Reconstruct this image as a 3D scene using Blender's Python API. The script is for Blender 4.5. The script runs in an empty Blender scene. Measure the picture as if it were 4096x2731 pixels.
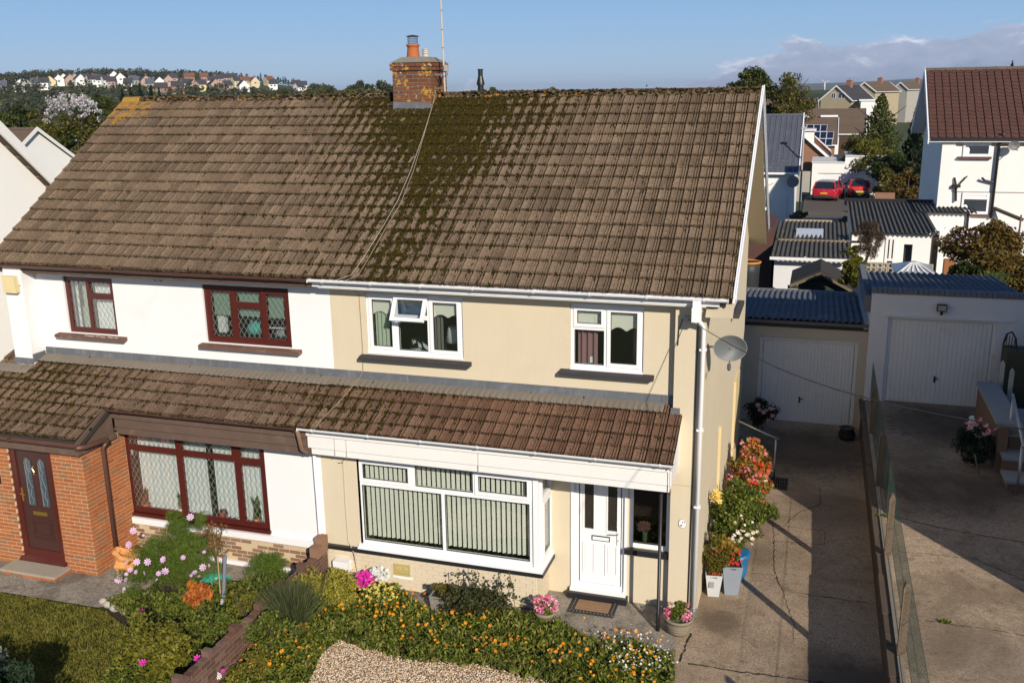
import bpy, math, random
import numpy as np
from mathutils import Vector, Matrix, Euler
rnd = random.Random(7)
rs = np.random.RandomState(11)
D2R = math.radians
# ------------------------------------------------------------------ camera
scn = bpy.context.scene
F = 3827.0; PW, PH = 4096.0, 2731.0
def _vd(x, y):
    v = np.array([x-PW/2, -(y-PH/2), -F]); return v/np.linalg.norm(v)
_X = -_vd(-10300, 563); _Y = _vd(3300, 350)
_X = _X-_Y*(_X@_Y); _X /= np.linalg.norm(_X); _Z = np.cross(_X, _Y)
ROT = np.array([_X, _Y, _Z])
CAM = np.array([0.0, -14.4, 8.42])
def at(px, py, x=None, y=None, z=None):
    """the place where the line of sight through a photo pixel meets a plane"""
    d = ROT@_vd(px, py)
    ax, v = (0, x) if x is not None else (1, y) if y is not None else (2, z)
    return Vector(CAM+d*(v-CAM[ax])/d[ax])
cd = bpy.data.cameras.new('camera'); cam = bpy.data.objects.new('camera', cd)
scn.collection.objects.link(cam); scn.camera = cam
cd.sensor_width = 36; cd.lens = F/PW*36; cd.clip_start = .1; cd.clip_end = 20000
m4 = Matrix([list(ROT[i])+[CAM[i]] for i in range(3)]+[[0, 0, 0, 1]]); cam.matrix_world = m4
scn.render.resolution_x = 1024; scn.render.resolution_y = 682
scn.view_settings.view_transform = 'Standard'; scn.view_settings.look = 'None'
scn.view_settings.exposure = 0.12; scn.view_settings.gamma = 1.0
# ------------------------------------------------------------------ world and sun
SUN_EL = D2R(26.5); SH = (.605, -.796)
world = bpy.data.worlds.new('World'); scn.world = world; world.use_nodes = True
wn = world.node_tree; wn.nodes.clear()
class NT:
    def __init__(s, nt): s.t = nt
    def n(s, typ, inp=None, **kw):
        o = s.t.nodes.new('ShaderNode'+typ)
        for k, v in kw.items(): setattr(o, k, v)
        for k, v in (inp or {}).items(): s.put(o.inputs[k], v)
        return o
    def put(s, sock, v):
        if isinstance(v, bpy.types.NodeSocket): s.t.links.new(v, sock)
        elif isinstance(v, bpy.types.Node): s.t.links.new(v.outputs[0], sock)
        else:
            if hasattr(sock.default_value, '__len__') and not hasattr(v, '__len__'): v = [v]*len(sock.default_value)
            if hasattr(v, '__len__') and len(v) == 3 and len(sock.default_value) == 4: v = list(v)+[1]
            sock.default_value = v
    def m(s, op, a, b=0.0, c=0.0, clamp=False):
        o = s.t.nodes.new('ShaderNodeMath'); o.operation = op; o.use_clamp = clamp
        s.put(o.inputs[0], a); s.put(o.inputs[1], b)
        if op in ('MULTIPLY_ADD', 'COMPARE', 'WRAP'): s.put(o.inputs[2], c)
        return o.outputs[0]
    def mix(s, f, a, b, blend='MIX'):
        o = s.t.nodes.new('ShaderNodeMix'); o.data_type = 'RGBA'; o.blend_type = blend
        s.put(o.inputs[0], f); s.put(o.inputs[6], a); s.put(o.inputs[7], b); return o.outputs[2]
    def ramp(s, f, stops, interp='LINEAR'):
        o = s.t.nodes.new('ShaderNodeValToRGB'); o.color_ramp.interpolation = interp
        e = o.color_ramp.elements
        while len(e) < len(stops): e.new(.5)
        for i, (p, c) in enumerate(stops):
            e[i].position = p; e[i].color = (c, c, c, 1) if not hasattr(c, '__len__') else (*c[:3], 1)
        s.put(o.inputs[0], f); return o.outputs[0]
    def noise(s, vec, scale, detail=3, rough=.55, dist=0):
        o = s.n('TexNoise', {'Scale': scale, 'Detail': detail, 'Roughness': rough, 'Distortion': dist})
        if vec is not None: s.put(o.inputs['Vector'], vec)
        return o.outputs[0]
    def sstep(s, v, a, b):
        o = s.t.nodes.new('ShaderNodeMapRange'); o.interpolation_type = 'SMOOTHSTEP'
        s.put(o.inputs[0], v); s.put(o.inputs[1], a); s.put(o.inputs[2], b); s.put(o.inputs[3], 0.0); s.put(o.inputs[4], 1.0)
        return o.outputs[0]
W = NT(wn)
sky = W.n('TexSky', sky_type='NISHITA'); sky.sun_disc = False
sky.sun_elevation = SUN_EL; sky.sun_rotation = math.atan2(SH[0], SH[1])
sky.altitude = 60; sky.air_density = 1.0; sky.dust_density = .6; sky.ozone_density = 1.5
tc = W.n('TexCoord'); sp = W.n('SeparateXYZ', {0: tc.outputs['Generated']})
sx, sy, sz = sp.outputs
hyp = W.m('SQRT', W.m('ADD', W.m('MULTIPLY', sx, sx), W.m('MULTIPLY', sy, sy)))
el = W.m('ARCTANGENT', W.m('DIVIDE', sz, hyp)); az = W.m('ARCTAN2', sx, sy)
# cloud bank low over the horizon that thickens towards the right
top = W.m('ADD', W.m('MULTIPLY_ADD', W.sstep(az, -.20, .02), .046, -.004), W.m('MULTIPLY', W.sstep(az, .02, .30), .034))
st = W.n('CombineXYZ', {0: W.m('MULTIPLY', az, 1.0), 1: W.m('MULTIPLY', el, 2.6), 2: 0.3})
cn = W.noise(st, 11, 8, .62, .5)
wv = W.m('MULTIPLY', W.m('SUBTRACT', cn, .5), .09)
dens = W.sstep(W.m('SUBTRACT', W.m('ADD', top, wv), el), -.002, .007)
n2 = W.noise(st, 26, 5, .6, .4)
small = W.m('MULTIPLY', W.sstep(W.noise(st, 5, 4, .5), .62, .72), W.m('MULTIPLY', W.sstep(n2, .45, .62), W.m('MULTIPLY', W.sstep(el, .11, .03), .35)))
dens = W.m('MAXIMUM', W.m('MULTIPLY', dens, .93), small)
ccol = W.ramp(W.m('ADD', W.m('MULTIPLY', n2, .75), W.m('MULTIPLY', W.m('SUBTRACT', el, W.m('SUBTRACT', top, .02)), 6)), [(.20, (3.6, 4.3, 6.0)), (.44, (4.9, 5.6, 7.5)), (.66, (11, 11.4, 12.4))])
hzc = W.mix(.8, sky.outputs[0], W.ramp(W.m('MULTIPLY', el, 2.2), [(0, (4.9, 6.9, 9.6)), (.12, (3.3, 5.8, 9.6)), (.30, (2.0, 4.6, 9.2)), (.6, (1.0, 2.5, 5.4)), (1, (.65, 1.6, 3.8))]))
skc = W.mix(dens, hzc, ccol)
bg = W.n('Background', {0: skc, 1: .078}); wo = W.n('OutputWorld'); wn.links.new(bg.outputs[0], wo.inputs[0])
sl = bpy.data.lights.new('sun', 'SUN'); sl.energy = 5.0; sl.angle = D2R(.53); sl.color = (1, .91, .78)
so = bpy.data.objects.new('sun', sl); scn.collection.objects.link(so); so.location = (30, -40, 40)
so.rotation_euler = Vector((SH[0]*math.cos(SUN_EL), SH[1]*math.cos(SUN_EL), math.sin(SUN_EL))).to_track_quat('Z', 'Y').to_euler()
# ------------------------------------------------------------------ materials
MATS = {}
def newmat(name):
    m = bpy.data.materials.new(name); m.use_nodes = True; m.node_tree.nodes.clear()
    T = NT(m.node_tree); MATS[name] = m
    T.pos = T.n('NewGeometry').outputs['Position']; return m, T
def finish(T, col, rough=.7, metal=0.0, bumph=None, bdist=.004, spec=.3, transl=0, coat=0, extra=None):
    p = T.n('BsdfPrincipled', {'Base Color': col, 'Roughness': rough, 'Metallic': metal, 'Specular IOR Level': spec, 'Coat Weight': coat})
    if bumph is not None:
        b = T.n('Bump', {'Height': bumph, 'Distance': bdist, 'Strength': 1.0}); T.put(p.inputs['Normal'], b.outputs[0])
    out = p.outputs[0]
    if transl:
        tr = T.n('BsdfTranslucent', {0: col}); mx = T.n('MixShader', {0: transl, 1: out, 2: tr.outputs[0]}); out = mx.outputs[0]
    o = T.n('OutputMaterial', {0: out}); return p
def sc(c, k): return tuple(min(1, x*k) for x in c[:3])
def surf(name, c, rough=.7, var=.12, scale=3, fine=60, bump=.003, metal=0, spec=.3, grime=0, gcol=(.12, .1, .07), streak=0, coat=0):
    """painted or plain surface: broad mottling, fine grain, optional grime blotches and vertical streaks"""
    m, T = newmat(name); a = T.noise(T.pos, scale, 5, .6); b = T.noise(T.pos, fine, 3, .6)
    col = T.mix(a, sc(c, 1-var), sc(c, 1+var)); col = T.mix(T.m('MULTIPLY', b, min(1, var*2)), col, sc(c, 1-1.6*var))
    if grime:
        g = T.sstep(T.noise(T.pos, scale*.7, 6, .7, .4), .52, .75); col = T.mix(T.m('MULTIPLY', g, grime), col, gcol)
    if streak:
        mp = T.n('Mapping', {0: T.pos}); mp.inputs['Scale'].default_value = (9, 9, .5)
        g = T.sstep(T.noise(mp, 1.6, 5, .7), .5, .8); col = T.mix(T.m('MULTIPLY', g, streak), col, gcol)
    finish(T, col, rough, metal, b if bump else None, bump, spec, coat=coat); return m
def leafm(name, cols, transl=.25, rough=.55):
    m, T = newmat(name); g = T.n('NewGeometry')
    n = len(cols); col = T.ramp(g.outputs['Random Per Island'], [(i/max(1, n-1), c) for i, c in enumerate(cols)])
    k = T.noise(T.pos, 2.5, 3); col = T.mix(T.m('MULTIPLY', T.sstep(k, .35, .7), .4), col, sc(cols[0], .75))
    finish(T, col, rough, 0, transl=transl, spec=.25); return m
def flat(name, c, rough=.5, metal=0, spec=.4, coat=0): return surf(name, c, rough, .05, 4, 90, 0, metal, spec, coat=coat)

def glassm(name, tint=(.92, .95, .94), base=.07, rough=.02):
    m, T = newmat(name)
    lw = T.n('LayerWeight', {0: .32}); f = T.m('MULTIPLY_ADD', lw.outputs['Facing'], .45, base, clamp=True)
    tr = T.n('BsdfTransparent', {0: tint}); gl = T.n('BsdfGlossy', {0: (1, 1, 1, 1), 1: rough})
    mx = T.n('MixShader', {0: f, 1: tr.outputs[0], 2: gl.outputs[0]}); T.n('OutputMaterial', {0: mx.outputs[0]}); return m

GAUGE = .3; TW = .2083
def tilem(name, pitch, y0, x0, cols, moss_expr, lichen=0.0, mossc=((.010, .007, .002), (.075, .055, .006)), GAUGE=.3056, cols2=None):
    """concrete interlocking tile: grain, per-tile tone, moss in the channels, pale and orange lichen"""
    m, T = newmat(name); s = T.n('SeparateXYZ', {0: T.pos}); X, Y, Z = s.outputs
    sl_ = T.m('DIVIDE', T.m('SUBTRACT', Y, y0), math.cos(pitch)*GAUGE)
    ui = T.m('DIVIDE', T.m('SUBTRACT', X, x0), TW); u = T.m('FRACT', ui); v = T.m('FRACT', sl_)
    cell = T.n('CombineXYZ', {0: T.m('FLOOR', ui), 1: T.m('FLOOR', sl_), 2: 0}); wn_ = T.n('TexWhiteNoise', {0: cell}); wn_.noise_dimensions = '3D'
    rv = wn_.outputs['Value']
    grain = T.noise(T.pos, 34, 4, .8); broad = T.noise(T.pos, .8, 4, .6); mid = T.noise(T.pos, 9, 5, .7)
    gf = T.m('ADD', T.m('MULTIPLY', grain, .8), T.m('MULTIPLY', T.m('ADD', mid, broad), .14)); c = T.ramp(gf, [(.3, cols[0]), (.55, cols[1]), (.78, cols[2])])
    if cols2: c = T.mix(T.m('ADD', T.sstep(X, -9.8, -4.5), T.m('MULTIPLY', T.m('SUBTRACT', mid, .5), .6), clamp=True), T.ramp(gf, [(.3, cols2[0]), (.55, cols2[1]), (.78, cols2[2])]), c)
    c = T.mix(T.m('MULTIPLY', T.m('SUBTRACT', rv, .15), .6, clamp=True), c, sc(cols[0], .9))
    pl = T.n('TexVoronoi', {'Vector': T.pos, 'Scale': 9.0}); pl.feature = 'F1'
    pale = T.m('MULTIPLY', T.sstep(pl.outputs['Distance'], .2, .13), T.sstep(T.noise(T.pos, 1.6, 3), .48, .6))
    c = T.mix(T.m('MULTIPLY', pale, .5), c, (.36, .30, .22))
    # moss, with darkened joints and row edges
    st_ = T.n('Mapping', {0: T.pos}); st_.inputs['Scale'].default_value = (1, .42, .42)
    blob = T.noise(st_, 15, 5, .68); big = T.noise(T.pos, .9, 3)
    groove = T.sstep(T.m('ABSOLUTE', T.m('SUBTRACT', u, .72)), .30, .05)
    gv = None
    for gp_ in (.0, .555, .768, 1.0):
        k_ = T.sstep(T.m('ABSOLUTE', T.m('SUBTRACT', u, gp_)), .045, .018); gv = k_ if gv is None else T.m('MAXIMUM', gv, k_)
    ed = T.m('MAXIMUM', T.sstep(v, .975, .99), T.sstep(v, .038, .015)); ed = T.m('MULTIPLY', ed, T.sstep(T.noise(T.pos, 22, 3), .30, .5))  # row edges: moss and dirt, plus shadow lines painted into the tile colour
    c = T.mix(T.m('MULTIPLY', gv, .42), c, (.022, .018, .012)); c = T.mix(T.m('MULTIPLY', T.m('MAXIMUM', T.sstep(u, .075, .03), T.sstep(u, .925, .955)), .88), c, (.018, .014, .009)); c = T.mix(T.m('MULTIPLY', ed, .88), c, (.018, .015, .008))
    edge = T.m('ADD', T.sstep(v, .80, 1.0), T.sstep(v, .13, .0))
    w = moss_expr(T, X, Y, Z)
    mv = T.m('ADD', T.m('ADD', T.m('MULTIPLY', T.m('SUBTRACT', blob, .5), 1.35), T.m('MULTIPLY', groove, .27)), T.m('ADD', T.m('MULTIPLY', edge, .13), w))
    mv = T.m('ADD', mv, T.m('MULTIPLY', T.m('SUBTRACT', big, .5), .5))
    mm = T.sstep(mv, .49, .56)
    mc = T.mix(T.sstep(T.noise(T.pos, 24, 4, .75), .38, .62), mossc[0], mossc[1]); c = T.mix(mm, c, mc)
    if lichen:
        lx = T.m('MULTIPLY', T.sstep(X, -12.6, -14.9), T.sstep(Y, 2.2, 4.2))
        lv = T.sstep(T.m('ADD', T.m('MULTIPLY', lx, .5), T.noise(T.pos, 6, 5, .7)), .86, .93)
        sp_ = T.m('MULTIPLY', T.sstep(T.noise(T.pos, 11, 2), .70, .73), .6)
        c = T.mix(T.m('MULTIPLY', T.m('MAXIMUM', lv, sp_), T.m('MULTIPLY_ADD', grain, 1.2, .1, clamp=True)), c, (.42, .21, .025))
    h = T.m('ADD', T.m('MULTIPLY', grain, .35), T.m('MULTIPLY', mm, T.m('MULTIPLY_ADD', T.noise(T.pos, 55, 2), 1.6, .8)))
    finish(T, c, .92, 0, h, .012, .12); return m

def brickm(name, cols, mottle=12, lich=0):
    m, T = newmat(name); oi = T.n('ObjectInfo').outputs['Random']; g = T.n('NewGeometry').outputs['Random Per Island']
    r = T.m('FRACT', T.m('ADD', oi, T.m('MULTIPLY', g, 1.0)))
    n = len(cols); c = T.ramp(r, [((i+.5)/n, x) for i, x in enumerate(cols)], 'LINEAR')
    a = T.noise(T.pos, mottle, 5, .65); c = T.mix(T.m('MULTIPLY', a, .55), c, sc(cols[0], .62))
    if lich:
        l = T.sstep(T.noise(T.pos, 7.5, 5, .66), .555, .60); c = T.mix(T.m('MULTIPLY', l, .9), c, (.5, .27, .03))
        l = T.sstep(T.noise(T.pos, 13, 4, .6), .64, .68); c = T.mix(l, c, (.5, .46, .36))
    finish(T, c, .9, 0, T.noise(T.pos, 70, 3), .006, .15); return m

def concretem(name, c1, c2, c3, big=.5, cracks=True, patch=None):
    m, T = newmat(name); s = T.n('SeparateXYZ', {0: T.pos}); X, Y, Z = s.outputs
    agg = T.noise(T.pos, 30, 4, .85); mid = T.noise(T.pos, 5, 6, .7); lo = T.noise(T.pos, big, 5, .65, .5)
    c = T.ramp(agg, [(.32, c1), (.5, c2), (.68, c3)])
    c = T.mix(T.m('MULTIPLY', T.sstep(lo, .42, .66), .62), c, sc(c1, .75))
    c = T.mix(T.m('MULTIPLY', T.sstep(mid, .5, .72), .6), c, sc(c1, .55))
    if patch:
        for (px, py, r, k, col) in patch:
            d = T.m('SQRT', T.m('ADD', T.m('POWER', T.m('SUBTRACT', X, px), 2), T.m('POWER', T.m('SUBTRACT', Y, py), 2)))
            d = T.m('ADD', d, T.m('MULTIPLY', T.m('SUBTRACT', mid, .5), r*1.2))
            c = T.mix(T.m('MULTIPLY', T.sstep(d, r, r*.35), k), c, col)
    if cracks and False:
        dv = T.n('Mapping', {0: T.pos}); nz = T.n('TexNoise', {'Vector': T.pos, 'Scale': 1.4, 'Detail': 5.0, 'Roughness': .6})
        off = T.n('VectorMath', {0: nz.outputs[1], 1: (.5, .5, .5)}); off.operation = 'SUBTRACT'
        sc_ = T.n('VectorMath', {0: off.outputs[0]}); sc_.operation = 'SCALE'; sc_.inputs['Scale'].default_value = .9
        ad = T.n('VectorMath', {0: T.pos, 1: sc_.outputs[0]}); ad.operation = 'ADD'
        vo = T.n('TexVoronoi', {'Vector': ad.outputs[0], 'Scale': .42}); vo.feature = 'DISTANCE_TO_EDGE'
        cr = T.sstep(vo.outputs['Distance'], .009, .003); c = T.mix(T.m('MULTIPLY', cr, .8), c, (.035, .03, .02))
        h = T.m('SUBTRACT', agg, T.m('MULTIPLY', cr, 2))
    else: h = agg
    finish(T, c, .93, 0, h, .006, .12); return m

M = MATS
WHITE = surf('white_render', (.78, .77, .77), .85, .05, 1.5, 45, .003, grime=.16, gcol=(.5, .47, .42), streak=.10)
CREAM = surf('cream_render', (.615, .53, .385), .85, .07, 1.2, 45, .003, grime=.22, gcol=(.47, .39, .27), streak=.22)
CREAMB = surf('cream_paint', (.63, .54, .40), .8, .05, 6, 60, .002)
UPVC = surf('white_plastic', (.80, .80, .81), .32, .025, 2, 60, 0, spec=.5, grime=.10, gcol=(.55, .52, .42))
UPVCD = surf('white_board', (.76, .75, .72), .5, .04, 2, 60, 0, spec=.4, grime=.16, gcol=(.5, .45, .33), streak=.12)
MAHOG = surf('mahogany_plastic', (.085, .016, .012), .3, .2, 5, 70, 0, spec=.5)
BROWNP = surf('brown_plastic', (.10, .045, .032), .45, .15, 4, 60, 0, spec=.4, grime=.25, gcol=(.2, .15, .12))
BROWNW = surf('brown_board', (.13, .085, .065), .7, .25, 5, 50, .001, grime=.35, gcol=(.24, .19, .15))
BLACKP = flat('black_paint', (.018, .018, .02), .4)
SILLB = surf('dark_sill', (.045, .043, .045), .7, .15, 4, 60, .002)
SILLR = surf('flaking_sill', (.16, .085, .06), .85, .25, 6, 60, .003, grime=.6, gcol=(.42, .33, .28))
LEAD = surf('lead_sheet', (.17, .18, .20), .55, .3, 5, 40, .003, metal=.25, grime=.35, gcol=(.36, .37, .38), streak=.5)
MORT = surf('cement_fillet', (.20, .17, .135), .95, .2, 4, 50, .006, grime=.4, gcol=(.15, .13, .10))
MORTAR = surf('mortar', (.56, .44, .29), .95, .15, 6, 60, .002)
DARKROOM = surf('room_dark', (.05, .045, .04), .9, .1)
GLASS = glassm('window_glass'); GLASSD = glassm('dark_glass', (.62, .60, .58), .03)
FROST = surf('obscure_glass', (.055, .045, .035), .12, .5, 30, 90, .004, spec=.8)
METAL = surf('galvanised', (.42, .44, .46), .4, .12, 6, 60, 0, metal=.8, spec=.5)
RUST = surf('rusty_metal', (.24, .14, .09), .8, .3, 10, 60, .002)
BRICKO = brickm('orange_brick', [(.38, .125, .045), (.46, .175, .065), (.33, .10, .04), (.42, .15, .055), (.24, .155, .09), (.43, .14, .05)])
BRICKB = brickm('brown_brick', [(.26, .15, .095), (.32, .19, .12), (.22, .11, .07), (.29, .20, .14)])
BRICKW = brickm('wall_brick', [(.14, .075, .055), (.20, .11, .08), (.11, .06, .05), (.22, .14, .11)])
BRICKC = brickm('chimney_brick', [(.17, .065, .035), (.21, .08, .045), (.12, .05, .035), (.19, .09, .055)], 9, 1)
def moss_main(T, X, Y, Z):
    cx = T.m('MULTIPLY_ADD', Y, -.10, -6.75); d = T.m('DIVIDE', T.m('SUBTRACT', X, cx), T.m('MULTIPLY_ADD', Y, .38, .75))
    g = T.m('EXPONENT', T.m('MULTIPLY', T.m('MULTIPLY', d, d), -1))
    hi = T.sstep(Y, 1.2, 3.4); core = T.m('MULTIPLY', T.m('MULTIPLY_ADD', hi, .22, .26), g)
    d2 = T.m('DIVIDE', T.m('SUBTRACT', X, -7.2), 3.3); g2 = T.m('MULTIPLY', T.m('EXPONENT', T.m('MULTIPLY', T.m('MULTIPLY', d2, d2), -1)), .20)
    return T.m('ADD', core, T.m('ADD', g2, T.m('MULTIPLY', T.sstep(Y, 3.8, 4.15), .10)))
P_MAIN = D2R(34.6); P_LOW = D2R(25.0)
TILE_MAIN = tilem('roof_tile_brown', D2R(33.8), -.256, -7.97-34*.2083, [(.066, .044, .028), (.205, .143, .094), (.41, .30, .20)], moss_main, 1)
def moss_low(T, X, Y, Z):
    d = T.m('DIVIDE', T.m('SUBTRACT', X, -7.6), 2.2); g = T.m('MULTIPLY', T.m('EXPONENT', T.m('MULTIPLY', T.m('MULTIPLY', d, d), -1)), .30)
    return T.m('ADD', g, T.m('MULTIPLY', T.sstep(X, -9.5, -14.0), .33))
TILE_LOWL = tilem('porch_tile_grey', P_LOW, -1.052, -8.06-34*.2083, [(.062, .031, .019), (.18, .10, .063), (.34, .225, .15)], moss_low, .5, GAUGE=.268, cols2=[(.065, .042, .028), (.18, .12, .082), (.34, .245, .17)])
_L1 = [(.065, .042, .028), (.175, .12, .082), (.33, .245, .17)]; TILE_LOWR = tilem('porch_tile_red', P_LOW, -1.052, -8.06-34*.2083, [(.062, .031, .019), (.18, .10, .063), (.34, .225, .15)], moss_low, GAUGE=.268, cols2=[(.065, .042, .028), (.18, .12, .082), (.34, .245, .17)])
MOSS = leafm('moss', [(.012, .010, .003), (.030, .025, .005), (.055, .042, .008)], .05, .95)
MOSSR = leafm('ridge_moss', [(.02, .017, .006), (.05, .045, .01), (.11, .07, .03), (.22, .14, .09)], .05, .95)
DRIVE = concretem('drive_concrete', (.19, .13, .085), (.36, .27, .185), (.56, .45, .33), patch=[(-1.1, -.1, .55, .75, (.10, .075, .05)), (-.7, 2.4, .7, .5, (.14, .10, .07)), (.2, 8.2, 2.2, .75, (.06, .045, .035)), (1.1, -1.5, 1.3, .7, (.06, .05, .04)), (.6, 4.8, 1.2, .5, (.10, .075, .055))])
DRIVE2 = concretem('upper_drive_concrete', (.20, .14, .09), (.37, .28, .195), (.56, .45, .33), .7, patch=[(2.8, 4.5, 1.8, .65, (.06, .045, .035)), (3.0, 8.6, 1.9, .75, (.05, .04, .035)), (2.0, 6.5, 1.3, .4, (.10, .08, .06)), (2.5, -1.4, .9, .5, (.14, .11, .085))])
PATHM = concretem('path_concrete', (.13, .11, .09), (.27, .235, .19), (.46, .41, .34), 1.4, False)
SOIL = surf('soil', (.045, .03, .02), 1, .3, 8, 40, .01)
GRASSG = surf('grass_ground', (.045, .055, .012), 1, .4, 5, 50, .01, grime=.4, gcol=(.09, .08, .02))
ASPH = surf('asphalt', (.075, .075, .08), .9, .15, 1, 90, .003)

# ------------------------------------------------------------------ mesh tools
ORG = {}
class MB:
    def __init__(s): s.v = []; s.f = []
    def add(s, vs, fs):
        n = len(s.v); s.v += [tuple(v) for v in vs]; s.f += [tuple(i+n for i in f) for f in fs]; return s
    def box(s, x0, x1, y0, y1, z0, z1):
        if x0 > x1: x0, x1 = x1, x0
        if y0 > y1: y0, y1 = y1, y0
        if z0 > z1: z0, z1 = z1, z0
        return s.add([(x0, y0, z0), (x1, y0, z0), (x1, y1, z0), (x0, y1, z0), (x0, y0, z1), (x1, y0, z1), (x1, y1, z1), (x0, y1, z1)],
                     [(0, 3, 2, 1), (4, 5, 6, 7), (0, 1, 5, 4), (1, 2, 6, 5), (2, 3, 7, 6), (3, 0, 4, 7)])
    def quad(s, *p): return s.add(p, [tuple(range(len(p)))])
    def prism(s, poly, ext):
        """closed polygon (3D points) pushed along ext"""
        n = len(poly); e = Vector(ext); a = [Vector(p) for p in poly]; b = [p+e for p in a]
        return s.add(a+b, [tuple(range(n))[::-1], tuple(range(n, 2*n))]+[(i, (i+1) % n, n+(i+1) % n, n+i) for i in range(n)])
    def tube(s, pts, r, n=8, cap=True):
        pts = [Vector(p) for p in pts]; rr = r if hasattr(r, '__len__') else [r]*len(pts); b = len(s.v); fs = []; up = None
        for i, p in enumerate(pts):
            d = (pts[min(i+1, len(pts)-1)]-pts[max(i-1, 0)]).normalized()
            if up is None: up = d.orthogonal().normalized()
            up = (up-d*up.dot(d)).normalized(); q = d.cross(up)
            for k in range(n):
                a = 2*math.pi*k/n; s.v.append(tuple(p+(up*math.cos(a)+q*math.sin(a))*rr[i]))
        for i in range(len(pts)-1):
            for k in range(n): fs.append((b+i*n+k, b+i*n+(k+1) % n, b+(i+1)*n+(k+1) % n, b+(i+1)*n+k))
        if cap: fs += [tuple(b+k for k in range(n))[::-1], tuple(b+(len(pts)-1)*n+k for k in range(n))]
        s.f += fs; return s
    def lathe(s, c, prof, n=20, sx_=1, sy_=1, sq=False):
        b = len(s.v); fs = []
        for (r, z) in prof:
            for k in range(n):
                a = 2*math.pi*(k+.5)/n; s.v.append((c[0]+r*math.cos(a)*sx_, c[1]+r*math.sin(a)*sy_, c[2]+z))
        for i in range(len(prof)-1):
            for k in range(n): fs.append((b+i*n+k, b+i*n+(k+1) % n, b+(i+1)*n+(k+1) % n, b+(i+1)*n+k))
        fs += [tuple(b+k for k in range(n))[::-1], tuple(b+(len(prof)-1)*n+k for k in range(n))]
        s.f += fs; return s
    def bar(s, a, b, w, h, up=(0, 0, 1)):
        """rectangular bar from a to b, w wide, h high"""
        a = Vector(a); b = Vector(b); d = (b-a).normalized(); u = Vector(up); q = d.cross(u).normalized(); u = q.cross(d)
        P = [q*(-w/2)+u*(-h/2), q*(w/2)+u*(-h/2), q*(w/2)+u*(h/2), q*(-w/2)+u*(h/2)]
        return s.add([a+p for p in P]+[b+p for p in P], [(0, 1, 2, 3), (7, 6, 5, 4), (0, 4, 5, 1), (1, 5, 6, 2), (2, 6, 7, 3), (3, 7, 4, 0)])
    def wall(s, x0, x1, z0, z1, y0, y1, holes=(), rev=False):
        xs = sorted({x0, x1}|{c for h in holes for c in h[:2]}); zs = sorted({z0, z1}|{c for h in holes for c in h[2:]})
        for i in range(len(xs)-1):
            for j in range(len(zs)-1):
                cx, cz = (xs[i]+xs[i+1])/2, (zs[j]+zs[j+1])/2
                if any(h[0] < cx < h[1] and h[2] < cz < h[3] for h in holes): continue
                s.box(xs[i], xs[i+1], y0, y1, zs[j], zs[j+1])
        return s
    def mesh(s, name, mat, off=(0, 0, 0), smooth=False):
        me = bpy.data.meshes.new(name); o = Vector(off)
        me.from_pydata([tuple(Vector(v)-o) for v in s.v], [], s.f); me.validate(); me.update()
        if mat: me.materials.append(mat)
        if smooth: me.polygons.foreach_set('use_smooth', [True]*len(me.polygons))
        return me
COL = scn.collection
def link(name, data, parent=None, kind=None, label=None, loc=None):
    o = bpy.data.objects.new(name, data); COL.objects.link(o)
    if parent is not None: o.parent = parent
    if loc is not None: o.location = loc
    if kind: o['kind'] = kind
    if label: o['label'] = label
    return o
def org(p): return ORG.get(p.name, Vector((0, 0, 0))) if p is not None else Vector((0, 0, 0))
def thing(name, label, cat, loc=(0, 0, 0), group=None):
    o = link(name, None); o.location = loc; o.empty_display_size = .2; ORG[o.name] = Vector(loc)
    o['label'] = label; o['category'] = cat
    if group: o['group'] = group
    return o
def part(mb, name, mat, parent, kind=None, label=None, smooth=False):
    """mesh given in world coordinates, stored relative to its thing's base"""
    o = link(name, mb.mesh(name, mat, org(parent), smooth), parent, kind, label); ORG[o.name] = org(parent); return o
def single(mb, name, mat, label, cat, loc=None, group=None, smooth=False, kind=None):
    loc = Vector(loc) if loc is not None else Vector(mb.v[0])
    o = link(name, mb.mesh(name, mat, loc, smooth), None, kind, label, loc); ORG[o.name] = loc; o['category'] = cat
    if group: o['group'] = group
    return o
def structure(mb, name, mat, label=None, smooth=False):
    return link(name, mb.mesh(name, mat, (0, 0, 0), smooth), None, 'structure', label)
def npmesh(name, V, Fq, mat, off=(0, 0, 0)):
    me = bpy.data.meshes.new(name); V = np.asarray(V, np.float32)-np.array(off, np.float32); k = Fq.shape[1]
    me.vertices.add(len(V)); me.vertices.foreach_set('co', V.ravel())
    me.loops.add(Fq.size); me.loops.foreach_set('vertex_index', Fq.ravel().astype(np.int32))
    me.polygons.add(len(Fq)); me.polygons.foreach_set('loop_start', np.arange(0, Fq.size, k, dtype=np.int32))
    me.update(calc_edges=True)
    if mat: me.materials.append(mat)
    return me
def leaves(P, size, aspect=.5, up=.3, axis=None, jit=.35):
    """rhombic leaves at points P; up biases the normals upward"""
    n = len(P); P = np.asarray(P); d = rs.normal(size=(n, 3)); d /= np.linalg.norm(d, axis=1)[:, None]
    if axis is not None: d = d*.45+np.asarray(axis); d /= np.linalg.norm(d, axis=1)[:, None]
    nn = rs.normal(size=(n, 3)); nn[:, 2] += up*4; nn -= d*(nn*d).sum(1)[:, None]; nn /= np.linalg.norm(nn, axis=1)[:, None]
    s = np.cross(d, nn); L = size*(1+jit*rs.uniform(-1, 1, n))[:, None]; Wd = L*aspect*.5
    a = P-d*L*.5; b = P+s*Wd+nn*L*.05; c = P+d*L*.5; e = P-s*Wd+nn*L*.05
    return np.stack([a, b, c, e], 1).reshape(-1, 3), np.arange(n*4).reshape(n, 4)
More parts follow.
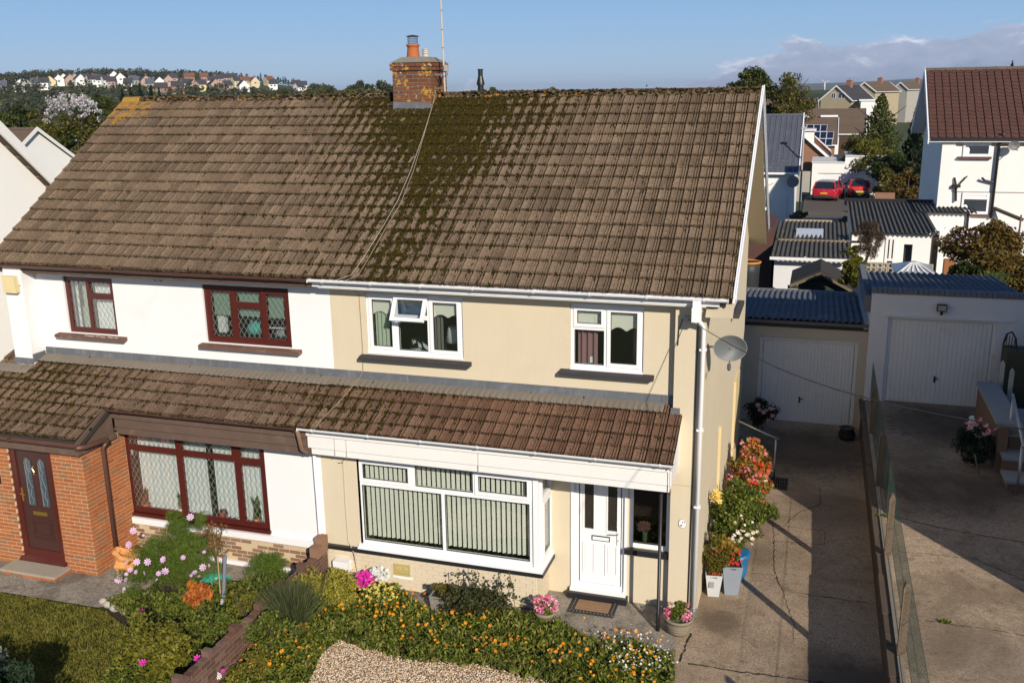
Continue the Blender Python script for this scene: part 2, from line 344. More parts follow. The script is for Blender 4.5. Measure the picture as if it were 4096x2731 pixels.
def leafpart(name, P, size, mat, parent, aspect=.5, up=.3, axis=None, kind=None, label=None):
    V, Q = leaves(P, size, aspect, up, axis); o = link(name, npmesh(name, V, Q, mat, org(parent)), parent, kind, label); ORG[o.name] = org(parent); return o
def inball(n, c, r, shell=.0):
    d = rs.normal(size=(n, 3)); d /= np.linalg.norm(d, axis=1)[:, None]; q = rs.uniform(shell**3, 1, n)**(1/3)
    return np.array(c)+d*q[:, None]*np.array(r)
def clumps(nc, per, c, r, cr, shell=.35, flat_=.75):
    C = inball(nc, c, r, shell); out = []
    for k in C: out.append(inball(per, k, (cr*rs.uniform(.6, 1.25),)*2+(cr*flat_*rs.uniform(.6, 1.2),), .2))
    return np.concatenate(out)
def discs(P, r, nrm=(0, -.5, .85), petals=6):
    """small flowers: fans of petals facing roughly nrm"""
    P = np.asarray(P); n = len(P); N = rs.normal(size=(n, 3))*.35+np.array(nrm); N /= np.linalg.norm(N, axis=1)[:, None]
    t = np.cross(N, rs.normal(size=(n, 3))); t /= np.linalg.norm(t, axis=1)[:, None]; b = np.cross(N, t); R = r*rs.uniform(.5, 1.3, n)[:, None]
    vs = []; 
    for k in range(petals):
        a0, a1, a2 = [2*math.pi*(k+o)/petals for o in (0, .5, 1)]
        f = lambda a, q, h: P+(t*math.cos(a)+b*math.sin(a))*R*q+N*R*h
        vs.append(np.stack([P+N*R*.05, f(a0+.1, .75, .2), f(a1, 1, .3), f(a2-.1, .75, .2)], 1))
    V = np.concatenate(vs).reshape(-1, 3); return V, np.arange(len(V)).reshape(-1, 4)
def flowerpart(name, P, r, mat, parent, nrm=(0, -.5, .85), petals=6, kind=None):
    P = np.asarray(P)
    if len(P) <= 40:
        for p in P: V, Q = discs(p[None], r, nrm, petals); o = link(name, npmesh(name, V, Q, mat, org(parent)), parent)
        return o
    V, Q = discs(P, r, nrm, petals); o = link(name, npmesh(name, V, Q, mat, org(parent)), parent, kind or 'stuff'); ORG[o.name] = org(parent); return o
# ------------------------------------------------------------------ ground
YW = .14                       # main wall face
def sheet(name, pts, z, mat, kind='structure', h=0):
    mb = MB()
    if h: mb.prism([(p[0], p[1], z-h) for p in pts], (0, 0, h))
    else: mb.quad(*[(p[0], p[1], z) for p in pts])
    return structure(mb, name, mat)
sheet('ground', [(-9000, -400), (9000, -400), (9000, 9000), (-9000, 9000)], -.06, surf('far_field', (.07, .085, .025), 1, .4, .02, 2, 0, grime=.5, gcol=(.11, .10, .04)))
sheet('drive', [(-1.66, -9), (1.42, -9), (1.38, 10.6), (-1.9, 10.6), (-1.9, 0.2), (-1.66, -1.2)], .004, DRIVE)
sheet('entrance_path', [(-4.2, .3), (-4.2, -1.2), (-2.9, -1.75), (-1.66, -1.9), (-1.66, .3)], .002, PATHM)
sheet('house_path', [(-7.85, -.5), (-7.85, -.95), (-4.1, -1.05), (-4.1, -.4)], .003, PATHM)
sheet('left_path', [(-16, -1.2), (-16, -2.66), (-11.3, -2.58), (-10.9, -2.35), (-10.9, -.5), (-8.1, -.5), (-8.1, -.9), (-10.9, -1.3), (-12, -1.2)], .02, PATHM)
sheet('flower_bed', [(-7.9, -.9), (-1.66, -1.0), (-1.66, -9), (-7.9, -9)], -.02, SOIL)
sheet('left_bed', [(-11.4, -.55), (-8.0, -.55), (-8.0, -9), (-9.6, -9), (-9.6, -4.0), (-11.2, -2.6)], -.016, SOIL)
sheet('lawn_ground', [(-30, -2.6), (-11.1, -2.6), (-10.3, -3.0), (-9.5, -4.0), (-9.5, -12), (-30, -12)], .0, GRASSG)
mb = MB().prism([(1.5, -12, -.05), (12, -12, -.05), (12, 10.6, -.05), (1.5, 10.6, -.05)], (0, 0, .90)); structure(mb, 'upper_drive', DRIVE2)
# raised field behind the right-hand plots and soil behind the garages
sheet('back_garden_ground', [(-12, 9.2), (60, 9.2), (60, 45), (-12, 45)], -.02, surf('rough_ground', (.07, .06, .04), 1, .4, 1, 40, .01))
sheet('back_road', [(-2, 43), (60, 43), (60, 54), (-2, 54)], .0, ASPH)
sheet('road_kerb_line', [(-2, 49.4), (60, 49.4), (60, 49.62), (-2, 49.62)], .006, surf('kerb_stone', (.38, .34, .28), .9, .1))
sheet('car_forecourt', [(-1, 54), (12, 54), (12, 66), (-1, 66)], .004, surf('forecourt_tarmac', (.11, .09, .075), .95, .2, 1.5, 60, .003))

# ------------------------------------------------------------------ tiles
def tile_mesh(name, mat, seed, tw=TW, gauge=.3056, th=.034):
    r = random.Random(seed); prof = [(0, -.008), (.006, .012), (.014, .025), (.060, .020), (.104, .025), (.111, .0), (.121, .0), (.127, .019), (.150, .019), (.156, -.002), (.165, -.002), (.171, .022), (.192, .022), (.198, -.006), (tw, -.008)]
    L = gauge*1.12; mb = MB(); vs = []; n = len(prof)
    for (x, h) in prof:
        j = r.uniform(-.006, .006) if .01 < x < .2 else 0; vs.append((x, j, h))
    for (x, h) in prof: vs.append((x, L, h))
    for (x, h) in prof: vs.append((x, vs[prof.index((x, h))][1], -th))
    fs = [(i, i+1, n+i+1, n+i) for i in range(n-1)]+[(2*n+i, 2*n+i+1, i+1, i) for i in range(n-1)]
    fs += [(0, n, 2*n), (n-1, 3*n-1, 2*n-1)]
    return mb.add(vs, fs).mesh(name, mat)
def lay_tiles(parent, specs, limit=300):
    """specs: (x0, count, row list, eave y, eave z, pitch, gauge, mat, name); nearest ones are objects, the rest one mesh"""
    allt = []
    for (x0, cnt, rows, ye, ze, p, g, mat, nm) in specs:
        ms = [tile_mesh(nm, mat, k, gauge=g) for k in range(4)]
        for r in rows:
            jit = rnd.uniform(-.012, .012)
            for i in range(cnt(r) if callable(cnt) else cnt):
                s = r*g; loc = Vector((x0(r) if callable(x0) else x0, ye, ze))+Vector((i*TW+jit*.3, s*math.cos(p)+rnd.uniform(-.003, .003), s*math.sin(p)+rnd.uniform(0, .003)))
                slip = rnd.uniform(.01, .03) if rnd.random() < .02 else 0; loc -= Vector((0, slip*math.cos(p), slip*math.sin(p)))
                R = Euler((p-math.radians(6.3)+rnd.uniform(-.009, .009), rnd.uniform(-.006, .006), rnd.uniform(-.008, .008)))
                loc = loc+Vector((0, -math.sin(p), math.cos(p)))*.034
                allt.append(((loc-Vector(CAM)).length, loc, R, rnd.choice(ms), nm))
    allt.sort(key=lambda t: t[0]); o3 = org(parent)
    for (d, loc, R, me, nm) in allt[:limit]:
        o = link(nm, me, parent, loc=loc-o3); o.rotation_euler = R
    groups = {}
    for t in allt[limit:]: groups.setdefault(t[3].materials[0].name, []).append(t)
    for k, ts in groups.items():
        V = []; Fs = []
        for (d, loc, R, me, nm) in ts:
            b = len(V); mt = R.to_matrix()
            V += [tuple(mt@v.co+loc-o3) for v in me.vertices]; Fs += [tuple(i+b for i in f.vertices) for f in me.polygons]
        me = bpy.data.meshes.new('far_roof_tiles'); me.from_pydata(V, [], Fs); me.update(); me.materials.append(MATS[k])
        link('far_roof_tiles', me, parent, 'stuff')
def moss_lumps(parent, fn, n, mat, name='moss', size=.03):
    """small cushions of moss sitting in the tile channels; fn gives (point, slope direction)"""
    ico = [(0, 0, 1), (.9, 0, .3), (.28, .85, .3), (-.73, .53, .3), (-.73, -.53, .3), (.28, -.85, .3), (.6, .4, -.4), (-.25, .7, -.4), (-.8, 0, -.4), (-.25, -.7, -.4), (.6, -.45, -.4)]
    fs = [(0, 1, 2), (0, 2, 3), (0, 3, 4), (0, 4, 5), (0, 5, 1), (1, 6, 2), (2, 6, 7), (2, 7, 3), (3, 7, 8), (3, 8, 4), (4, 8, 9), (4, 9, 5), (5, 9, 10), (5, 10, 1), (1, 10, 6)]
    V = []; Fs = []; o3 = org(parent)
    for _ in range(n):
        r = fn()
        if r is None: continue
        p, d, (lx, ly, lz) = r; d = Vector(d).normalized(); q = Vector((1, 0, 0)); u = q.cross(d); b = len(V)
        for v in ico:
            k = rnd.uniform(.75, 1.2); V.append(tuple(Vector(p)-o3+q*v[0]*lx*k+d*v[1]*ly*k+u*v[2]*lz*k))
        Fs += [tuple(i+b for i in f) for f in fs]
    me = bpy.data.meshes.new(name); me.from_pydata(V, [], Fs); me.update(); me.materials.append(mat)
    return link(name, me, parent, 'stuff')

# ------------------------------------------------------------------ building blocks
def brick_run(parent, nm, mat, p0, u, length, z0, courses, out, L=.210, H=.0615, D=.06, holes=(), jn=.0135, start_half=True, budget=None, ch=None):
    """one skin of separate bricks: p0 start, u unit direction, out the outward normal"""
    me = MB().box(0, L, -D, 0, 0, H).mesh(nm, mat); ch = ch or (H+jn); u = Vector(u); o3 = org(parent); ang = math.atan2(u.y, u.x); c = 0
    for k in range(courses):
        s = -(L+jn)/2 if (k % 2 and start_half) else 0.0
        while s < length-.01:
            a = max(s, 0); b = min(s+L, length)
            for (h0, h1, g0, g1) in holes:
                if g0 < z0+k*ch+H/2 < g1:
                    if a < h1 and b > h0:
                        if a < h0: b = h0
                        elif b > h1: a = h1
                        else: b = a
            if b-a > .02:
                o = link(nm, me, parent); p = Vector(p0)+u*a+Vector(out)*(rnd.uniform(-.0015, .003)); p.z = z0+k*ch
                o.location = p-o3; o.rotation_euler = (0, 0, ang); o.scale = ((b-a)/L, 1, 1); c += 1
            s += L+jn
    return c
def gutter(parent, nm, mat, x0, x1, y, z, r=.058, bmat=None, every=.95):
    mb = MB(); n = 9; a = [(y+r*math.cos(math.pi+math.pi*k/(n-1)), z+r*math.sin(math.pi+math.pi*k/(n-1))) for k in range(n)]
    b = [(y+(r-.006)*math.cos(math.pi+math.pi*k/(n-1)), z+(r-.006)*math.sin(math.pi+math.pi*k/(n-1))) for k in range(n)]
    mb.prism([(x0, p, q) for p, q in a]+[(x0, p, q) for p, q in b[::-1]], (x1-x0, 0, 0))
    mb.box(x0-.006, x0, y-r, y+r, z-r*.95, z+.002); mb.box(x1, x1+.006, y-r, y+r, z-r*.95, z+.002)
    g = part(mb, nm, mat, parent); x = x0+.25
    while x < x1-.05:
        c = MB(); rr = r+.007; aa = [(y+rr*math.cos(math.pi+math.pi*k/6), z+rr*math.sin(math.pi+math.pi*k/6)) for k in range(7)]
        c.prism([(x, p, q) for p, q in aa]+[(x, p, q) for p, q in [(y+r+.001, z+.004), (y-r-.001, z+.004)]], (.028, 0, 0)); part(c, 'gutter_bracket', bmat or mat, g); x += every*rnd.uniform(.9, 1.1)
    return g
def diamonds(mb, x0, x1, z0, z1, y, w=.105, h=.17, t=.013):
    for sgn in (1, -1):
        k = h/w*sgn; c = z0-abs(k)*(x1-x0)-h; 
        while c < z1+abs(k)*(x1-x0)+h:
            f = lambda x: c+k*(x-x0)
            xa, xb = x0, x1; xs = sorted([(z0-c)/k+x0, (z1-c)/k+x0]); xa = max(xa, xs[0]); xb = min(xb, xs[1])
            if xb-xa > .004:
                dx = t/2*math.sqrt(1+k*k)/abs(k)
                yy = y-(.001 if sgn > 0 else .002)
                mb.quad((xa-dx/2, yy, f(xa)), (xa+dx/2, yy, f(xa)), (xb+dx/2, yy, f(xb)), (xb-dx/2, yy, f(xb)))
            c += h
def window(parent, y, X0, X1, Z0, Z1, cells, mat, glass=GLASS, depth=.07, lead=None, sashw=.045, inset=.012, nm='window'):
    """cells: (x0,x1,z0,z1,sash). Frame > sash, pane, leading"""
    fr = part(MB().wall(X0, X1, Z0, Z1, y, y+depth, [c[:4] for c in cells]), nm, mat, parent)
    for (a, b, c, d, s) in cells:
        e = .0
        if s:
            e = sashw; part(MB().wall(a-.012, b+.012, c-.012, d+.012, y-.018, y+depth*.6, [(a+e, b-e, c+e, d-e)]), 'sash', mat, fr)
        part(MB().box(a+e, b-e, y+inset+.012, y+inset+.018, c+e, d-e), 'pane', glass, fr)
        bead = MB().wall(a+e, b-e, c+e, d-e, y+.006, y+.024, [(a+e+.008, b-e-.008, c+e+.008, d-e-.008)]); part(bead, 'gasket', BLACKP if mat is UPVC else mat, fr)
        if lead:
            mb = MB(); diamonds(mb, a+e, b-e, c+e, d-e, y+inset+.009); part(mb, 'leading', lead, fr, 'stuff')
    return fr
def wavy(mb, x0, x1, z0, z1, y, amp=.02, per=.11, flare=0, scal=0):
    n = max(4, int((x1-x0)/per*6)); V = []
    for i in range(n+1):
        x = x0+(x1-x0)*i/n; yy = y+amp*math.sin(2*math.pi*(x-x0)/per); zb = z0+(scal*abs(math.sin(math.pi*(x-x0)/.26)) if scal else 0)
        V += [(x, yy, zb), (x, yy, z1)]
    mb.add(V, [(2*i, 2*i+2, 2*i+3, 2*i+1) for i in range(n)]); return mb
CURT_G = surf('green_fabric', (.44, .50, .40), .9, .06); CURT_W = surf('white_fabric', (.80, .80, .80), .9, .04); CURT_P = surf('mauve_fabric', (.30, .16, .17), .9, .1); CURT_R = surf('plum_fabric', (.10, .02, .04), .9, .1)
BLINDG = surf('blind_fabric', (.80, .77, .68), .85, .04); BLINDD = surf('jade_fabric', (.10, .26, .18), .9, .1)

# ================================================================== CREAM HOUSE (right half of the pair)
XP = -7.97; XR = -1.50; XL = -14.72
ch = thing('semi_detached_house', 'cream rendered right half of the semi-detached pair, white gutters and white front door', 'house', (-4.7, 0, 0))
BK = 8.75
wa = at(1458, 1176, y=YW); wb = at(1855, 1440, y=YW); ba = at(2280, 1207, y=YW); bb = at(2572, 1497, y=YW)
WA = (wa.x, wb.x, wb.z, 5.14); WB = (ba.x, bb.x, bb.z, 5.14)
mb = MB().wall(XP, -1.97, 2.55, 5.30, YW, YW+.25, [WA, WB])
mb.box(-1.97, XR, 0, .39, 0, 5.36)                                            # corner pier
mb.wall(-4.06, -1.97, 0, 2.55, YW, YW+.25, [(-3.66, -2.69, 0, 2.42), (-2.665, -1.99, 1.02, 2.42)])
mb.wall(XP, -4.061, 0.0, 2.56, -.55, -.40, [(-7.24, -4.061, .70, 2.56)])
mb.box(-4.21, -4.06, -.549, YW-.001, 0, .70)
mb.box(XR-.25, XR, .391, BK, 0, 5.2)                                          # side wall
mb.prism([(XR-.25, .391, 5.201), (XR-.25, BK, 5.201), (XR-.25, BK-.02, 5.24), (XR-.25, 4.25, 8.12), (XR-.25, .16, 5.36)], (.25, 0, 0))
mb.box(XP, XR-.251, BK-.25, BK, 0, 5.2)
walls = part(mb, 'wall', CREAM, ch)
part(MB().box(XP+.01, XR-.26, YW+.251, BK-.26, 2.50, 2.62), 'floor_slab', DARKROOM, ch)
part(MB().box(XP+.01, XR-.26, YW+.251, BK-.26, 5.0+.18, 5.26), 'ceiling', surf('ceiling_grey', (.3, .3, .3), .9), ch)
part(MB().box(XP-.1, XP+.02, YW+.26, BK-.26, 0.01, 5.2), 'party_wall', surf('inner_wall', (.28, .25, .2), .9, .1), ch)
part(MB().box(XP+.02, XR-.26, 3.4, 3.5, .01, 5.1), 'inner_wall', MATS['inner_wall'], ch)
# render band lines and stains, sills
part(MB().box(-1.98, XR-.001, -.004, .0, 2.28, 2.285), 'render_crack', surf('crack_line', (.36, .29, .19), .9), ch)
sA = at(1200+425*.5527, 950+870*.5527, y=.02); sA2 = at(1200+1225*.5527, 950+925*.5527, y=.02)
def sill(p, x0, x1, z, m, y0=.0, y1=YW, th=.075, slope=.02):
    return part(MB().prism([(x0, y0, z-th), (x0, y0, z-slope), (x0, y1, z), (x0, y1, z-th)], (x1-x0, 0, 0)), 'window_sill', m, p)
sill(ch, sA.x, sA2.x, sA2.z+.03, SILLB)
sB = at(1200+1875*.5527, 950+1005*.5527, y=.02); sill(ch, sB.x, -2.30, sA2.z+.03, SILLB)
# upstairs windows
yA = YW+.035
x0, x1, z0, z1 = WA; z0w = z0+.03; m1 = at(1200+697*.5527, 1300, y=yA).x; m2 = at(1200+938*.5527, 1350, y=yA).x; tz = at(1660, 1272, y=yA).z
wA = window(ch, yA, x0+.004, x1-.004, z0w, z1, [(x0+.065, m1-.03, z0w+.06, z1-.065, 1), (m1+.04, m2-.03, z0w+.06, tz-.03, 0), (m2+.03, x1-.065, z0w+.06, z1-.065, 1), (m1+.04, m2-.03, tz+.05, z1-.05, 0)], UPVC)
part(MB().box(x0+.002, x1-.002, yA-.05, yA+.02, z0+.001, z0w), 'inner_sill', UPVC, wA)
# open top-hung light, swung outwards
def rotated_sash(p, xa, xb, zt, h, y, ang, mat):
    fr = MB().wall(xa, xb, -h, 0, -.03, .03, [(xa+.06, xb-.06, -h+.06, -.06)]); gl = MB().box(xa+.06, xb-.06, -.004, .004, -h+.06, -.06)
    R = Matrix.Rotation(-ang, 4, 'X')
    for m_ in (fr, gl): m_.v = [tuple(R@Vector(v)+Vector((0, y, zt))) for v in m_.v]
    s = part(fr, 'open_sash', mat, p); part(gl, 'pane', GLASS, s)
rotated_sash(wA, m1+.0, m2+.0, z1-.03, .44, yA-.03, D2R(30), UPVC)
part(MB().box(x0+.18, x0+.45, yA-.024, yA-.018, z1-.05, z1-.035), 'trickle_vent', UPVC, wA); part(MB().box(x1-.45, x1-.18, yA-.024, yA-.018, z1-.05, z1-.035), 'trickle_vent', UPVC, wA)
part(wavy(MB(), x0+.1, x0+.36, z0+.05, z1-.1, yA+.14, .018, .075), 'curtain', CURT_G, wA); part(wavy(MB(), x0+.36, x0+.47, z0+.05, z1-.1, yA+.16, .015, .06), 'curtain', CURT_R, wA)
for a, b in ((x0+.08, m1-.05), (m1+.05, m2-.05), (m2+.05, x1-.08)): part(wavy(MB(), a, b, z1-.40, z1-.06, yA+.10, .0, .2, scal=.06), 'roller_blind', BLINDG, wA)
part(wavy(MB(), x1-.6, x1-.45, z0, z1-.1, yA+.2, .02, .07), 'curtain', surf('grey_fabric', (.16, .15, .14), .9), wA)
# bed with a patterned cover and a lamp shade inside
bed = thing('bed', 'bed with speckled floral cover just inside the left upstairs window of the cream house', 'bed', (-6.4, 1.3, 2.62))
flor, T = newmat('floral_cover'); vo = T.n('TexVoronoi', {'Vector': T.pos, 'Scale': 26.0}); cc = T.mix(T.sstep(vo.outputs['Distance'], .35, .2), (.55, .58, .58), T.mix(.35, vo.outputs['Color'], (.05, .2, .2))); finish(T, cc, .9)
c = MB(); 
for k in range(9):
    for j in range(7):
        pass
V = []; nx, ny = 22, 16
for i in range(nx+1):
    for j in range(ny+1):
        X = -7.1+1.55*i/nx; Y = .55+1.5*j/ny; V.append((X, Y, 3.85+.10*math.sin(i*.9+j*.6)+.09*math.sin(j*1.3-i*.35)+.10*math.exp(-((i-13)**2+(j-4)**2)/12)))
c.add(V, [(i*(ny+1)+j, (i+1)*(ny+1)+j, (i+1)*(ny+1)+j+1, i*(ny+1)+j+1) for i in range(nx) for j in range(ny)]); part(c, 'bed_cover', flor, bed, smooth=True)
part(MB().box(-7.08, -5.57, .56, 2.04, 3.2, 3.72), 'mattress', surf('mattress_white', (.5, .5, .5), .9), bed)
for k in range(2): part(MB().lathe((-6.55+.5*k, .62, 3.98), [(.02, -.09), (.2, -.06), (.24, 0), (.18, .07), (.02, .1)], 14, 1, .6), 'pillow', flor, bed, smooth=True)
part(MB().lathe((-5.82, .62, 4.38), [(.05, -.14), (.2, -.12), (.15, .12), (.13, .14)], 18), 'lamp_shade', surf('shade_white', (.7, .7, .7), .8), bed, smooth=True)
# right upstairs window
x0, x1, z0, z1 = WB; z0w = z0+.03; mm_ = at(2424, 1330, y=yA).x; tz = at(2363, 1313, y=yA).z
wB = window(ch, yA, x0+.004, x1-.004, z0w, z1, [(x0+.065, mm_-.03, z0w+.06, tz-.03, 0), (x0+.065, mm_-.03, tz+.03, z1-.065, 1), (mm_+.03, x1-.065, z0w+.06, z1-.065, 1)], UPVC)
part(MB().box(x0+.002, x1-.002, yA-.05, yA+.02, z0+.001, z0w), 'inner_sill', UPVC, wB); part(MB().box(x1-.45, x1-.18, yA-.024, yA-.018, z1-.05, z1-.035), 'trickle_vent', UPVC, wB)
part(wavy(MB(), x0+.1, x0+.42, z0+.05, tz+.2, yA+.12, .022, .10), 'curtain', CURT_P, wB); part(wavy(MB(), x1-.2, x1-.07, z0+.05, z1-.1, yA+.14, .02, .08), 'curtain', CURT_P, wB)
part(MB().box(x0+.1, mm_-.06, yA+.10, yA+.105, tz+.0, z1-.1), 'roller_blind', BLINDG, wB); part(wavy(MB(), mm_+.05, x1-.08, z1-.45, z1-.08, yA+.10, 0, .2, scal=.07), 'roller_blind', BLINDG, wB)
part(MB().box(x0+.30, x0+.345, yA+.09, yA+.10, z0+.1, z0+.2), 'sensor', UPVC, wB)
# ---- bay window
yb = -.55; zb0 = .80; zt = 2.50
X_ = lambda px, py: at(px, py, y=yb).x
bl = X_(1435, 2000); bm = X_(1775, 2080)
t1 = X_(1648, 1880); t2 = X_(1895, 1900); tz = at(1500, 1935, y=yb).z
bw = window(ch, yb, bl, -4.075, zb0, zt, [(bl+.075, bm-.03, zb0+.07, tz-.04, 0), (bm+.03, -4.075-.11, zb0+.07, tz-.04, 0), (bl+.06, t1-.03, tz+.04, zt-.15, 1), (t1+.05, t2-.02, tz+.045, zt-.14, 0), (t2+.03, -4.075-.10, tz+.04, zt-.15, 1)], UPVC, nm='bay_window')
part(MB().box(-4.115, -4.03, yb-.035, yb+.09, zb0, zt), 'corner_post', UPVC, bw)
sd = MB().box(-4.06, -3.995, yb+.09, yb+.14, zb0, zt).box(-4.06, -3.995, YW-.06, YW-.001, zb0, zt).box(-4.06, -3.995, yb+.14, YW-.06, zb0, zb0+.07).box(-4.06, -3.995, yb+.14, YW-.06, tz-.04, tz+.04).box(-4.06, -3.995, yb+.14, YW-.06, zt-.09, zt)
part(sd, 'side_frame', UPVC, bw)
part(MB().box(-4.03, -4.024, yb+.14, YW-.06, zb0+.07, tz-.04), 'pane', GLASS, bw); part(MB().box(-4.03, -4.024, yb+.14, YW-.06, tz+.04, zt-.09), 'pane', GLASS, bw)
ss = MB()
ss.box(-4.0, -3.98, yb+.15, YW-.07, zb0+.08, zb0+.13).box(-4.0, -3.98, yb+.15, YW-.07, tz-.10, tz-.05).box(-4.0, -3.98, yb+.15, yb+.19, zb0+.13, tz-.10).box(-4.0, -3.98, YW-.11, YW-.07, zb0+.13, tz-.10); part(ss, 'sash', UPVC, bw)
# stepped white cill and dark stone sill
part(MB().box(bl-.03, -3.985, yb-.045, yb+.05, zb0-.045, zb0-.001).box(-4.06, -3.985, yb+.051, YW-.001, zb0-.045, zb0-.001), 'cill', UPVC, bw)
part(MB().box(bl-.04, -3.955, yb-.07, yb+.04, zb0-.09, zb0-.046).box(-4.06, -3.955, yb+.041, YW-.002, zb0-.09, zb0-.046), 'cill', UPVC, bw)
part(MB().box(XP+.02, -3.94, yb-.085, yb-.0, .645, zb0-.091).box(-4.06, -3.94, yb+.0, YW-.003, .645, zb0-.091), 'stone_sill', BLACKP, ch)
# vertical blind
def vblind(xa, xb, za, zb):
    mb = MB(); x = xa; wig = MB()
    while x < xb-.03:
        a = D2R(-28+rnd.uniform(-4, 4)); w = .060; dx, dy = math.cos(a)*w/2, math.sin(a)*w/2
        mb.quad((x+.04-dx, yb+.13+dy, za+.01*rnd.random()), (x+.04+dx, yb+.13-dy, za+.01*rnd.random()), (x+.04+dx, yb+.13-dy, zb), (x+.04-dx, yb+.13+dy, zb))
        wig.quad((x+.015, yb+.12, za), (x+.04, yb+.10, za), (x+.05, yb+.12, za+.06), (x+.02, yb+.13, za+.06)); x += .0885
    return mb
part(vblind(bl+.09, -4.17, zb0+.10, zt-.12), 'vertical_blind', BLINDG, bw)
mbq = MB(); y = yb+.12
while y < YW-.1: mbq.quad((-4.13, y, zb0+.1), (-4.10, y+.07, zb0+.1), (-4.10, y+.07, zt-.1), (-4.13, y, zt-.1)); y += .09
part(mbq, 'vertical_blind', BLINDG, bw)
# painted brickwork under the bay
n_ = brick_run(walls, 'painted_brick', CREAMB, (XP+.03, yb, 0), (1, 0, 0), 3.86, .02, 8, (0, -1, 0), D=.012)
brick_run(walls, 'painted_brick', CREAMB, (-4.06+.001, yb, 0), (0, 1, 0), .68, .02, 8, (1, 0, 0), D=.012)
vent = part(MB().wall(-6.67, -6.36, .28, .50, yb-.028, yb-.01, [(-6.64, -6.39, .31, .47)]), 'air_vent', surf('ochre_paint', (.48, .38, .13), .7), ch)
mv = MB(); x = -6.635
while x < -6.40: mv.box(x, x+.012, yb-.022, yb-.012, .31, .47); x += .024
mv.box(-6.64, -6.39, yb-.02, yb-.013, .385, .395); part(mv, 'vent_bar', MATS['ochre_paint'], vent)
part(MB().box(-6.70, -6.32, yb-.013, yb-.001, .22, .27), 'filler_patch', UPVC, ch)
mbx = MB().box(-7.78, -7.50, yb-.17, yb-.001, .17, .46); part(mbx, 'meter_box', UPVC, ch)
# ---- front door
dd = part(MB().wall(-3.64, -2.70, .17, 2.42, YW+.02, YW+.09, [(-3.53, -2.79, .24, 2.33)]), 'door_frame', UPVC, ch)
part(MB().box(-3.655, -3.60, YW-.03, YW+.06, .17, 2.42).box(-2.735, -2.69, YW-.03, YW+.06, .17, 2.42), 'frame_trim', UPVC, dd)
part(MB().box(-3.66, -2.69, YW-.09, YW+.10, .11, .17), 'threshold', UPVC, dd)
door = part(MB().wall(-3.51, -2.81, .25, 2.32, YW+.035, YW+.07, [(-3.43, -3.27, 1.25, 2.15), (-3.03, -2.87, 1.25, 2.15)]), 'door', UPVC, ch)
dpx = surf('door_panel_white', (.78, .78, .79), .4, .02)
for xa, xb in ((-3.43, -3.27), (-3.03, -2.87)):
    part(MB().wall(xa-.025, xb+.025, 1.22, 2.18, YW+.022, YW+.0345, [(xa, xb, 1.25, 2.15)]), 'moulding', UPVC, door)
    part(MB().box(xa, xb, YW+.045, YW+.055, 1.25, 2.15), 'pane', FROST, door)
for xa, xb in ((-3.46, -3.24), (-3.07, -2.85)):
    part(MB().wall(xa, xb, .42, 1.0, YW+.018, YW+.0345, [(xa+.03, xb-.03, .45, .97)]), 'moulding', UPVC, door); part(MB().box(xa+.045, xb-.045, YW+.022, YW+.034, .465, .955), 'panel', UPVC, door)
part(MB().wall(-3.30, -2.99, 1.05, 1.14, YW+.018, YW+.034, [(-3.285, -3.005, 1.065, 1.125)]), 'letter_plate_rim', BLACKP, door); part(MB().box(-3.285, -3.005, YW+.012, YW+.034, 1.065, 1.125), 'letter_plate', UPVC, door)
hd = part(MB().box(-2.865, -2.83, YW+.012, YW+.034, 1.0, 1.32), 'handle_plate', UPVC, door); part(MB().tube([(-2.848, YW+.02, 1.22), (-2.848, YW-.03, 1.22), (-2.95, YW-.035, 1.215), (-3.0, YW-.03, 1.21)], .009), 'handle', METAL, door)
part(MB().box(-2.852, -2.842, YW+.008, YW+.012, 1.08, 1.11), 'keyhole', BLACKP, door)
part(MB().lathe((-3.15, YW+.02, 2.05), [(.03, -.03), (.035, 0), (.03, .03)], 12, 1, .3), 'knocker', UPVC, door)
part(MB().box(-3.69, -2.66, YW-.16, YW-.001, .0, .11), 'door_step', BLACKP, ch)
part(MB().box(-3.60, -2.75, YW+.13, YW+.14, .18, 2.40), 'inner_dark', DARKROOM, dd)
# side light window beside the door
sw = window(ch, YW+.03, -2.665, -1.99, 1.02, 2.42, [(-2.60, -2.05, 1.09, 2.34, 0)], UPVC, glass=GLASSD, nm='side_light')
part(MB().box(-2.72, -1.985, YW-.09, YW+.02, .92, 1.015), 'tile_sill', BLACKP, ch)
fl = thing('vase_of_flowers', 'green vase with blurred pink rose heads behind the window beside the white door', 'vase', (-2.42, YW+.14, 1.1))
part(MB().lathe((-2.42, YW+.14, 1.08), [(.03, 0), (.045, .05), (.04, .14), (.05, .17)], 12), 'vase', surf('vase_green', (.25, .5, .3), .3), fl, smooth=True)
flowerpart('flower_head', inball(34, (-2.42, YW+.14, 1.34), (.11, .05, .09)), .055, leafm('dusty_pink', [(.62, .38, .42), (.75, .55, .52), (.5, .25, .33)]), fl)
